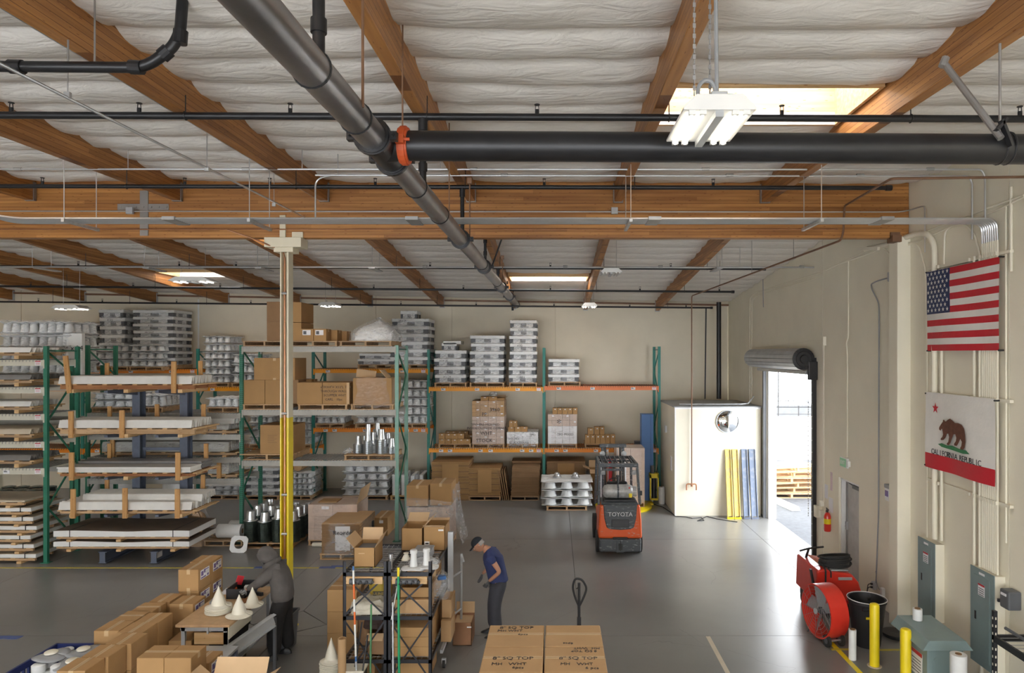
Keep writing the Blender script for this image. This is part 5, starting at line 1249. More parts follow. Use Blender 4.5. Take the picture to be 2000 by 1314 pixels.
# bulk bins behind (white drums, brown roll)
for k,px in enumerate((185,222,345)):
    X=FX(px,20.5); MB().lathe([(.42,0),(.42,.85),(.40,.9),(.36,.9),(.36,.8),(0,.78)],(X,20.6,.0),24).build('white_drum',M['whitep'],smooth=True,label=['left','middle','right'][k]+' white round tub glimpsed behind the cantilever rack',cat='tub')
o=lump(FX(290,17.0),FX(342,17.0),16.9,17.5,1.56,1.74,'wrapped_bundle','brown wrapped bundle glimpsed between the blue columns','bundle',M['card2'],9,.5)
lump(FX(360,16.6),FX(412,16.6),16.2,16.7,0.0,.93,'crumpled_bag','brownish clear bag slumped behind the right cantilever column','bag',M['filmp'],12,.4,M['card3'])
# ================================================================ FLOOR MARKS
MZ=[.0015]
def mark(x0,x1,y0,y1,m_,label,name='floor_line'):
    MZ[0]+=.0006; MB().box(x0,y0,0,x1,y1,MZ[0]).build(name,m_,label=label,cat='floor marking')
mark(-22,-3.6,14.62,14.68,M['floory'],'thin yellow line painted across the floor before the racks')
mark(4.36,4.44,8.0,10.95,M['yellow'],'yellow painted line running to the lower right')
mark(4.95,5.65,11.30,11.36,M['yellow'],'short yellow line between the drum fan and pilaster')
mark(4.3,4.62,10.58,10.64,M['floory'],'worn yellow cross line left of the first bollard')
mark(5.0,5.5,10.56,10.62,M['floory'],'worn yellow cross line between the two bollards')
for k,(px,py,w_) in enumerate(((520,1108,.5),(640,1108,.35),(660,1106,.3),(10,1245,.5))):
    D=F*H/(py-690); X=FX(px,D); mark(X-w_/2,X+w_/2,D-.06,D+.06,M['floorb'],['worn blue tape mark left of the column','worn blue tape mark right of the column','second worn blue tape mark right of the column','blue tape mark at the left frame edge'][k],'floor_tape')
# ================================================================ FOREGROUND LEFT
def CB(pxl,pxr,py,Zt,d,h,label,**k):
    D=F*(H-Zt)/(py-690); return carton(FX(pxl,D),FX(pxr,D),D,D+d,Zt-h+.001,Zt-.001,label,**k)
T1,T2,T3,T4=.33,.66,.99,1.32
def G(s): return s
CB(348,387.5,1112.5,T4,.37,.33,'labelled carton topmost at the left back of the carton pile',lab='R')
CB(349,388,1112.5+ (690-1112.5)*0+42.8,T3,.37,.33,'labelled carton under the topmost left back one',lab='R')
D=F*(H-T4)/(1112.5-690)+.39
carton(FX(371,D),FX(410,D)+.02,D,D+.37,T3+.001,T4-.001,'labelled carton at the far back of the pile, top tier',lab='R')
carton(FX(371,D),FX(410,D)+.02,D,D+.37,T2+.001,T3-.001,'labelled carton beneath the far back top one',lab='R')
carton(FX(371,D),FX(410,D),D-.38,D+.37,0,T2-.002,'wide base carton under the far back stack',tape=None)
CB(330.7,377,1179.7,T3+.0,.36,.33,'labelled carton standing tall above the middle row, by the cones',lab='R')
CB(334,380,1224,T2,.36,.33,'labelled carton below the tall one by the cones',lab='R')
xa,xb=-5.55,-5.2
carton(-5.55,-5.2,9.8,10.18,0,T1-.002,'lowest carton by the workbench under the labelled ones')
# back row on the left, tier three
rowE=[(291,331.6,1174.5,'y','rearmost left carton of the outer row'),(254,298,1193.3,'x','second carton of the outer row, tape running crosswise'),(219.6,265,1211,'x','third carton of the outer row, tape running crosswise'),(183,232,1231.8,'y','front carton of the outer row with full face visible')]
for a,b,yv,tp,lb in rowE:
    CB(a,b,yv,T3,.345,.33,lb,tape=tp,tw=.055); D=F*(H-T3)/(yv-690)
    for z0,z1,q in ((T1,T2,'second'),(0,T1,'bottom')): carton(FX(a,D),FX(b,D),D,D+.345,z0+.001,z1-.002,q+' tier carton beneath the '+lb)
rowG=[(266.7,313,1215,'rearmost carton of the inner row'),(229,282,1235.3,'second carton of the inner row'),(204.7,258.3,1257.4,'third carton of the inner row'),(159.6,214,1282.6,'fourth carton of the inner row'),(112,171,1310,'front carton of the inner row at the frame bottom')]
for i,(a,b,yv,lb) in enumerate(rowG):
    D=F*(H-T3)/(yv-690); xl=-5.645+(0,-.015,.06,.01,-.02)[i]; xr=xl+.325
    carton(xl,xr,D,D+.345,T2+.001,T3-.001,lb,tw=.055)
    carton(xl,xr,D,D+.345,T1+.001,T2-.002,'second tier carton beneath the '+lb); carton(xl,xr,D,D+.345,.001,T1-.002,'bottom tier carton beneath the '+lb)
carton(-5.30,-4.99,9.36,9.75,T1+.001,T2-.001,'low carton tucked between the inner row and workbench',tape=None,rz=.05); carton(-5.30,-4.99,9.36,9.75,0,T1-.001,'bottom carton under the low tucked one',tape=None)
D=F*(H-T3)/(1284.7-690)
carton(-4.955,-4.635,D,D+.36,T2+.001,T3-.001,'left of the two joined cartons at the frame bottom',tape='x',tw=.055)
carton(-4.63,-4.31,D,D+.36,T2+.001,T3-.001,'right of the two joined cartons at the frame bottom',tape='x',tw=.055)
for k,xx in enumerate((-4.955,-4.63)):
    for z0,q in ((T1,'middle'),(0,'bottom')): carton(xx,xx+.32,D,D+.36,z0+.001,z0+T1-.002,q+' carton under the '+('left' if k==0 else 'right')+' joined one')
carton(-4.66,-4.36,8.62,8.98,.36,.69,'labelled carton low behind the two joined cartons',lab='R'); carton(-4.66,-4.36,8.62,8.98,0,.355,'carton supporting the low labelled one',tape=None)
# open carton
carton(-4.02,-3.40,7.55,8.05,.35,.80,'large open carton at the frame bottom with its far flap up',flaps=[('B',62),('L',40),('R',30)],FL=.20,name='open_carton'); carton(-4.0,-3.42,7.58,8.03,0,.345,'closed carton under the large open one',tape=None)
# blue crate with pipe flashings
t=thing('blue_crate',(-6.15,8.2,0),'navy blue plastic pallet crate full of white vents, lower left corner','crate')
cx0,cx1,cy0,cy1,cz_=-6.62,-5.68,7.25,9.08,.75
MB().box(cx0,cy0,.10,cx1,cy1,.16).build('crate_floor',M['crate'],t)
for nm,(a,b,c,d) in (('side_wall',(cx0,cy0,cx0+.03,cy1)),('side_wall',(cx1-.03,cy0,cx1,cy1)),('end_wall',(cx0,cy1-.03,cx1,cy1)),('end_wall',(cx0,cy0,cx1,cy0+.03))):
    m=MB(); vert=(c-a)>.1
    L0,L1=(a,c) if vert else (b,d)
    m.box(a,b,.16,c,d,.28); m.box(a,b,cz_-.08,c,d,cz_); n=int((L1-L0)/.08)
    for k in range(n+1):
        p=L0+(L1-L0-.02)*k/n
        m.box(*( (p,b,.28,p+.02,d,cz_-.08) if vert else (a,p,.28,c,p+.02,cz_-.08)))
    m.box(*( (a,b,.46,c,d,.50)))
    m.build(nm,M['crate'],t)
for X in (cx0+.06,-6.15,cx1-.1): MB().box(X-.05,cy0+.05,0,X+.05,cy1-.05,.10).build('runner',M['crate'],t)
def vent(px,py,Z,label,disc,tall=.62,r=.062,group=None):
    D=F*(H-Z)/(py-690); X=FX(px,D); m=MB()
    t=thing('pipe_vent',(X,D,.165),label,'vent',group); z0=.165
    MB().lathe([(r*1.25,z0),(r,z0+.1),(r*.9,Z-.09)],(X,D,0),16).build('vent_pipe',M['whitep'],t,smooth=True)
    if disc:
        MB().grid(lambda u,v:(X+(.05+.15*v)*math.cos(2*PI*u),D+(.05+.15*v)*math.sin(2*PI*u),Z-.01-.03*v+.02*math.sin(2*PI*u*2+px)*v),24,3).build('grey_flange',M['grey'],t,smooth=True,solid=.012); MB().lathe([(.075,Z-.005),(.075,Z+.012),(.062,Z+.02),(0,Z+.02)],(X,D,0),20).build('white_insert',M['cream'],t,smooth=True)
    else: MB().lathe([(r*1.25,Z-.09),(r*1.25,Z-.01),(r*1.05,Z),(0,Z)],(X,D,0),20).build('vent_hood',M['whitep'],t,smooth=True)
vent(100,1274,.86,'vent with a broad grey flange disc at the left of the crate',1)
vent(163,1267,.84,'vent with a tilted grey flange disc at the back of the crate',1)
vent(142,1290,.83,'vent with grey disc beside the fourth inner carton',1)
vent(76,1296,.80,'white capped vent front left in the blue crate',0); vent(113,1298,.80,'white capped vent front middle in the blue crate',0)
vent(131,1266,.74,'white capped vent between the two rear discs',0); vent(134,1284,.72,'white capped vent half hidden under the middle disc',0); vent(92,1310,.70,'white capped vent lowest at the frame bottom in the crate',0)
# workbench
t=thing('workbench',(-4.9,10,0),'long wooden topped workbench in front of the hooded worker','workbench')
bz=.90; bx0,bx1,by0,by1=-5.17,-4.43,9.3,10.85
MB().box(bx0,by0,bz-.035,bx1,by1,bz).build('bench_top',M['bench'],t,bevel=.004)
for X in (bx0+.06,bx1-.1):
    for Y in (by0+.04,by1-.12): MB().box(X,Y,0,X+.05,Y+.05,bz-.035).build('leg',M['lgrey'],t)
MB().box(bx1-.32,by0+.02,bz-.13,bx1-.3,by1,bz-.035).box(bx0+.05,by0+.04,bz-.1,bx1-.05,by0+.07,bz-.035).build('side_rail',M['lgrey'],t)
MB().box(bx1-.045,by0+.05,bz-.22,bx1-.03,by0+.75,bz-.04).build('drawer_panel',M['cream'],t); MB().box(bx1-.5,by0+.04,bz-.28,bx1-.05,by0+.055,bz-.12).build('wood_apron',M['pine'],t)
MB().box(bx0+.05,by0+.1,.25,bx1-.05,by1-.1,.27).build('lower_shelf',M['lgrey'],t)
# grey low bench
t=thing('steel_table',(-4.6,8.95,0),'low grey steel table with blue legs below the workbench corner','table')
MB().box(-5.0,8.75,.60,-4.28,9.27,.635).build('table_top',M['lgrey'],t,bevel=.004)
for X in (-4.98,-4.34):
    for Y in (8.78,9.2): MB().box(X,Y,0,X+.05,Y+.05,.60).build('leg',M['bluegrey'],t)
MB().box(-4.345,8.8,.12,-4.335,9.2,.58).build('side_panel',M['bluegrey'],t)
# felt cones
def felt(px,py,Z,n,label,hc=.26,r=.17,group=None,rb=.55):
    D=F*(H-Z)/(py-690); X=FX(px,D); t=thing('felt_cone_stack' if n>1 else 'felt_cone',(X,D,Z),label,'cone')
    for k in range(n-1): MB().lathe([(r*.5,Z+k*.012),(r*(1+.03*math.sin(k*3)),Z+k*.012+.002),(r*.99,Z+k*.012+.009),(r*.5,Z+k*.012+.011)],(X+.004*math.sin(k*5),D,0),28).build('brim',M['cream'],t,smooth=True)
    z=Z+(n-1)*.012
    MB().grid(lambda u,v:(X+(r*(1-v)**.0 if v<.0 else r*((1-v/.25)*.47+.53 if v<.25 else .53*(1-(v-.25)/.75)*(1+.12*math.sin(PI*(v-.25)/.75))+.004))*math.cos(2*PI*u),D+(r*((1-v/.25)*.47+.53 if v<.25 else .53*(1-(v-.25)/.75)*(1+.12*math.sin(PI*(v-.25)/.75))+.004))*math.sin(2*PI*u),z+(hc*(v-.2)/.8+.02 if v>.25 else .004+.03*(v/.25)**2)+.006*math.sin(2*PI*u*2)*(1-v)),32,20).build('top_cone',M['cream'],t,smooth=True,solid=.006)
felt(427,1194,.905,7,'stack of off white felt cones on the workbench next to the carton pile',.27,.18)
felt(467,1201,.905,1,'single off white felt cone nearest on the workbench',.27,.18)
felt(493,1181,.905,1,'single off white felt cone beside the gloved hand',.24,.155)
# basket and tools
t=thing('tool_basket',(-4.95,10.55,bz),'black open basket of tools and markers on the workbench','basket')
b0=FX(449,10.4); b1=FX(486,10.4)
bx_0,bx_1,by_0,by_1=b0,b1,10.28,10.72
for a in ((bx_0,by_0,bx_1,by_0+.012),(bx_0,by_1-.012,bx_1,by_1),(bx_0,by_0,bx_0+.012,by_1),(bx_1-.012,by_0,bx_1,by_1)): MB().box(a[0],a[1],bz+.01,a[2],a[3],bz+.15).build('side_panel',M['black'],t)
MB().box(bx_0,by_0,bz+.001,bx_1,by_1,bz+.012).build('base_panel',M['black'],t)
def bench_item(name,x,y,z,dims,rz,m_,label,cat,tilt=0):
    o=MB().bc((0,0,dims[2]/2),dims).build(name,m_,label=label,cat=cat,bevel=.004); o.location=(x,y,z); o.rotation_euler=(0,tilt,rz); return o
bench_item('cutter_tool',bx_0+.06,by_0+.2,bz+.06,(.03,.22,.025),.4,M['opole'],'orange handled tool sticking out of the black basket','tool',-.5)
bench_item('cutter_tool',bx_0+.12,by_0+.12,bz+.03,(.03,.2,.025),-.3,M['opole'],'second orange tool lying low in the black basket','tool',-.2)
bench_item('marker_pen',bx_1-.06,by_0+.2,bz+.06,(.02,.15,.02),.5,M['gbr'],'green marker in the black basket','pen',.3)
bench_item('marker_pen',bx_1-.1,by_0+.3,bz+.06,(.02,.15,.02),.9,M['paper'],'white marker in the black basket','pen',.3)
bench_item('tape_roll',bx_0+.2,by_0+.28,bz+.06,(.09,.09,.05),.2,M['whitep'],'white roll in the middle of the black basket','roll')
bench_item('red_sign',bx_0+.02,by_0+.35,bz+.10,(.10,.006,.14),.5,M['red2'],'small red and white card standing in the black basket','card',.3)
bench_item('paper_pad',bx_0-.10,by_0+.3,bz+.002,(.16,.22,.03),.1,M['paper'],'white paper pad left of the black basket','paper')
bench_item('grey_tray',bx_0-.10,by_0-.1,bz+.002,(.14,.2,.03),.2,M['grey'],'grey tray between basket and cartons','tray')
bench_item('clipboard',-4.62,10.25,bz+.002,(.22,.30,.012),.5,M['redwood'],'reddish clipboard on the bench before the hooded worker','clipboard')
bench_item('staple_gun',-4.55,10.45,bz+.001,(.05,.2,.05),1.2,M['black'],'black hand tool beside the hooded worker','tool')
# steel channel on a slope, black bins
a=P(445,1272,9.35); b=P(534,1209,9.9)
t=thing('steel_channel',(a+b)/2,'grey steel channel sloping up beside the hooded worker','channel')
MB().bar(a,b,.03,.17).build('web',M['lgrey'],t)
MB().bar(a+Vector((.03,-.02,.08)),b+Vector((.03,-.02,.08)),.07,.012).bar(a+Vector((.03,-.02,-.08)),b+Vector((.03,-.02,-.08)),.07,.012).build('channel_flanges',M['lgrey'],t)
MB().bar((a.x,a.y,0),(a.x,a.y,a.z),.04,.04).bar((b.x,b.y+.05,0),(b.x,b.y+.05,b.z),.04,.04).build('support_legs',M['dgrey'],t)
def bin_(x,y,w,d,h,m_,label,name='waste_bin',rz=0,tilt=0):
    t=thing(name,(x,y,0),label,'bin'); s=.82
    vs=[(-w/2*s,-d/2*s,0),(w/2*s,-d/2*s,0),(w/2*s,d/2*s,0),(-w/2*s,d/2*s,0),(-w/2,-d/2,h),(w/2,-d/2,h),(w/2,d/2,h),(-w/2,d/2,h)]
    i=[(v[0]*.93,v[1]*.93,v[2]+(.02 if v[2]==0 else 0)) for v in vs]
    m=MB().add([Vector(v)+Vector((x,y,0)) for v in vs+i],[(3,2,1,0),(0,1,5,4),(1,2,6,5),(2,3,7,6),(3,0,4,7),(8,9,10,11),(8,12,13,9),(9,13,14,10),(10,14,15,11),(11,15,12,8),(4,5,13,12),(5,6,14,13),(6,7,15,14),(7,4,12,15)])
    m.build('bin_body',m_,t,bevel=.01)
    m=MB(); 
    for a_ in ((-w/2-.012,-d/2-.012,w/2+.012,-d/2+.004),(-w/2-.012,d/2-.004,w/2+.012,d/2+.012),(-w/2-.012,-d/2,-w/2+.004,d/2),(w/2-.004,-d/2,w/2+.012,d/2)): m.box(x+a_[0],y+a_[1],h-.035,x+a_[2],y+a_[3],h+.004)
    m.build('rim',m_,t); t.rotation_euler=(tilt,0,rz); return t
bin_(-4.72,9.9,.36,.5,.62,M['black'],'black waste bin under the workbench edge')
bin_(-4.22,10.32+.35,.30,.4,.55,M['dgrey'],'dark grey waste bin beside the worker legs')
# carton stack right of column
for k,z in enumerate((.66,.33,0)):
    for j in range(2): carton(-3.47,-3.02,10.42+j*.42,10.82+j*.42,z+.001,z+.329,['top','middle','bottom'][k]+(' front' if j==0 else ' rear')+' carton of the stack left of the black shelves',tape='x' if j==0 else 'y')
# ================================================================ WRAPPED LOADS ON THE FLOOR
t=wrapped(FX(600,16.3),FX(668,16.3)+.35,16.35,17.3,0,.98,2,3,'wrapped stack of open cartons on a pallet right of the column',M['cardpink'],M['filmp'],tags=True,bulge=.03)
x0,x1,y0,y1=FX(600,16.3)+.02,FX(668,16.3)+.33,16.37,17.28
m=MB(); flaps_mesh(m,x0+.7,y0,x1,y1,.98,[('R',75)],.38); m.build('flap',M['cardin'],t,label='upright open flap')
MB().box(x0+.15,y0+.2,.982,x0+.6,y0+.6,1.0).build('flap',M['card'],t)
m=MB(); m.tube([Vector((FX(606,16.1),16.25,.05)),Vector((FX(640,16.1),16.25,.05))],.05,8); m.build('tube_bundle',M['cream'],smooth=True,label='pale rolled bundle lying at the foot of the wrapped open cartons',cat='roll')
yf=15.25
t=wrapped(FX(628,yf),FX(704,yf),yf,yf+1.25,0,.80,1,1,'low pallet of film wrapped folded cartons with pen marking',M['card3'],M['film'],.10,tags=False,bulge=.02,palk='pine',base=.06)
m=MB(); X0,X1=FX(628,yf)+.01,FX(704,yf)-.01
for k in range(24): m.box(X0+U(-.01,.01),yf-.012,.14+k*.027,X1+U(-.01,.01),yf+.3,.14+k*.027+.02)
m.build('folded_cartons',M['card2'],t)['kind']='stuff'
MB().box(FX(655,yf),yf-.016,.2,FX(684,yf),yf-.010,.74).build('paper_band',M['paper'],t)
text('Reorder',.14,(FX(672,yf),yf-.045,.60),(1,0,0),(0,0,1),M['ink'],t,jit=.01)
MB().box(FX(724,16.2),16.2,.0,FX(727,16.2)+.02,16.3,.62).build('corner_guard',M['black'],label='dark upright corner post between the wrapped pallet and kraft carton',cat='post')
carton(FX(737,17.2)-.1,FX(757,17.2),17.2,18.0,.0,.46,'kraft carton on the floor under the grey rack edge',tape='y',rz=0,lab='f')
yf=15.75
t=wrapped(FX(795,yf),FX(876,yf),yf,yf+1.25,0,1.05,2,3,'large film wrapped carton load right of the pale green post',M['cardpink'],M['filmp'],.06,tags=False,bulge=.05,palk='palwood')
for k,(a,b) in enumerate(((794,836),(838,880))):
    carton(FX(a,yf),FX(b,yf),yf+.1*k,yf+.75+.1*k,1.075,FZ(948 if k==0 else 946,yf),['left','right'][k]+' taped carton on top of the large wrapped load',tape='y',tw=.06)
def drape(pts,label,m_=M['filmp']):
    pass
MB().grid(lambda u,v:(FX(795,yf)-.03+(FX(880,yf)-FX(795,yf)+.10)*u,yf-.04-.05*v+.03*noise.noise(Vector((u*6,v*4,2))),1.30-.5*v-.12*u*(1-v)+.05*noise.noise(Vector((u*5,v*3,7)))),20,8).build('film_drape',M['film'],t,smooth=True)
MB().grid(lambda u,v:(FX(880,yf)+.04+.22*v*v+.03*noise.noise(Vector((u*6,v*4,2))),yf+.1+1.1*u,1.45-1.3*v+.05*noise.noise(Vector((u*5,v*3,7)))),12,12).build('film_drape',M['filmw'],t,smooth=True)
# ================================================================ BLACK SHELVES IN THE CENTRE
def bshelf(x0,x1,y0,y1,lv,zt,label):
    t=thing('shelving_unit',((x0+x1)/2,(y0+y1)/2,0),label,'shelf')
    for X in (x0,x1-.045):
        for Y in (y0,y1-.045):
            m=MB(); m.box(X,Y,0,X+.045,Y+.008,zt); m.box(X if X==x0 else X+.037,Y,0,X+.008 if X==x0 else X+.045,Y+.045,zt); m.build('post',M['bsteel'],t)
    for z in lv:
        MB().box(x0,y0,z-.05,x1,y0+.03,z).build('cross_beam',M['bsteel'],t);MB().box(x0,y1-.03,z-.05,x1,y1,z).build('cross_beam',M['bsteel'],t)
        MB().box(x0,y0,z-.05,x0+.03,y1,z).build('side_beam',M['bsteel'],t);MB().box(x1-.03,y0,z-.05,x1,y1,z).build('side_beam',M['bsteel'],t)
        m=MB()
        for k in range(1,int((y1-y0)/.10)): m.box(x0+.03,y0+k*.10,z-.006,x1-.03,y0+k*.10+.005,z)
        for k in range(1,8): X=x0+(x1-x0)*k/8; m.box(X,y0+.03,z-.011,X+.005,y1-.03,z-.006)
        m.build('wire_deck',M['wire'],t)['kind']='stuff'
    for z0,z1 in ((lv[1]+.02,lv[0]-.06),(.1,lv[1]-.06)):
        MB().bar((x0+.03,y0-.004,z0),(x1-.03,y0-.004,z1),.022,.006,up=(0,1,0)).build('brace',M['bsteel'],t)
        MB().bar((x1-.03,y0-.008,z0),(x0+.03,y0-.008,z1),.022,.006,up=(0,1,0)).build('brace',M['bsteel'],t)
    return t
ys0,ys1=9.45,10.87; XA,XB_,XC_=-2.93,-2.315,-1.70
bshelf(XA,XB_-.005,ys0,ys1,(1.567,.96,.36),1.72,'left of two black steel shelving units with wire decks')
bshelf(XB_+.005,XC_,ys0,ys1,(1.567,.96,.36),1.72,'right of two black steel shelving units with wire decks')
for k,(a,b) in enumerate(((XA+.05,XB_-.06),(XB_+.07,XC_-.06))):
    t=thing('broom_holder',((a+b)/2,ys0-.02,1.43),['left','right'][k]+' black wall style broom holder on a wooden strip below the top deck','holder')
    MB().box(a,ys0-.022,1.415,b,ys0-.004,1.515).build('wood_strip',M['pine'],t,bevel=.003)
    MB().cyl((a+.06,ys0-.05,1.462),(b-.13,ys0-.05,1.462),.038,n=14).build('holder_body',M['dgrey'],t,smooth=True)
    for j in range(4):
        X=a+.13+j*.085; MB().cyl((X,ys0-.11,1.465),(X,ys0-.09,1.465),.022,n=12).cyl((X-.012,ys0-.125,1.44),(X-.012,ys0-.06,1.49),.008,n=6).build('clip',M['black'],t)
z=1.569
# top deck things
D=9.68; o=carton(FX(691,D),FX(732,D),D,D+.44,z,z+.275,'open carton with raised flaps on the left shelving unit',flaps=[('L',50),('R',62),('B',75)],FL=.17,name='open_carton')
MB().box(FX(700,D),D-.001,z+.19,FX(712,D),D+.0,z+.2).build('tape_scrap',M['tape'],o); MB().box(FX(694,D),D+.05,z+.15,FX(726,D),D+.38,z+.235).build('dark_contents',M['dgrey'],o)
D=10.5
carton(FX(784,D),FX(825,D),D,D+.45,z,z+.34,'open carton at back of shelves with a tilted flap, left one',flaps=[('R',45),('B',30)],FL=.20,name='open_carton')
o=carton(FX(827,D),FX(869,D),D,D+.45,z,z+.36,'carton with a white label at back of shelves, right one',flaps=[('F',30),('B',15)],FL=.07,name='open_carton')
l=MB().box(FX(829,D),D-.003,z+.03,FX(839,D),D,z+.14).build('shipping_label',M['paper'],o); MB().box(FX(831,D),D-.005,z+.1,FX(837,D),D-.003,z+.12).build('label_print',M['ink'],l)
MB().box(FX(856,D),D-.003,z+.30,FX(866,D),D,z+.325).build('small_label',M['paper'],o)
t=thing('tool_case',(-2.0,10.05,z),'closed grey tool case on the right shelving unit','case')
MB().box(FX(810,10.1),10.0,z,FX(843,10.1),10.32,z+.11).build('case_body',M['grey'],t,bevel=.02); MB().box(FX(809,10.1),9.995,z+.108,FX(844,10.1),10.325,z+.14).build('case_lid',M['grey'],t,bevel=.012)
lump(FX(800,9.9)-.02,FX(860,9.9),9.72,10.0,z,z+.07,'bagged_part','flat part in clear bags before the grey tool case','bag',M['film'],4,.4,M['lgrey'])
for k,px in enumerate((808,833)):
    D=9.62+.06*k; X=FX(px,D); t=thing('vent_flashing',(X,D,z),['left','right'][k]+' white capped vent flashing standing at the shelf front','vent')
    MB().grid(lambda u,v:(X+(.06+.10*v)*math.cos(2*PI*u)*1.1,D+(.06+.08*v)*math.sin(2*PI*u),z+.035-.03*v+.012*math.sin(2*PI*u*3)*v),24,3).build('base_flange',M['whitep'],t,smooth=True,solid=.006)
    MB().lathe([(.062,z+.03),(.048,z+.09),(.040,z+.22)],(X,D,0),16).build('neck',M['whitep'],t,smooth=True)
    MB().lathe([(.048,z+.215),(.050,z+.225),(.050,z+.26),(.04,z+.27),(0,z+.272)],(X,D,0),20).build('vent_hood',M['whitep'],t,smooth=True)
m=MB(); m.lathe([(.0,0),(.07,.01),(.05,.05),(.03,.09),(.04,.11),(0,.12)],(FX(793,10.0),10.0,z),12); m.build('pipe_boot',M['cream'],smooth=True,label='small cream pipe boot lying left of the grey tool case',cat='pipe boot')
t=thing('valve',(FX(762,9.55),9.6,1.72),'small chrome valve standing where the two shelving units meet','valve'); MB().cyl((FX(762,9.55),9.6,z),(FX(762,9.55),9.6,1.72),.02).cyl((FX(762,9.55),9.6,1.72),(FX(762,9.55),9.6,1.78),.03).build('valve_body',M['galv'],t); MB().bar((FX(762,9.55)-.04,9.6,1.785),(FX(762,9.55)+.04,9.6,1.785),.012,.012).build('valve_handle',M['black'],t)
# right unit lower contents
XR0,XR1=XB_+.06,XC_-.06
carton(XR0+.02,XR1-.0,9.55,10.0,.962,1.155,'closed carton on the middle shelf of the right unit, front',tape=None,m_=M['card3'])
carton(XR0+.08,XR1-.0,9.62,10.1,1.157,1.30,'open tray carton on the middle shelf of the right unit',flaps=[('B',60),('R',50)],FL=.14,name='open_carton')
carton(XR0+.05,XR1-.02,10.2,10.75,.962,1.40,'rear carton on the middle shelf of the right unit',tape=None)
for k in range(3): carton(XR0+.01,XR1-.0,9.55,10.05,.362+k*.135,.362+k*.135+.132,ORD[k]+' flat carton on the bottom shelf of the right unit' if k else 'lowest flat carton on the bottom shelf of the right unit',tape=None)
carton(XR0+.04,XR1-.0,10.12,10.7,.362,.80,'tall rear carton on the bottom shelf of the right unit',tape=None)
carton(XR0+.02,XR1,9.6,10.2,.002,.30,'wide carton on the floor under the right unit',tape=None)
# left unit contents
t=thing('bucket',(-2.47,10.0,.962),'olive yellow plastic bucket with bold lettering on the left unit','bucket')
MB().lathe([(.14,.962),(.175,1.30),(.19,1.31),(.19,1.34),(.17,1.34),(.15,1.0),(0,.99)],(-2.53,9.95,0),24).build('bucket_body',M['bin'],t,smooth=True)
MB().box(-2.60,9.775,1.13,-2.44,9.785,1.19).build('dark_plate',M['ink'],t); text('ULINE',.055,(-2.52,9.772,1.16),(1,0,0),(0,0,1),M['bin'],t)
lump(XA+.05,XB_-.05,9.5,9.95,.962,1.14,'rag_pile','pile of off white rags on the middle shelf of the left unit','rags',M['cloth'],21,.35)
lump(XA+.25,XA+.5,10.1,10.5,.962,1.15,'bagged_rags','white plastic bag behind the yellow bucket','bag',M['paper'],22,.4)
carton(XA+.08,XA+.42,9.9,10.5,.362,.75,'worn carton at left on the bottom shelf of the left unit',tape=None,m_=M['card2'],flaps=[('L',20),('R',50)],FL=.12,name='open_carton')
carton(XA+.30,XB_-.08,9.6,9.95,.362,.66,'open carton with dark items on the bottom shelf of the left unit',m_=M['card2'],flaps=[('R',30),('F',-30)],FL=.12,name='open_carton')
lump(XA+.2,XB_-.1,9.7,10.1,.68,.86,'dark_jacket','crumpled dark brown cloth over the cartons on the left unit','cloth',mat('dark brown cloth',(.05,.03,.025),.9),31,.35)
carton(XA+.05,XA+.40,9.6,10.0,.002,.30,'small carton on the floor under the left unit',tape=None)
t=thing('dust_pan',(XA+.25,9.3,0),'black lobby dust pan with a pale rim leaning before the left unit','dust pan')
MB().box(XA+.05,9.2,.05,XA+.35,9.42,.30).build('pan',M['black'],t,bevel=.02); MB().box(XA+.05,9.19,.30,XA+.36,9.43,.32).build('pan_rim',M['cream'],t); MB().cyl((XA+.2,9.33,.3),(XA+.28,9.40,.9),.012,n=8).build('pan_handle',M['black'],t)
# poles
def pole(p0,p1,r,segs,label,name='broom_pole',extra=None):
    a,b=Vector(p0),Vector(p1); t=thing(name,a,label,'pole')
    n=sum(s[0] for s in segs); f=0
    for L,mm,nm in segs:
        q0=a+(b-a)*(f/n); f+=L; q1=a+(b-a)*(f/n); MB().cyl(q0,q1,r,n=10).build(nm,mm,t,smooth=True)
    return t
def PP(px,py,D): return tuple(P(px,py,D))
t=pole((FX(697,9.2),9.2,.02),PP(690,1106,9.34),.014,[(5,M['lgrey'],'lower_shaft'),(.8,M['blue'],'blue_band'),(5,M['white'],'white_section'),(2,M['opole'],'orange_section'),(2,M['white'],'white_section'),(2.4,M['opole'],'orange_section'),(2.2,M['white'],'white_section'),(.6,M['blue'],'blue_tip')],'orange and white striped measuring pole leaning on the left shelving unit','striped_pole')
t=pole((FX(778,9.2),9.25,.06),PP(778,1108,9.36),.017,[(1.2,M['yellow'],'yellow_ferrule'),(14,M['gbr'],'pole_shaft'),(1.2,M['yellow'],'yellow_grip')],'bright green broom handle with yellow ends leaning on right unit')
MB().box(FX(760,9.2),9.15,0,FX(812,9.2),9.32,.07).build('push_broom_head',M['dgrey'],t,bevel=.02)
pole((FX(723,9.15),9.15,.02),PP(725,1180,9.38),.013,[(1,mat('dull green pole paint',(.06,.20,.08),.5),'pole_shaft')],'thin dull green handle leaning before the left unit')
pole((FX(768,9.1),9.1,.02),PP(767,1176,9.38),.012,[(1,M['lgrey'],'pole_shaft')],'pale metal handle leaning between the two units')
pole((FX(762,9.3),9.36,.95),PP(782,1112,9.42),.006,[(1,M['white'],'rod_shaft')],'thin white rod hung across the right unit post',name='thin_rod')
pole((FX(705,9.2),9.12,.02),PP(718,1240,9.35),.012,[(1,M['black'],'pole_shaft')],'black handle leaning low before the left unit')
t=thing('cardboard_tube',(FX(668,9.2),9.2,0),'upright kraft cardboard tube at the corner of the left unit','tube')
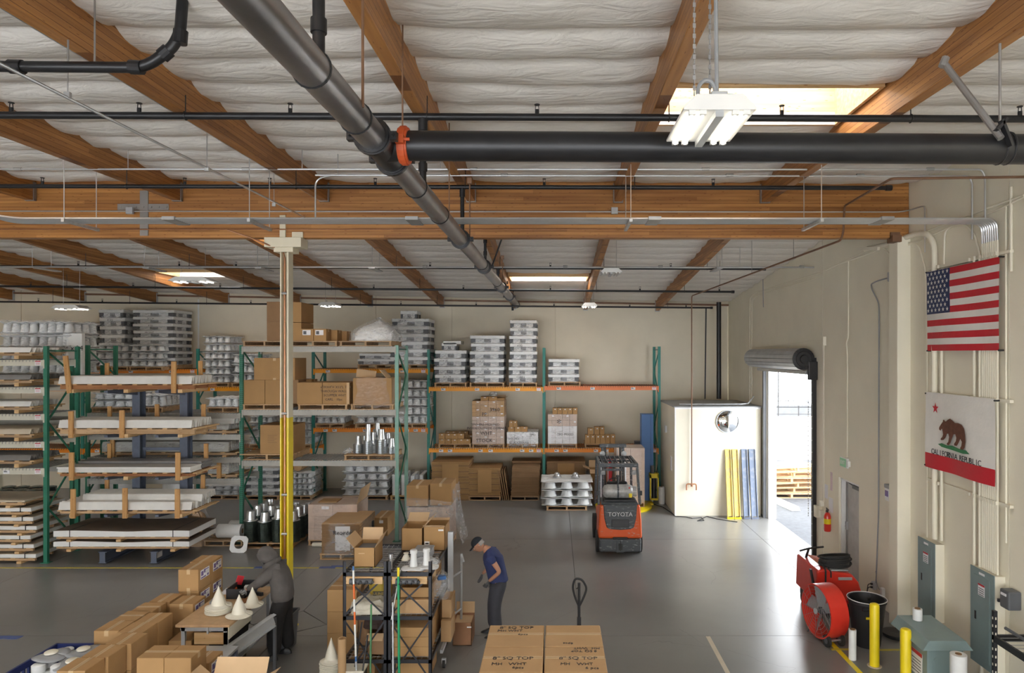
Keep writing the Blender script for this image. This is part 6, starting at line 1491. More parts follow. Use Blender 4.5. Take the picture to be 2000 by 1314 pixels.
z1=FZ(1246,9.2); MB().lathe([(.055,0),(.055,z1),(.045,z1),(.045,z1-.2)],(FX(668,9.2),9.2,0),20,cap=False).build('tube_wall',M['card3'],t,smooth=True)
felt(647,1312,.15,14,'tall stack of off white felt cones at the foot of the tube',.30,.155)
o=bpy.data.objects.get('felt_cone_stack.001')
MB().cyl((FX(647,F*(H-.15)/622),F*(H-.15)/622,.0),(FX(647,F*(H-.15)/622),F*(H-.15)/622,.148),.12,n=16).build('small_stand',M['card2'],label='cardboard drum under the tall felt cone stack',cat='drum')
# grey cart behind the shelves
t=thing('platform_cart',(-1.55,10.9,0),'tall grey framed cart standing at the right end of the shelves','cart')
MB().box(-1.66,10.62,.55,-1.58,10.68,1.82).build('side_panel',M['lgrey'],t); MB().box(-1.66,9.9,.25,-1.62,10.66,.30).build('deck_edge',M['lgrey'],t)
MB().cyl((-1.50,10.98,.12),(-1.50,10.98,1.38),.02,n=10).cyl((-1.50,10.98,1.38),(-1.46,10.98,1.25),.018,n=8).build('push_handle',M['lgrey'],t,smooth=True)
m=MB(); m.cyl((-1.6,10.66,1.1),(-1.5,10.98,1.1),.015,n=8); m.cyl((-1.6,10.66,.5),(-1.5,10.98,.5),.015,n=8); m.build('cross_tube',M['lgrey'],t)
for X,Y in ((-1.50,10.95),(-1.62,10.0)):
    MB().cyl((X-.02,Y,.06),(X+.02,Y,.06),.06,n=16).build('caster_wheel',M['rubber'],t); MB().box(X-.03,Y-.02,.06,X+.03,Y+.02,.14).build('caster_fork',M['galv'],t)
for k,(y_,z0,z1,w_) in enumerate(((10.15,.31,.62,.30),(10.25,.63,.90,.28))): carton(-1.69,-1.69+w_*.5,y_,y_+.42,z0,z1,['lower','upper'][k]+' carton strapped behind the right shelf posts on the cart',tape=None,lab='R' if 0 else None,m_=M['card3'])
lump(FX(846,10.0),FX(878,10.0),9.85,10.15,1.05,1.42,'clear_bag','clear plastic bag of blue items hanging on the shelf side','bag',M['film'],41,.5)
bench_item('blue_gloves',FX(862,9.9),9.9,1.33,(.12,.10,.05),.4,M['blue'],'crumpled blue gloves on top of the clear bag','gloves')
# worn carton on the floor right of the cart
D=10.75; o=carton(FX(884,D),FX(921,D),D,D+.42,.001,.36,'worn open carton on the floor behind the man in navy',m_=mat('reddish cardboard',(.33,.17,.09),.8),flaps=[('B',80),('L',35)],FL=.17,name='open_carton')
MB().box(FX(884,D)+.01,D+.01,.30,FX(920,D)-.01,D+.40,.33).build('folded_liner',M['cardin'],o); MB().box(FX(912,D),D-.002,.28,FX(921,D),D,.30).build('tape_scrap',M['white'],o)
# ================================================================ BIG CARTONS ON THE PALLET, BOTTOM CENTRE
ZT=1.62; s0=530/(H-ZT); Df=F/s0
xl,xr=FX(957,Df),FX(1172,Df)
pallet(xl-.02,xr+.02,Df-1.75,1.75,0,'pallet under the big marked cartons, bottom centre','palwood')
xm=(xl+xr)/2
rows=[(Df-.55,Df,'rear'),(Df-1.12,Df-.56,'middle'),(Df-1.70,Df-1.13,'front')]
mk={(0,0):[('8" SQ TOP',.11,-.30,.42,0),('MH WHT',.09,-.33,.24,0),('6pcs',.075,.12,.03,0)],(0,1):[],
    (1,0):[('8" SQ TOP',.12,-.32,.0,0),('MH   WHT',.10,-.32,-.13,0),('6pcs',.08,.10,-.21,0)],
    (1,1):[('8" SQ TOP',.115,.05,.0,0),('MH   WHT',.095,.02,-.13,0),('6 pcs',.08,.25,-.22,0),('8 SQ TOP',.085,.15,.17,1),('MH  WHT',.085,.2,.24,1),('6pcs',.075,-.1,.36,1)]}
for j,(ya,yb,nm) in enumerate(rows):
    for i,(xa,xb) in enumerate(((xl,xm-.006),(xm+.006,xr))):
        for lv_,(za,zb) in enumerate((( .132,.62),(.622,1.12),(1.122,ZT))):
            top=lv_==2
            q=nm+(' left' if i==0 else ' right')+' big kraft carton, '+['bottom','middle','top'][lv_]+' layer of the centre pallet'
            o=carton(xa+.002,xb-.002,ya+.002,yb-.002,za,zb-.002,q,tape=None,m_=M['card3'],bev=.008)
            if top:
                ym=yb-.24; MB().box(xa+.01,ym-.028,zb-.002,xb-.01,ym+.028,zb+.0).build('tape',M['tape'],o)
                MB().box(xa+.004,ym-.001,zb-.001,xb-.004,ym+.001,zb+.0015).build('flap_seam',M['card2'],o)
                cx_=(xa+xb)/2; cy_=(ya+yb)/2
                if j<2:
                    for s,sz,dx,dy,rev in mk[(j,i)]:
                        Y=(yb-.02-.10*0) if 0 else (yb-.06-(.46-dy)*.45 if j==0 else ya+.30+dy*.95)
                        text(s,sz*.72,(cx_+dx*.62,Y,zb+.0005),(-1 if rev else 1,0,0),(0,-1 if rev else 1,0),M['ink'],o,align='LEFT' if dx<-.1 else 'CENTER',jit=.008)
# white part beside it
t=thing('white_tray_parts',(xl-.2,Df-.35,.9),'white folded trays on kraft boxes left of the big cartons','tray')
carton(xl-.42,xl-.06,Df-1.0,Df-.25,.001,.45,'kraft box low beside the centre pallet',tape=None); carton(xl-.40,xl-.08,Df-.95,Df-.3,.451,1.02,'upper kraft box beside the centre pallet',tape=None,m_=M['card3'])
MB().box(xl-.30,Df-.60,1.03,xl-.05,Df-.28,1.10).build('tray_box',M['white'],t,bevel=.004); MB().bar((xl-.27,Df-.5,1.10),(xl-.31,Df-.5,1.24),.3,.01,up=(0,1,0)).build('tray_side',M['white'],t); MB().bar((xl-.42,Df-.85,1.04),(xl-.06,Df-.62,1.07),.22,.012).build('tray_flap',M['white'],t)
# pallet jack
t=thing('pallet_jack',(.36,10.3,0),'black pallet jack standing behind the centre cartons, looped handle up','pallet jack')
X,Y=FX(1131,10.3),10.3
MB().cyl((X,Y,.45),(X,Y+.0,1.14),.022,n=12).box(X-.03,Y-.02,.30,X+.03,Y+.02,.62).build('handle_shaft',M['black'],t)
MB().tube(bend([(X,Y,.78),(X-.06,Y,.92),(X-.10,Y,1.08),(X-.06,Y,1.21),(X+.05,Y,1.19),(X+.12,Y,1.06),(X+.07,Y,.92),(X,Y,.78)],.06,4),.017,10).build('loop_grip',M['black'],t,smooth=True)
MB().cyl((X-.04,Y,1.05),(X-.0,Y,1.08),.008,n=6).build('release_lever',M['black'],t)
MB().box(X-.12,Y-.2,.12,X+.12,Y-.02,.42).build('pump_housing',M['black'],t,bevel=.02)
for s in (-1,1):
    MB().box(X+s*.19-.075,Y-1.3,.07,X+s*.19+.075,Y-.15,.12).build('fork',M['black'],t,bevel=.01); MB().cyl((X+s*.08-.02,Y,.09),(X+s*.08+.02,Y,.09),.09,n=16).build('steer_wheel',M['rubber'],t); MB().cyl((X+s*.19-.04,Y-1.15,.045),(X+s*.19+.04,Y-1.15,.045),.04,n=12).build('load_roller',M['grey'],t)
MB().box(X-.26,Y-.22,.08,X+.26,Y-.1,.18).build('cross_head',M['black'],t)
# ================================================================ RIGHT SIDE
# bollards
for k,(D,px,py) in enumerate(((10.05,1708,1178),(9.2,1769,1227))):
    X=FX(px,D); z1=FZ(py,D)
    t=thing('bollard',(X,D,0),['farther yellow bollard beside the black trash can','nearer yellow bollard beside the grey transformer'][k],'bollard')
    MB().lathe([(.068,0),(.068,z1-.03),(.060,z1-.01),(.04,z1),(0,z1+.004)],(X,D,0),24).build('post',M['yellow'],t,smooth=True); MB().cyl((X,D,0),(X,D,.008),.10,n=20).build('base_ring',M['sheet'],t)
def roll(px,D,z0,z1,r,label,m_=M['filmw'],rc=.038):
    X=FX(px,D); t=thing('film_roll',(X,D,z0),label,'film roll')
    MB().lathe([(r,z0),(r,z1),(rc,z1),(rc,z1-.05)],(X,D,0),24,cap=False).build('film_wrap',M['whitep'],t,smooth=True); MB().lathe([(rc,z0),(rc,z1+.008),(rc-.008,z1+.008),(rc-.008,z0)],(X,D,0),16,cap=False).build('core_tube',M['card2'],t,smooth=True)
    return t
roll(1665,10.27,0,.45,.055,'slim white film roll standing on the floor left of the farther bollard')
# trash can
D=10.8; X=FX(1693,D)
t=thing('trash_can',(X,D,0),'large black trash can against the wall behind the bollard','trash can')
MB().lathe([(.19,0),(.20,.02),(.275,.68),(.29,.69),(.29,.73),(.265,.73),(.25,.66),(.18,.06),(0,.05)],(X,D,0),36).build('can_body',M['black'],t,smooth=True)
for a in (-2.0,.9): MB().bc((X+.29*math.cos(a),D+.29*math.sin(a),.64),(.14,.06,.05)).build('side_handle',M['black'],t,bevel=.01)
MB().bar((X-.12,D-.235,.50),(X+.02,D-.262,.50),.01,.035).build('yellow_sticker',M['yellow'],t); MB().tube([(X+.292*math.cos(a/10),D+.292*math.sin(a/10),.735) for a in range(-15,47)],.006,5).build('liner_edge',M['paper'],t)
MB().lathe([(.0,0),(.20,0),(.22,.03),(.22,.06),(.18,.065),(0,.05)],(FX(1752,11.1),11.12,0),28).build('can_lid',M['black'],smooth=True,label='round black trash can lid lying by the pilaster',cat='lid')
# transformer
x0,x1,y0,y1=4.86,5.33,8.9,9.62; zt=.87
t=thing('transformer',((x0+x1)/2,(y0+y1)/2,0),'grey green floor transformer cabinet with a sloped hood by the wall','transformer')
MB().box(x0,y0,.10,x1,y1,zt-.03).build('cabinet',M['panelg'],t,bevel=.008); MB().box(x0+.03,y0+.03,0,x1-.03,y1-.03,.10).build('plinth',M['dgrey'],t)
m=MB(); m.add([(x0,y0-.05,zt),(x1,y0-.05,zt),(x1,y1+.05,zt+.02),(x0,y1+.05,zt+.02),(x0-.09,y0-.06,zt-.12),(x0-.09,y1+.06,zt-.10),(x1+.09,y0-.06,zt-.12),(x1+.09,y1+.06,zt-.10)],[(0,1,2,3),(4,0,3,5),(1,6,7,2),(0,4,6,1)]); m.build('hood',M['panelg'],t,solid=.008)
MB().box(x0+.05,y0-.004,.12,x1-.05,y0+.0,zt-.14).build('front_panel',M['panelg'],t,bevel=.003)
for z_ in (.25,.6): MB().cyl((x0+.11,y0-.012,z_),(x0+.11,y0-.003,z_),.03,n=16).build('knockout',M['panelg'],t)
l=MB().box(x0-.004,9.02,.30,x0,9.32,.62).build('warning_label',M['paper'],t); MB().box(x0-.006,9.02,.57,x0-.004,9.32,.62).build('label_band',M['red2'],l)
m=MB()
for k in range(5): m.box(x0-.006,9.05,.34+k*.04,x0-.004,9.28-.03*(k%2),.352+k*.04)
m.build('label_print',M['dgrey'],l)
MB().box(x1-.01,9.3,0,x1+.0,9.31,.1).build('foot',M['dgrey'],t)
roll(1792,9.5,zt+.025,zt+.18,.062,'short white film roll on top of the transformer')
roll(1872,8.45,0,.88,.095,'tall clear film roll in front of the transformer at frame bottom')
# electrical panels
def epanel(y0,y1,z0,z1,label,xf=5.775):
    t=thing('electrical_panel',(5.85,(y0+y1)/2,(z0+z1)/2),label,'electrical panel')
    MB().box(xf+.012,y0,z0,XW,y1,z1).build('enclosure',M['wallr'],t,bevel=.004)
    MB().box(xf,y0-.012,z0-.012,xf+.012,y1+.012,z1+.012).build('trim_cover',M['panelg'],t,bevel=.003)
    d=MB().box(xf-.006,y0+.08,z0+.08,xf,y1-.07,z1-.08).build('door',M['panelg'],t,bevel=.002)
    MB().box(xf-.012,y1-.13,(z0+z1)/2-.05,xf-.006,y1-.10,(z0+z1)/2+.06).build('latch',M['black'],d)
    ym=(y0+y1)/2; l=MB().box(xf-.008,ym-.07,z1-.34,xf-.006,ym+.07,z1-.18).build('warning_label',M['paper'],d); MB().box(xf-.0095,ym-.07,z1-.205,xf-.008,ym+.07,z1-.18).build('label_band',M['red2'],l)
    m=MB()
    for k in range(4): m.box(xf-.0095,ym-.055,z1-.33+k*.028,xf-.008,ym+.055,z1-.32+k*.028)
    m.build('label_print',M['dgrey'],l)
    MB().box(xf-.003,ym-.06,z1-.06,xf,ym+.06,z1-.03).build('nameplate',M['paper'],t)
epanel(10.38,10.84,.50,1.69,'farther grey green electrical panel, left below the flags')
epanel(8.98,9.47,.38,1.66,'nearer grey green electrical panel, right below the flags')
MB().tube(bend([(5.88,9.2,.38),(5.88,9.2,.05)],.05),.03,8).build('lower_conduit',M['wallr'],smooth=True,label='painted conduit below the nearer electrical panel',cat='conduit')
MB().tube(bend([(5.88,9.4,.38),(5.88,9.4,.12),(5.35,9.4,.12)],.10),.025,8).build('lower_conduit',M['wallr'],smooth=True,label='painted conduit bending from the nearer panel to the transformer',cat='conduit')
t=thing('disconnect_switch',(5.85,8.75,1.45),'small dark grey switch box right of the nearer electrical panel','switch')
MB().box(5.76,8.66,1.33,XW,8.84,1.57).build('switch_box',M['dgrey'],t,bevel=.02); MB().box(5.75,8.70,1.50,5.758,8.80,1.53).build('nameplate',M['paper'],t); MB().box(5.75,8.84,1.38,5.79,8.87,1.42).build('switch_lever',M['black'],t)
# wall box on the pilaster
t=thing('control_box',(5.72,11.8,2),'white and grey control box on the wall before the pilaster','control box')
y0,y1=11.86,12.03; MB().box(5.82,y0,2.02,XW,y1,2.30).build('box_body',M['white'],t,bevel=.008); MB().box(5.812,y0+.02,2.08,5.82,y1-.02,2.26).build('screen_panel',M['paper'],t); MB().box(5.808,y0+.03,2.10,5.812,y1-.03,2.20).build('screen',M['purple'],t); MB().box(5.81,y0-.005,2.24,XW-.01,y1+.005,2.305).build('top_cover',M['grey'],t)
# outlets
t=thing('outlet_box',(5.88,12.2,.6),'grey outlet with two black plugs at the bottom of the grey conduit','outlet')
p=WP(1706,1143,5.88); MB().bc((5.89,p.y,p.z),(.06,.10,.14)).build('box_body',M['lgrey'],t,bevel=.006)
for dz in (-.03,.03): MB().tube(bend([(5.86,p.y,p.z+dz),(5.78,p.y,p.z+dz),(5.74,p.y-.0,.05)],.1),.008,6).bc((5.845,p.y,p.z+dz),(.04,.035,.03)).build('plug_cord',M['black'],t)
p=WP(1724,1156,5.88); o=thing('charger_box',(5.88,p.y,p.z),'small white charger box with a cord near the pilaster','charger'); MB().bc((5.88,p.y,p.z),(.06,.08,.15)).build('box_body',M['white'],o,bevel=.008); MB().tube(bend([(5.88,p.y,p.z),(5.87,p.y+.18,p.z+.02),(5.87,p.y+.25,p.z+.3)],.1),.006,6).build('cord',M['grey'],o)
# drum fan (axis mostly along X)
D=10.95; ang=math.radians(12)
t=thing('drum_fan',(4.35,10.95,0),'red drum fan on wheels with a black blade guard','fan')
C0=Vector((4.17+.02,10.95,.47)); ax=Vector((math.cos(ang),math.sin(ang),0)); rz_=Matrix.Rotation(ang,3,'Z'); rotm=rz_@Matrix.Rotation(PI/2,3,'Y')
MB().lathe([(.405,0),(.42,.005),(.42,.31),(.405,.315)],C0,48,rot=rotm,cap=False).lathe([(.405,.315),(.40,.31),(.40,.005),(.405,0)],C0,48,rot=rotm,cap=False).build('drum',M['red'],t,smooth=True)
v=ax.cross(Vector((0,0,1)))
for f_ in (-.005,.32):
    for k in range(7):
        r=.06+.055*k; MB().tube([C0+ax*f_+(v*math.cos(a*PI/16)+Vector((0,0,1))*math.sin(a*PI/16))*r for a in range(32)],.0022,4,closed=True).build('guard_ring',M['rod'],t)
    m=MB()
    for k in range(12):
        a=k*PI/6; d_=v*math.cos(a)+Vector((0,0,1))*math.sin(a); m.tube([C0+ax*f_+d_*.05,C0+ax*f_+d_*.41],.003,4)
    m.build('guard_spokes',M['rod'],t)['kind']='stuff'
hubc=C0+ax*.12
MB().cyl(hubc-ax*.05,hubc+ax*.12,.055,n=20).build('hub',M['dgrey'],t,smooth=True); MB().cyl(C0-ax*.012,C0+ax*.0,.045,n=18).build('badge',M['lgrey'],t)
for k in range(5):
    a=k*2*PI/5+.5; d_=v*math.cos(a)+Vector((0,0,1))*math.sin(a); e_=ax.cross(d_)
    w0,w1=.055,.085
    vs=[hubc+d_*.05-e_*w0-ax*.03,hubc+d_*.05+e_*w0+ax*.03,hubc+d_*.37+e_*w1+ax*.05,hubc+d_*.37-e_*w1-ax*.05]
    MB().add(vs,[(0,1,2,3)]).build('blade',M['grey'],t,solid=.006)
MB().cyl(hubc+ax*.12,hubc+ax*.19,.09,n=20).build('motor',M['black'],t,smooth=True)
for s_ in (-1,1):
    W=C0+v*s_*.24+Vector((0,0,-.37)); 
    wv=Vector((0,1,0))
for q in ((.03,-.26),(.27,-.26)):
    W=C0+ax*q[0]+v*(.26 if 1 else 0); W.z=.095
    MB().cyl(W-ax*.02,W+ax*.02,.095,n=22).build('wheel',M['rubber'],t,smooth=True); MB().cyl(W-ax*.024,W+ax*.024,.045,n=12).build('wheel_hub',M['dgrey'],t)
for q in (.05,.26):
    a_=C0+ax*q+v*.30; b_=C0+ax*q-v*.30; a_.z=.09; b_.z=.02
    MB().tube([a_,a_+Vector((0,0,.06)),C0+ax*q+v*.22+Vector((0,0,-.34))],.012,6).build('stand_leg',M['dgrey'],t); MB().tube([b_,C0+ax*q-v*.22+Vector((0,0,-.34))],.012,6).build('stand_leg',M['dgrey'],t)
MB().bar(C0+ax*.05+v*.28+Vector((0,0,-.37)),C0+ax*.26+v*.28+Vector((0,0,-.37)),.03,.02).build('axle_bar',M['galv'],t)
# floor scrubber
t=thing('floor_scrubber',(4.85,12.3,0),'red floor scrubbing machine with a coiled black hose on top','floor scrubber')
sx0,sx1=4.50,5.28
m=MB(); prof=[(sx0,.30),(sx0+.02,.86),(sx0+.16,.88),(sx0+.30,.84),(sx1-.16,.80),(sx1-.04,.66),(sx1+.02,.46),(sx1,.30)]
m.prism([(x,11.75,z) for x,z in prof],(0,1.0,0)); m.build('tank_body',M['red'],t,bevel=.03,seg=3)
MB().box(sx0+.06,11.80,.14,sx1-.05,12.7,.31).build('chassis',M['black'],t,bevel=.02); MB().box(sx0+.02,11.72,.30,sx1,11.76,.36).build('lower_band',M['red2'],t)
MB().box(sx0+.28,11.78,.84,sx1-.2,12.2,.862).build('grey_lid',M['lgrey'],t,bevel=.01); MB().box(sx0+.38,11.735,.70,sx0+.62,11.75,.75).build('grip_slot',M['lgrey'],t,bevel=.006)
for Y in (11.95,12.6): 
    for X in (sx0+.1,sx1-.12): MB().cyl((X-.03,Y,.10),(X+.03,Y,.10),.10,n=18).build('wheel',M['rubber'],t)
MB().cyl((4.9,12.2,.02),(4.9,12.2,.14),.25,n=24).build('brush_head',M['black'],t)
MB().tube([(4.44,12.35,1.03),(4.62,12.4,1.06),(4.92,12.5,1.06)],.018,8).tube([(4.62,12.4,1.06),(4.60,12.5,.85)],.022,8).build('steering_handle',M['black'],t,smooth=True)
MB().bar((sx0-.02,11.78,.55),(sx0-.08,11.78,.88),.03,.06).build('squeegee_lever',M['black'],t)
s=text('Clarke' if 0 else '',.1,(0,0,0),(1,0,0),(0,0,1),M['white'],t) if 0 else None
c=Vector((4.93,12.0,.90))
for k in range(9):
    r1,r2=.27-.012*(k%4),.17-.01*(k%3)
    MB().tube([c+Vector((r1*math.cos(a*PI/14+k)+.02*math.sin(k*2.1),r2*math.sin(a*PI/14+k)+.02*math.cos(k*1.7),k*.018+.025*math.sin(a*PI/14+k*1.3))) for a in range(28)],.015,7,closed=True).build('hose_coil',M['rubber'],t,smooth=True)
MB().tube([(4.68,11.9,.92),(4.66,11.73,.86),(4.655,11.725,.5)],.016,7).tube([(4.74,11.9,.9),(4.75,11.73,.84),(4.75,11.725,.75)],.012,7).build('hose_end',M['rubber'],t,smooth=True)
# fire extinguisher, papers, exit sign, switches
t=thing('fire_extinguisher',WP(1617,1038,5.83),'red fire extinguisher hung on the wall beside the roll-up door','fire extinguisher')
p=WP(1616,1037,5.83); MB().lathe([(.0,0),(.065,0),(.072,.03),(.072,.32),(.05,.38),(.025,.40),(0,.41)],p,20).build('cylinder',M['red'],t,smooth=True); MB().cyl(p+Vector((0,0,.4)),p+Vector((0,0,.46)),.02).bar(p+Vector((0,-.06,.46)),p+Vector((0,.06,.48)),.02,.02).build('valve_head',M['black'],t); MB().lathe([(.0735,.16),(.0735,.27)],p,20,cap=False).build('label_band',M['yellow'],t); MB().tube([p+Vector((0,.05,.45)),p+Vector((0,.1,.3)),p+Vector((0,.08,.08))],.012,6).build('hose',M['black'],t)
for k,(a,b,c_,d_) in enumerate(((1611,946,1617,973),(1619,972,1627,1000))):
    q=WP((a+c_)/2,(b+d_)/2,XW); y0,y1=WD(c_,XW),WD(a,XW)
    MB().box(XW-.004,y0,FZ(d_,q.y),XW,y1,FZ(b,q.y)).build('paper_notice',M['paper'],label=['upper','lower'][k]+' white paper notice taped beside the roll-up door',cat='notice')
MB().box(XW-.004,WD(1626),FZ(958,14.6),XW,WD(1622),FZ(922,14.6)).build('narrow_poster',mat('faded pink poster',(.72,.58,.60),.7),label='narrow faded pink poster left of the exit sign',cat='poster')
for k,(px,py,w_,h_) in enumerate(((1598,998,.14,.26),(1608,1003,.10,.16),(1608,982,.10,.14))):
    q=WP(px,py,XW); MB().bc((XW-.04,q.y,q.z),(.08,w_,h_)).build('door_control',M['cream'],bevel=.01,label=['large cream door control box by the guide rail','lower small cream switch box by the guide rail','upper small cream switch box by the guide rail'][k],cat='switch box')
t=thing('exit_sign',WP(1648,903,5.85),'pale green exit sign above the man door','exit sign')
q=WP(1650,903,XW-.02); MB().box(XW-.05,q.y-.16,q.z-.10,XW,q.y+.16,q.z+.10).build('sign_box',M['white'],t,bevel=.01); MB().box(XW-.058,q.y-.12,q.z-.085,XW-.05,q.y+.15,q.z+.085).build('sign_face',M['exit'],t)
text('EXIT',.105,(XW-.0605,q.y+.015,q.z),(0,-1,0),(0,0,1),M['white'],t)
MB().bc((XW-.03,q.y-.2,q.z),(.06,.06,.12)).build('lamp_head',M['white'],t,bevel=.01)
# leaning fork extensions
for k,(a,b,mm,nm) in enumerate(((1418,1431,'yellow','left yellow'),(1432,1445,'yellow','right yellow'),(1450,1463,'bluegrey','left blue grey'),(1465,1479,'bluegrey','right blue grey'))):
    yb=19.12; X0,X1=FX(a,yb),FX(b,yb); X1=min(X1,5.82)
    t=thing('fork_extension',((X0+X1)/2,yb,0),nm+' fork extension leaning on the equipment room','fork extension')
    m=MB(); zt_=FZ(880,yb)
    m.bar((X0+.02,yb-.12,.0),(X0+.02,yb+.18,zt_),.02,.06,up=(0,1,0)); m.bar((X1-.02,yb-.12,.0),(X1-.02,yb+.18,zt_),.02,.06,up=(0,1,0)); m.bar(((X0+X1)/2,yb-.09,.06),((X0+X1)/2,yb+.20,zt_+.02),X1-X0-.02,.012,up=(0,1,0)); m.build('channel_body',mat('worn '+nm+' paint',(.66,.50,.13) if k<2 else (.15,.19,.27),.5,col2=(.40,.33,.2) if k<2 else (.28,.30,.34),thr=(.5,.75),scale=7),t)
    MB().box(X0,yb-.17,.0,X1,yb-.15,.05).bar((X0+.01,yb-.16,.03),(X0+.01,yb-.10,.03),.015,.03).bar((X1-.01,yb-.16,.03),(X1-.01,yb-.10,.03),.015,.03).build('end_loop',M['yellow'] if k<2 else M['bluegrey'],t)
# cables on floor
pts=[P(1283,950,19.0)]; 
def fcable(pp,r,label): MB().tube([Vector((FX(x,F*(H-r)/(y-690)),F*(H-r)/(y-690),r)) for x,y in pp],r,6).build('floor_cable',M['black'],smooth=True,label=label,cat='cable')
fcable([(1278,985),(1295,990),(1310,1000),(1318,1007)],.012,'black cable running from the wrapping machine to the equipment room')
fcable([(1318,1008),(1340,1009),(1352,1012),(1370,1010),(1375,1016),(1362,1017),(1380,1008),(1400,1013),(1425,1017),(1440,1019)],.010,'black cable tangled along the front of the equipment room')
# pallets outside
for k in range(6):
    dup(PAL['palwood'],(7.55+.05*((k*7)%3),22.3+.05*((k*5)%3),-.01+k*.165),.10*((k%3)-1)+.1,(ordn(k,6))+' of the pallet stack outside the roll-up door','outdoor pallet stack',scale=(1.7,1.2,1.22))
# blue wrapping machine
t=thing('stretch_wrapper',(2.9,21.2,0),'blue column stretch wrapping machine with a yellow turntable','wrapping machine')
MB().box(2.69,21.1,0,2.98,21.5,2.72).build('mast',M['blue'],t,bevel=.01); MB().box(2.98,21.12,.02,3.06,21.48,2.72).build('mast_side',M['blue'],t)
MB().lathe([(.84,0),(.85,.05),(.82,.075),(0,.075)],(2.07,20.45,0),40).build('turntable',M['yellow'],t,smooth=True); MB().box(2.3,20.7,0,3.0,21.3,.05).build('base_link',M['yellow'],t)
xa,xb,D=FX(1269,20.9),FX(1287,20.9),20.9
MB().box(xa,D,.10,xb,D+.05,.16).box(xa,D,.78,xb,D+.2,.92).box(xa,D,.1,xa+.05,D+.05,.9).box(xb-.04,D,.1,xb,D+.05,.9).build('carriage_frame',M['yellow'],t); MB().cyl(((xa+xb)/2,D+.08,.16),((xa+xb)/2,D+.08,.78),.06,n=14).build('roller',M['black'],t); MB().cyl((xa+.1,D+.1,.92),(xa+.1,D+.1,1.15),.06).build('carriage_motor',M['dgrey'],t)
roll(1292,20.9,.0,.52,.10,'white film roll on the floor right of the yellow carriage'); MB().box(3.15,20.7,0.0,3.36,21.0,.0)
t=wrapped(1.82,2.66,20.1,20.95,.078,FZ(875,20.1),2,4,'tall film wrapped pale carton load on the yellow turntable',M['cardpink'],M['filmp'],tags=False)
t=wrapped(FX(1196,21.9),FX(1246,21.9),21.9,22.6,1.57,FZ(868,21.9)+.0,2,1,'pale wrapped cartons on the shelf left of blue mast',M['cardpink'],M['filmp'],tags=False) if 0 else None
bench_item('red_wrap',1.66,20.6,.001,(.15,.1,1.45),.1,M['red2'],'red plastic hanging strip behind the forklift mast','plastic')
# black shelving at the right frame edge
t=thing('shelving_unit',(5.7,8.1,0),'black boltless shelving cut off by the right frame edge','shelf')
for Y in (8.42,6.9):
    for X in (5.42,5.86): 
        MB().box(X,Y,0,X+.045,Y+.045,1.42).build('post',M['bsteel'],t)
        m=MB()
        for k in range(14): m.box(X-.002,Y+.016,.08+k*.095,X,Y+.03,.11+k*.095)
        for k in range(14): m.box(X+.016,Y-.002,.08+k*.095,X+.03,Y,.11+k*.095)
        m.build('slot_row',M['wallr'],t)['kind']='stuff'
for z in (1.12,.35):
    MB().box(5.42,6.9,z-.08,5.45,8.46,z).box(5.87,6.9,z-.08,5.9,8.46,z).build('side_beam',M['bsteel'],t); MB().box(5.42,8.43,z-.08,5.9,8.46,z).box(5.42,6.9,z-.08,5.9,6.93,z).build('end_beam',M['bsteel'],t)
    m=MB()
    for k in range(15): m.box(5.45,6.95+k*.1,z-.006,5.87,6.955+k*.1,z)
    m.build('wire_deck',M['wire'],t)['kind']='stuff'
MB().cyl((5.55,8.4,1.22),(5.55,6.9,1.22),.02,n=10).build('top_tube',M['dgrey'],t)
# ================================================================ FLAGS
def flagmesh(y0,y1,z0,z1,mf,mats,name,par,nu=52,nv=39,amp=.02,seed=1,skew=0):
    # u runs towards the camera (decreasing y), v upwards
    def fn(u,v):
        Y=y1+(y0-y1)*u; Z=z0+(z1-z0)*v+skew*math.sin(PI*u)*(1-v)
        X=5.80+amp*math.sin(u*9+v*2+seed)*(.3+.7*(1-v))+amp*.6*noise.noise(Vector((u*4,v*3,seed)))
        return (X,Y,Z)
    m=MB(); m.grid(fn,nu,nv,mf=mf); return m.build(name,mats,par,smooth=True),fn
fy0,fy1,fz0,fz1=8.89,10.65,4.64,5.86
t=thing('striped_flag',(5.8,9.77,fz0),'american flag hanging on the right wall above the other flag','flag')
def mfu(u,v):
    if u<.365-.005 and v>6/13-.001: return 2
    return 0 if int(v*13+1e-6)%2==0 else 1
_,fn=flagmesh(fy0,fy1,fz0,fz1,mfu,[M['flagr'],M['flagw'],M['flagb']],'flag_cloth',t,nu=52,nv=39)
def star(cy,cz,r,cx=5.775,m_=None,par=None,name='star'):
    pts=[]
    for k in range(10):
        a=PI/2+k*PI/5; rr=r if k%2==0 else r*.4; pts.append((cx,cy-rr*math.cos(a),cz+rr*math.sin(a)))
    return MB().prism(pts,(-.002,0,0)).build(name,m_,par)
cw=(fy1-fy0)*.362; ch=(fz1-fz0)*7/13
for r_ in range(9):
    n=6 if r_%2==0 else 5
    for c_ in range(n):
        u=((c_+.5)/6 if n==6 else (c_+1)/6)*.362; v=1-((r_+.6)/9.4)*7/13
        p=fn(u,v); star(p[1],p[2],.034,p[0]-.004,M['flagw'],t)
for k,(uu,vv) in enumerate(((0,1),(0,0),(1,1),(1,0))): p=fn(uu,vv); MB().cyl((p[0]-.01,p[1],p[2]),(p[0]+.06,p[1],p[2]),.012,n=8).build('grommet',M['black'],t)
gy0,gy1,gz0,gz1=9.0,10.66,2.84,4.0
t=thing('bear_flag',(5.8,9.8,gz0),'white state flag with red star, brown bear and red bottom band','flag')
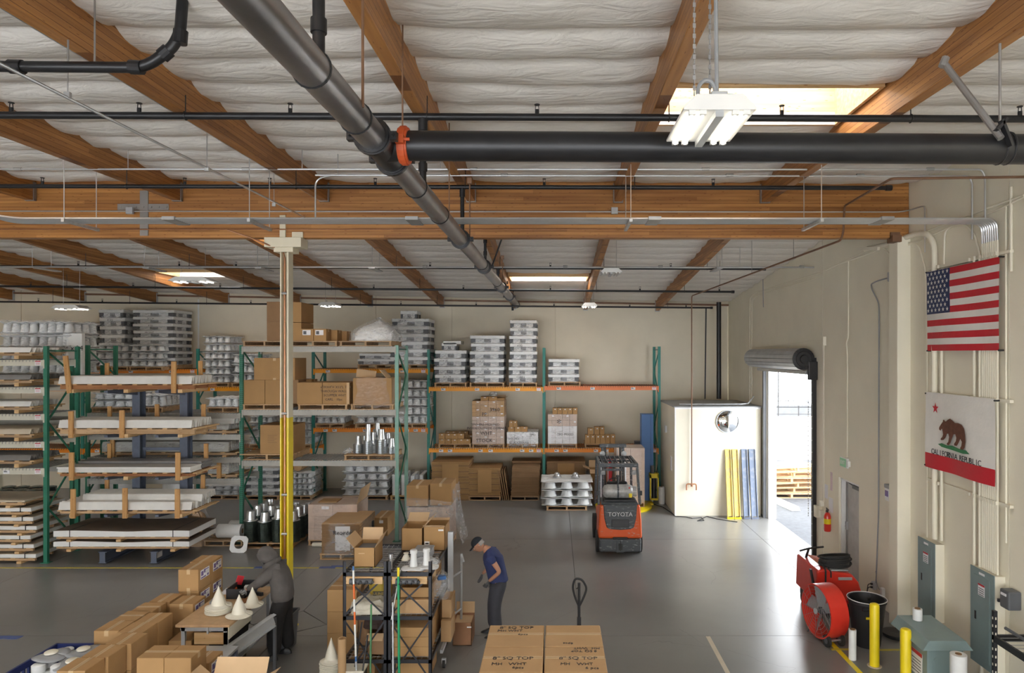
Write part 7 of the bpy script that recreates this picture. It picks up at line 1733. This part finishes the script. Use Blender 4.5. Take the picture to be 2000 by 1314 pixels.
_,fn2=flagmesh(gy0,gy1,gz0,gz1,lambda u,v:0 if v<.17 else 1,[M['flagr'],M['flagw']],'flag_cloth',t,nu=50,nv=36,amp=.018,seed=4)
def fp(u,v,off=-.006): p=fn2(u,v); return Vector((p[0]+off,p[1],p[2]))
star(fp(.17,.80).y,fp(.17,.80).z,.085,fp(.17,.80).x-.01,M['flagr'],t)
bear=[(.0,.42),(.06,.40),(.085,.45),(.12,.46),(.16,.30),(.13,.22),(.07,.17),(.06,.13),(.10,.12),(.17,.14),(.24,.22),(.30,.34),(.36,.36),(.39,.26),(.36,.12),(.30,.05),(.31,.02),(.38,.02),(.44,.10),(.50,.26),(.55,.36),(.62,.38),(.66,.28),(.64,.18),(.58,.10),(.58,.05),(.67,.05),(.74,.16),(.80,.28),(.86,.20),(.84,.08),(.80,.02),(.81,-.02),(.90,-.02),(.95,.06),(.98,.22),(.97,.42),(.93,.58),(.84,.68),(.72,.71),(.60,.70),(.50,.76),(.42,.80),(.34,.76),(.27,.70),(.22,.70),(.19,.74),(.155,.73),(.15,.68),(.10,.62),(.03,.53),(.0,.48)]
c0=fp(.26,.40,-.012); c1=fp(.66,.40,-.012)
W_=abs(c1.y-c0.y); Hh=.50
def bp(x,z): return Vector((5.765,c0.y-x*W_,fp(.4,.335).z+.02+z*Hh))
o=MB().prism([bp(x,z) for x,z in bear],(-.003,0,0)).build('bear_print',M['bear'],t)
MB().prism([bp(x,z) for x,z in [(-.05,-.02),(.1,.03),(.3,.0),(.5,.03),(.75,-.02),(1.0,-.02),(1.12,-.10),(.9,-.13),(.5,-.10),(.1,-.08)]],(-.002,0,0)).build('grass_print',M['grass'],t)
for k,ch_ in enumerate('CALIFORNIA REPUBLIC'):
    if ch_==' ': continue
    u=.13+.70*k/18; p=fp(u,.225,-.012); text(ch_,.118,p,(0,-1,0),(0,0,1),M['ink'],t,name='letter')
for k,(uu,vv) in enumerate(((0,.98),(0,.02),(1,.98))): p=fn2(uu,vv); MB().cyl((p[0]-.01,p[1],p[2]),(p[0]+.06,p[1],p[2]),.012,n=8).build('grommet',M['black'],t)
# ================================================================ FORKLIFT
t=thing('forklift',(1.49,16.4,0),'orange and grey forklift seen from behind with a gas cylinder','forklift')
X=1.49; y0=15.45; W=.52
def side_prof(w0,w1,zb,zt,ya,yb,m_,nm,bev=.04): return MB().add([(X-w0,ya,zb),(X+w0,ya,zb),(X+w0,yb,zb),(X-w0,yb,zb),(X-w1,ya,zt),(X+w1,ya,zt),(X+w1,yb,zt),(X-w1,yb,zt)],[(3,2,1,0),(4,5,6,7),(0,1,5,4),(1,2,6,5),(2,3,7,6),(3,0,4,7)]).build(nm,m_,t,bevel=bev,seg=3)
side_prof(.475,.475,.10,.40,y0,y0+.7,M['flg'],'bumper',.04)
# counterweight with a recessed grey centre
m=MB(); yb=y0+.75
out=[(-.50,.40),(.50,.40),(.485,.80),(.455,1.16),(-.455,1.16),(-.485,.80)]
m.prism([(X+a,y0+.02+.0*b,b) for a,b in out],(0,.73,0)); m.build('counterweight',M['flo'],t,bevel=.05,seg=3)
m=MB(); m.prism([(X+a,y0-.0,b) for a,b in [(-.385,1.17),(-.36,.86),(-.31,.66),(-.24,.62),(0,.60),(.24,.62),(.31,.66),(.36,.86),(.385,1.17)]],(0,.10,0)); m.build('rear_cover',M['flg'],t,bevel=.02,seg=2)
MB().box(X-.20,y0-.012,.66,X+.20,y0+.02,.84).build('grille_opening',M['black'],t,bevel=.015)
m=MB()
for k in range(5): m.box(X-.19,y0-.016,.675+k*.033,X+.19,y0-.008,.687+k*.033)
m.build('grille_slats',M['dgrey'],t)
MB().box(X-.17,y0-.004,.385,X+.17,y0+.03,.44).build('light_slot',M['black'],t,bevel=.02)
MB().box(X-.09,y0-.02,.30,X+.09,y0+.01,.37).box(X-.09,y0-.02,.10,X+.09,y0+.01,.15).box(X-.09,y0-.02,.15,X-.045,y0+.01,.30).box(X+.045,y0-.02,.15,X+.09,y0+.01,.30).build('drawbar',M['flg'],t,bevel=.008); MB().box(X-.045,y0-.006,.15,X+.045,y0+.0,.30).build('drawbar_hole',M['black'],t); MB().cyl((X,y0-.012,.14),(X,y0-.012,.36),.012,n=8).build('drawbar_pin',M['black'],t)
text('TOYOTA',.135,(X,y0-.004,.955),(1,0,0),(0,0,1),M['paper'],t)
o=t.children[-1]
# hood, seat area
side_prof(.43,.41,1.16,1.20,y0+.05,y0+.72,M['flg'],'hood',.03)
MB().bc((X+.0,y0+.02,1.08),(.02,.01,.06)).build('hood_latch',M['paper'],t)
# cylinder across
zc=1.415; 
MB().lathe([(.0,-.36),(.07,-.355),(.13,-.32),(.158,-.25),(.158,.25),(.13,.32),(.07,.355),(.0,.36)],(X-.02,y0+.34,zc),28,rot=Matrix.Rotation(PI/2,3,'Y')).build('gas_cylinder',M['tank'],t,smooth=True)
for dx in (-.0,): MB().lathe([(.162,-.02),(.166,-.02),(.166,.02),(.162,.02)],(X-.03,y0+.34,zc),24,rot=Matrix.Rotation(PI/2,3,'Y'),cap=False).build('cylinder_strap',M['flg'],t)
MB().lathe([(.12,.32),(.12,.42),(.11,.42),(.11,.32)],(X-.02,y0+.34,zc),20,rot=Matrix.Rotation(PI/2,3,'Y'),cap=False).build('cylinder_collar',M['tank'],t)
MB().bc((X+.25,y0+.19,zc-.07),(.07,.06,.09)).build('regulator',M['yellow'],t,bevel=.01); MB().bc((X+.22,y0+.16,zc+.11),(.03,.02,.03)).build('red_cap',M['red'],t)
MB().box(X-.36,y0+.18,1.20,X+.36,y0+.5,1.25).build('cylinder_bracket',M['black'],t,bevel=.01)
# tyres
for sx in (-1,1):
    MB().cyl((X+sx*.50-.07*sx,y0+.42,.25),(X+sx*.525,y0+.42,.25),.25,n=28).build('rear_tire',M['rubber'],t,smooth=True)
    MB().cyl((X+sx*.40,y0+1.65,.30),(X+sx*.53,y0+1.65,.30),.30,n=28).build('front_tire',M['rubber'],t,smooth=True)
side_prof(.44,.44,.35,.75,y0+.75,y0+1.9,M['flo'],'frame',.03)
MB().box(X-.25,y0+.85,.75,X+.25,y0+1.3,1.15).box(X-.25,y0+.78,1.15,X+.25,y0+.9,1.55).build('seat',M['black'],t,bevel=.04)
MB().tube([(X+.17*math.cos(a*PI/9),y0+1.45+.06*math.sin(a*PI/9),1.35+.16*math.sin(a*PI/9)) for a in range(18)],.014,6,closed=True).cyl((X,y0+1.5,1.3),(X,y0+1.75,.9),.03).build('steering_wheel',M['black'],t,smooth=True)
MB().cyl((X-.0,y0+.62,1.55),(X,y0+.62,1.70),.03).cyl((X,y0+.62,1.70),(X,y0+.62,1.73),.045).build('hose_fitting',M['black'],t)
# overhead guard
ZG=2.0; gy0,gy1=y0+.52,y0+1.75
for sx in (-1,1):
    MB().bar((X+sx*.475,y0+.25,1.12),(X+sx*.44,gy0,ZG),.06,.06,up=(0,1,0)).build('guard_post',M['flg'],t,bevel=.01)
    MB().bar((X+sx*.46,gy1+.1,.8),(X+sx*.43,gy1-.05,ZG),.06,.06,up=(0,1,0)).build('guard_post',M['flg'],t,bevel=.01)
    MB().bar((X+sx*.44,gy0,ZG),(X+sx*.42,gy1,ZG),.06,.06).build('guard_rail',M['flg'],t,bevel=.01)
    MB().bc((X+sx*.36,gy0-.02,ZG-.18),(.10,.06,.10)).lathe([(.0,-.01),(.05,0),(.05,.04),(0,.05)],(X+sx*.36,gy0-.06,ZG-.17),14,rot=Matrix.Rotation(PI/2,3,'X')).build('work_lamp',M['grey'],t)
    MB().box(X+sx*.50-.03,gy0-.25,1.33,X+sx*.50+.03,gy0-.2,1.43).build('tail_lamp',M['black'],t)
MB().box(X-.47,gy0-.04,ZG-.06,X+.47,gy0+.04,ZG+.03).build('guard_crossbar',M['flg'],t,bevel=.015); MB().box(X-.44,gy1-.04,ZG-.05,X+.44,gy1+.04,ZG+.02).build('guard_crossbar',M['flg'],t,bevel=.012)
for k in range(7): X_=X-.36+k*.12; MB().bar((X_,gy0,ZG),(X_*.98+X*.02,gy1,ZG),.022,.05).build('guard_slat',M['flg'],t)
MB().box(X-.43,gy0+.55,ZG-.02,X+.43,gy0+.58,ZG+.02).build('guard_slat',M['flg'],t)
# mast
ym=y0+1.98
for sx in (-1,1):
    MB().box(X+sx*.26-.035,ym,.10,X+sx*.26+.035,ym+.10,2.26).build('mast_rail',M['flg'],t,bevel=.006); MB().box(X+sx*.19-.02,ym+.03,.10,X+sx*.19+.02,ym+.11,2.22).build('inner_rail',M['black'],t)
    MB().cyl((X+sx*.31,ym+.0,.4),(X+sx*.31,ym,1.9),.025,n=12).build('lift_cylinder',M['galv'],t,smooth=True)
    m=MB(); m.bar((X+sx*.12,ym+.05,.5),(X+sx*.12,ym+.05,2.15),.025,.01); m.build('lift_chain',M['rod'],t)
    MB().box(X+sx*.22-.05,ym+.18,.05,X+sx*.22+.05,ym+1.2,.09).box(X+sx*.22-.05,ym+.14,.05,X+sx*.22+.05,ym+.19,.6).build('fork',M['black'],t)
MB().box(X-.34,ym-.02,2.20,X+.34,ym+.12,2.28).build('mast_crosshead',M['flg'],t,bevel=.01); MB().box(X-.27,ym-.01,1.60,X+.27,ym+.03,1.66).build('mast_crosshead',M['flg'],t)
MB().box(X-.42,ym+.14,.35,X+.42,ym+.17,.45).box(X-.42,ym+.14,.75,X+.42,ym+.17,.85).build('fork_carriage',M['black'],t)
for sx in (-1,1): MB().lathe([(.0,-.01),(.07,0),(.07,.03),(0,.05)],(X+sx*.27,ym-.06,2.05),16,rot=Matrix.Rotation(PI/2,3,'X')).build('head_lamp',M['lgrey'],t,smooth=True)
# ================================================================ PEOPLE
def skin(name,joints,edges,root,m_,parent,levels=2,off=Vector((0,0,0)),label=None,smooth_=.0):
    keys=list(joints); o0=base(parent)
    me=bpy.data.meshes.new(name); me.from_pydata([tuple(Vector(joints[k][0])+off-o0) for k in keys],[(keys.index(a),keys.index(b)) for a,b in edges],[])
    o=bpy.data.objects.new(name,me); COL.objects.link(o); o.parent=parent
    md=o.modifiers.new('skin','SKIN'); md.use_smooth_shade=True
    for i,k in enumerate(keys):
        r=joints[k][1]; sv=me.skin_vertices[0].data[i]; sv.radius=(r,r) if not isinstance(r,tuple) else r; sv.use_root=(k==root)
    sb=o.modifiers.new('sub','SUBSURF'); sb.levels=levels; sb.render_levels=levels
    me.materials.append(m_)
    if label: o['label']=label
    return o
def chain(*n): return list(zip(n,n[1:]))
def mkhand(wrist,dirv,palmn,m_,parent,off,curl=.5,thumb=1):
    """palm and five bent fingers; dirv = pointing direction of the hand, palmn = palm normal"""
    d=Vector(dirv).normalized(); n=Vector(palmn); n=(n-d*n.dot(d)).normalized(); s=d.cross(n)*thumb; w=Vector(wrist)
    J={'w':(w,.026),'p1':(w+d*.045,(.036,.020)),'p2':(w+d*.085,(.038,.017))}; E=chain('w','p1','p2')
    skin('hand',J,E,'w',m_,parent,2,off)
    for k,(sx,L) in enumerate(((.030,.070),(.010,.080),(-.011,.074),(-.030,.058))):
        b=w+d*.08+s*sx; c1=d*math.cos(curl*.5)+n*math.sin(curl*.5); c2=d*math.cos(curl*1.3)+n*math.sin(curl*1.3); c3=d*math.cos(curl*2)+n*math.sin(curl*2)
        q1=b+c1*L*.45; q2=q1+c2*L*.32; q3=q2+c3*L*.25
        skin('finger',{'a':(b-d*.03,.010),'b':(b,.0105),'c':(q1,.0095),'d':(q2,.0085),'e':(q3,.007)},chain('a','b','c','d','e'),'a',m_,parent,1,off)
    b=w+d*.03+s*.025; q1=b+(d*.6+s*.8)*.035+n*.01; q2=q1+(d*.85+s*.35+n*.3)*.032; q3=q2+(d*.9+n*.4)*.022
    skin('thumb',{'a':(b-s*.01,.012),'b':(b,.0125),'c':(q1,.0115),'d':(q2,.0095),'e':(q3,.0075)},chain('a','b','c','d','e'),'a',m_,parent,1,off)
def head(c,R_,parent,off,face=True,hair=None):
    """c centre of skull; R_ = 3x3 rotation whose +X is where the face looks, +Z up"""
    c=Vector(c)+off
    def fn(u,v):
        th=2*PI*u; ph=PI*v; x=math.sin(ph)*math.cos(th); y=math.sin(ph)*math.sin(th); z=-math.cos(ph)
        X=x*.098; Y=y*.076; Z=z*.118
        if z<-.05: k=1-.38*min(1,(-z-.05)/.8); Y*=k; X*=(k if x<0 else 1-.08*(-z)); 
        if x>.3: 
            nose=math.exp(-((y/.16)**2))*math.exp(-(((z+.12)/.20)**2)); X+=.026*nose
            brow=math.exp(-(((z-.18)/.10)**2))*math.exp(-((y/.6)**2)); X+=.006*brow
            eye=math.exp(-(((abs(y)-.36)/.16)**2))*math.exp(-(((z-.03)/.09)**2)); X-=.009*eye
            mouth=math.exp(-((y/.25)**2))*math.exp(-(((z+.50)/.07)**2)); X+=.006*mouth
            chin=math.exp(-((y/.3)**2))*math.exp(-(((z+.80)/.14)**2)); X+=.014*chin
        return c+R_@Vector((X,Y,Z))
    h=MB().grid(fn,40,30).build('head',M['skin'],parent,smooth=True)
    for sy in (-1,1):
        MB().lathe([(0,-.012),(.02,-.006),(.028,.004),(.02,.012),(0,.013)],c+R_@Vector((-.005,sy*.078,-.005)),12,rot=R_@Matrix.Rotation(PI/2*sy,3,'X')).build('ear',M['skin'],h,smooth=True)
        MB().lathe([(0,-.011),(.008,-.008),(.011,0),(.008,.008),(0,.011)],c+R_@Vector((.083,sy*.029,.004)),10,rot=R_).build('eye',M['white'],h,smooth=True)
        MB().bc((0,0,0),(.001,.001,.001)) 
        MB().lathe([(0,-.004),(.005,0),(0,.004)],c+R_@Vector((.0935,sy*.029,.003)),8,rot=R_@Matrix.Rotation(PI/2,3,'Y')).build('iris',M['black'],h)
        MB().bar(c+R_@Vector((.096,sy*.014,.026)),c+R_@Vector((.088,sy*.045,.026)),.006,.007).build('eyebrow',M['hair'],h)
    MB().bar(c+R_@Vector((.0955,-.022,-.062)),c+R_@Vector((.0955,.022,-.062)),.006,.007).build('mouth',mat('lips',(.36,.13,.10),.5) if 'lips' not in bpy.data.materials else bpy.data.materials['lips'],h)
    return h
def rot3(f,up=(0,0,1)):
    f=Vector(f).normalized(); u=Vector(up); y=u.cross(f).normalized(); z=f.cross(y); return Matrix((f,y,z)).transposed()
def shoe(p,d,parent,off,m_):
    p=Vector(p)+off; d=Vector(d).normalized(); s=Vector((-d.y,d.x,0)); 
    def fn(u,v):
        th=2*PI*u; x=math.cos(th); y=math.sin(th); L=.14 if x>0 else .12; w=.046+.006*x
        k=(1-v**3)*(1 if v<1 else 0); hgt=.10 if x<0 else .10-.05*x
        q=p+d*(x*L*(.35+.65*k)+.04-(.03*v if x>0 else 0))+s*y*w*(.45+.55*k); q.z=off.z+hgt*v; return q
    MB().grid(fn,24,8).build('shoe',m_,parent,smooth=True)
# --- man in navy shirt: faces -X, bends forward; heel-to-ground at D 11.15
off=Vector((-.93,11.15,0))
t=thing('person',(-.93,11.15,0),'person in navy T-shirt and black cap bending forward, looking down','person')
B={'pel':((.01,0,.92),(.08,.115)),'abd':((.0,0,1.05),(.08,.115)),'chest':((-.06,0,1.22),(.095,.14)),'nk0':((-.13,0,1.355),(.06,.10)),'nk':((-.20,0,1.425),.052),'hd':((-.24,0,1.45),.05),
 'shL':((-.11,-.17,1.33),.056),'elL':((.055,-.22,1.10),.040),'wrL':((-.13,-.15,.925),.027),
 'shR':((-.12,.17,1.33),.056),'elR':((-.14,.24,1.06),.040),'wrR':((-.27,.20,.93),.027),
 'hpL':((.0,-.09,.86),.06),'knL':((-.055,-.09,.50),.058),'anL':((-.0,-.09,.09),.038),
 'hpR':((.0,.09,.86),.06),'knR':((-.07,.10,.50),.058),'anR':((-.08,.10,.09),.038)}
E=chain('pel','abd','chest','nk0','nk','hd')+chain('nk0','shL','elL','wrL')+chain('nk0','shR','elR','wrR')+chain('pel','hpL','knL','anL')+chain('pel','hpR','knR','anR')
body=skin('body',B,E,'pel',M['skin'],t,2,off)
S={'low':((.02,0,.86),(.15,.18)),'abd':((.0,0,1.05),(.145,.178)),'chest':((-.065,0,1.22),(.145,.19)),'nk0':((-.135,0,1.37),(.115,.155)),'nk':((-.185,0,1.415),(.078,.085)),
 'shL':((-.10,-.185,1.33),.075),'slL':((-.03,-.215,1.215),.065),'shR':((-.12,.185,1.33),.075),'slR':((-.13,.225,1.20),.065)}
skin('t_shirt',S,chain('low','abd','chest','nk0','nk')+chain('nk0','shL','slL')+chain('nk0','shR','slR'),'abd',M['navy'],t,2,off)
TR={'w':((.02,0,.95),(.115,.15)),'pel':((.015,0,.87),(.13,.17)),'hpL':((.0,-.09,.80),.14),'knL':((-.055,-.10,.48),.118),'anL':((-.0,-.10,.07),.10),'hpR':((.0,.09,.80),.14),'knR':((-.07,.11,.48),.118),'anR':((-.08,.11,.07),.10)}
skin('trousers',TR,chain('w','pel','hpL','knL','anL')+chain('pel','hpR','knR','anR'),'pel',M['gtrouser'],t,2,off)
HR=rot3((-.72,-.10,-.69),(-.65,0,.75)); hc=Vector((-.315,0,1.475))
hd=head(hc,HR,t,off)
c=hc+off
MB().grid(lambda u,v:c+HR@Vector((.106*math.sin(PI/2*v)*math.cos(2*PI*u)-.008,.084*math.sin(PI/2*v)*math.sin(2*PI*u),.035+.095*math.cos(PI/2*v))),28,8).build('cap',M['capm'],t,smooth=True)
MB().grid(lambda u,v:c+HR@Vector((.085+.085*v-.03*(2*u-1)**2*1.0,(2*u-1)*.068*(1-.25*v*v),.045-.014*v-.012*(2*u-1)**2)),12,6).build('cap_brim',M['capm'],t,smooth=True,solid=.005)
MB().grid(lambda u,v:c+HR@Vector((-.012-.092*math.sin(PI*.5+(u-.5)*PI*.9)*(1),.080*math.cos(PI*.5+(u-.5)*PI*.9),.035-.07*v)),20,6).build('hair',M['hair'],t,smooth=True,solid=.008)
MB().tube([c+HR@Vector((-.0,-.080,.012)),c+HR@Vector((.09,-.058,.008))],.003,5).build('glasses',M['black'],t)
mkhand(Vector(B['wrL'][0]),(-.55,.1,-.8),(-.2,.9,.1),M['dgrey'],t,off,.6)
mkhand(Vector(B['wrR'][0]),(-.35,0,-.93),(-.7,-.4,.2),M['dgrey'],t,off,.4,-1)
shoe((-.03,-.09,0),(-1,-.1,0),t,off,M['black']); shoe((-.11,.10,0),(-1,.1,0),t,off,M['black'])
# --- person in grey hoodie: faces -X, arms on the bench
off=Vector((-4.16,10.35,0))
t=thing('person',(-4.16,10.35,0),'person in grey hoodie with raised hood working at the bench','person')
B={'pel':((.03,0,.93),(.08,.115)),'abd':((.02,0,1.07),(.08,.11)),'chest':((-.02,0,1.25),(.09,.14)),'nk0':((-.07,0,1.38),(.06,.10)),'nk':((-.12,0,1.455),.05),'hd':((-.155,0,1.49),.05),
 'shL':((-.06,-.17,1.34),.038),'elL':((-.27,-.20,1.16),.036),'wrL':((-.47,-.10,1.055),.028),
 'shR':((-.06,.17,1.34),.038),'elR':((-.24,.21,1.13),.036),'wrR':((-.40,.14,1.0),.028),
 'hpL':((.02,-.09,.86),.06),'knL':((-.03,-.11,.50),.058),'anL':((-.03,-.13,.09),.038),
 'hpR':((.03,.09,.86),.06),'knR':((.03,.11,.50),.058),'anR':((.08,.13,.09),.038)}
body=skin('body',B,E,'pel',M['skin'],t,2,off)
S={'low':((.035,0,.88),(.155,.18)),'abd':((.03,0,1.09),(.17,.195)),'chest':((-.01,0,1.25),(.165,.205)),'nk0':((-.07,0,1.35),(.12,.125)),'nk':((-.125,0,1.435),(.085,.085)),'clL':((-.06,-.10,1.365),.092),'clR':((-.06,.10,1.365),.092),
 'shL':((-.06,-.185,1.36),.080),'elL':((-.27,-.20,1.16),.072),'wrL':((-.45,-.11,1.065),.042),'shR':((-.06,.185,1.36),.080),'elR':((-.24,.21,1.13),.072),'wrR':((-.38,.15,1.01),.042)}
sub=lambda *k:{q:S[q] for q in k}
def loft(secs,name,m_,par):
    def fn(u,v):
        f=v*(len(secs)-1); k=min(int(f),len(secs)-2); f-=k; f=f*f*(3-2*f) if 0 else f
        a,b_=secs[k],secs[k+1]; x,z,rx,ry=[p*(1-f)+q*f for p,q in zip(a,b_)]; th=2*PI*u; c_,s_=math.cos(th),math.sin(th); e=(abs(c_)**2.5+abs(s_)**2.5)**(1/2.5)
        w=.006*noise.noise(Vector((c_*3,s_*3,z*9)))
        return off+Vector((x+(rx+w)*c_/e,(ry+w)*s_/e,z))
    return MB().grid(fn,32,24).build(name,m_,par,smooth=True)
loft([(.035,.86,.118,.150),(.035,.90,.150,.178),(.035,.97,.158,.185),(.03,1.08,.150,.182),(.01,1.2,.148,.190),(-.015,1.29,.140,.198),(-.045,1.36,.118,.185),(-.075,1.41,.090,.135),(-.105,1.45,.07,.085),(-.13,1.48,.06,.06)],'hoodie',M['hoodie'],t)
for sd in 'LR':
    sg=-1 if sd=='L' else 1
    skin('sleeve',{'a':((-.045,sg*.10,1.35),.09),'b':((-.075,sg*.175,1.34),.098),'c':S['el'+sd],'d':S['wr'+sd]},chain('a','b','c','d'),'b',M['hoodie'],t,2,off)
TR={'w':((.04,0,.96),(.12,.155)),'pel':((.035,0,.88),(.14,.18)),'hpL':((.02,-.09,.80),.135),'knL':((-.03,-.12,.48),.115),'anL':((-.03,-.14,.07),.10),'hpR':((.03,.09,.80),.135),'knR':((.03,.12,.48),.115),'anR':((.08,.14,.07),.10)}
skin('trousers',TR,chain('w','pel','hpL','knL','anL')+chain('pel','hpR','knR','anR'),'pel',M['trouser'],t,2,off)
HR=rot3((-.78,-.05,-.62),(-.6,0,.8)); hc=Vector((-.215,0,1.525)); head(hc,HR,t,off); c=hc+off
def hood(u,v):
    th=.62+ (2*PI-1.24)*u; ph=PI*v
    x=math.cos(th)*math.sin(ph); y=math.sin(th)*math.sin(ph); z=-math.cos(ph)
    return c+HR@Vector((x*.128-.02-(.05*max(0,-z)),y*.105*(1+.25*max(0,-z)),z*.145-.0+ .0))
MB().tube([off+Vector((-.125,0,1.43))+Vector((.092*math.cos(a*PI/8),.095*math.sin(a*PI/8),.055*math.cos(a*PI/8))) for a in range(16)],.045,10,closed=True).build('hood_collar',M['hoodie'],t,smooth=True)
MB().grid(hood,30,20).build('hood',M['hoodie'],t,smooth=True,solid=.012)
MB().tube([c+HR@Vector((.075,.070*math.cos(a*PI/8),-.01+.118*math.sin(a*PI/8))) for a in range(16)],.012,6,closed=True).build('hood_edge',M['hoodie'],t,smooth=True)
MB().grid(lambda u,v:c+HR@Vector((.075+.028*math.cos((u-.5)*2.4)-.02*v,.078*math.sin((u-.5)*2.4),-.012-.085*v)),14,6).build('face_cover',M['black'],t,smooth=True,solid=.004)
MB().grid(lambda u,v:c+HR@Vector((.10*math.sin(PI/2*v)*math.cos(2*PI*u),.08*math.sin(PI/2*v)*math.sin(2*PI*u),.03+.09*math.cos(PI/2*v))),20,6).build('dark_hair',M['black'],t,smooth=True)
MB().tube([off+Vector((.04,0,.90))+Vector((.128*math.cos(a*PI/12),.155*math.sin(a*PI/12),0)) for a in range(24)],.022,8,closed=True).build('hem_band',M['hoodie'],t,smooth=True)
mkhand(Vector(B['wrL'][0]),(-.8,.1,-.6),(-.2,.9,.1),M['grey'],t,off,.7); mkhand(Vector(B['wrR'][0]),(-.85,-.2,-.35),(-.2,-.8,-.4),M['dgrey'],t,off,.6,-1)
shoe((-.06,-.13,0),(-1,-.25,0),t,off,M['black']); shoe((.05,.13,0),(-1,.1,0),t,off,M['black'])
# ---- prototypes used only for copying are removed
for p in list(PAL.values())+[BA,BB,BC]: kill(p)
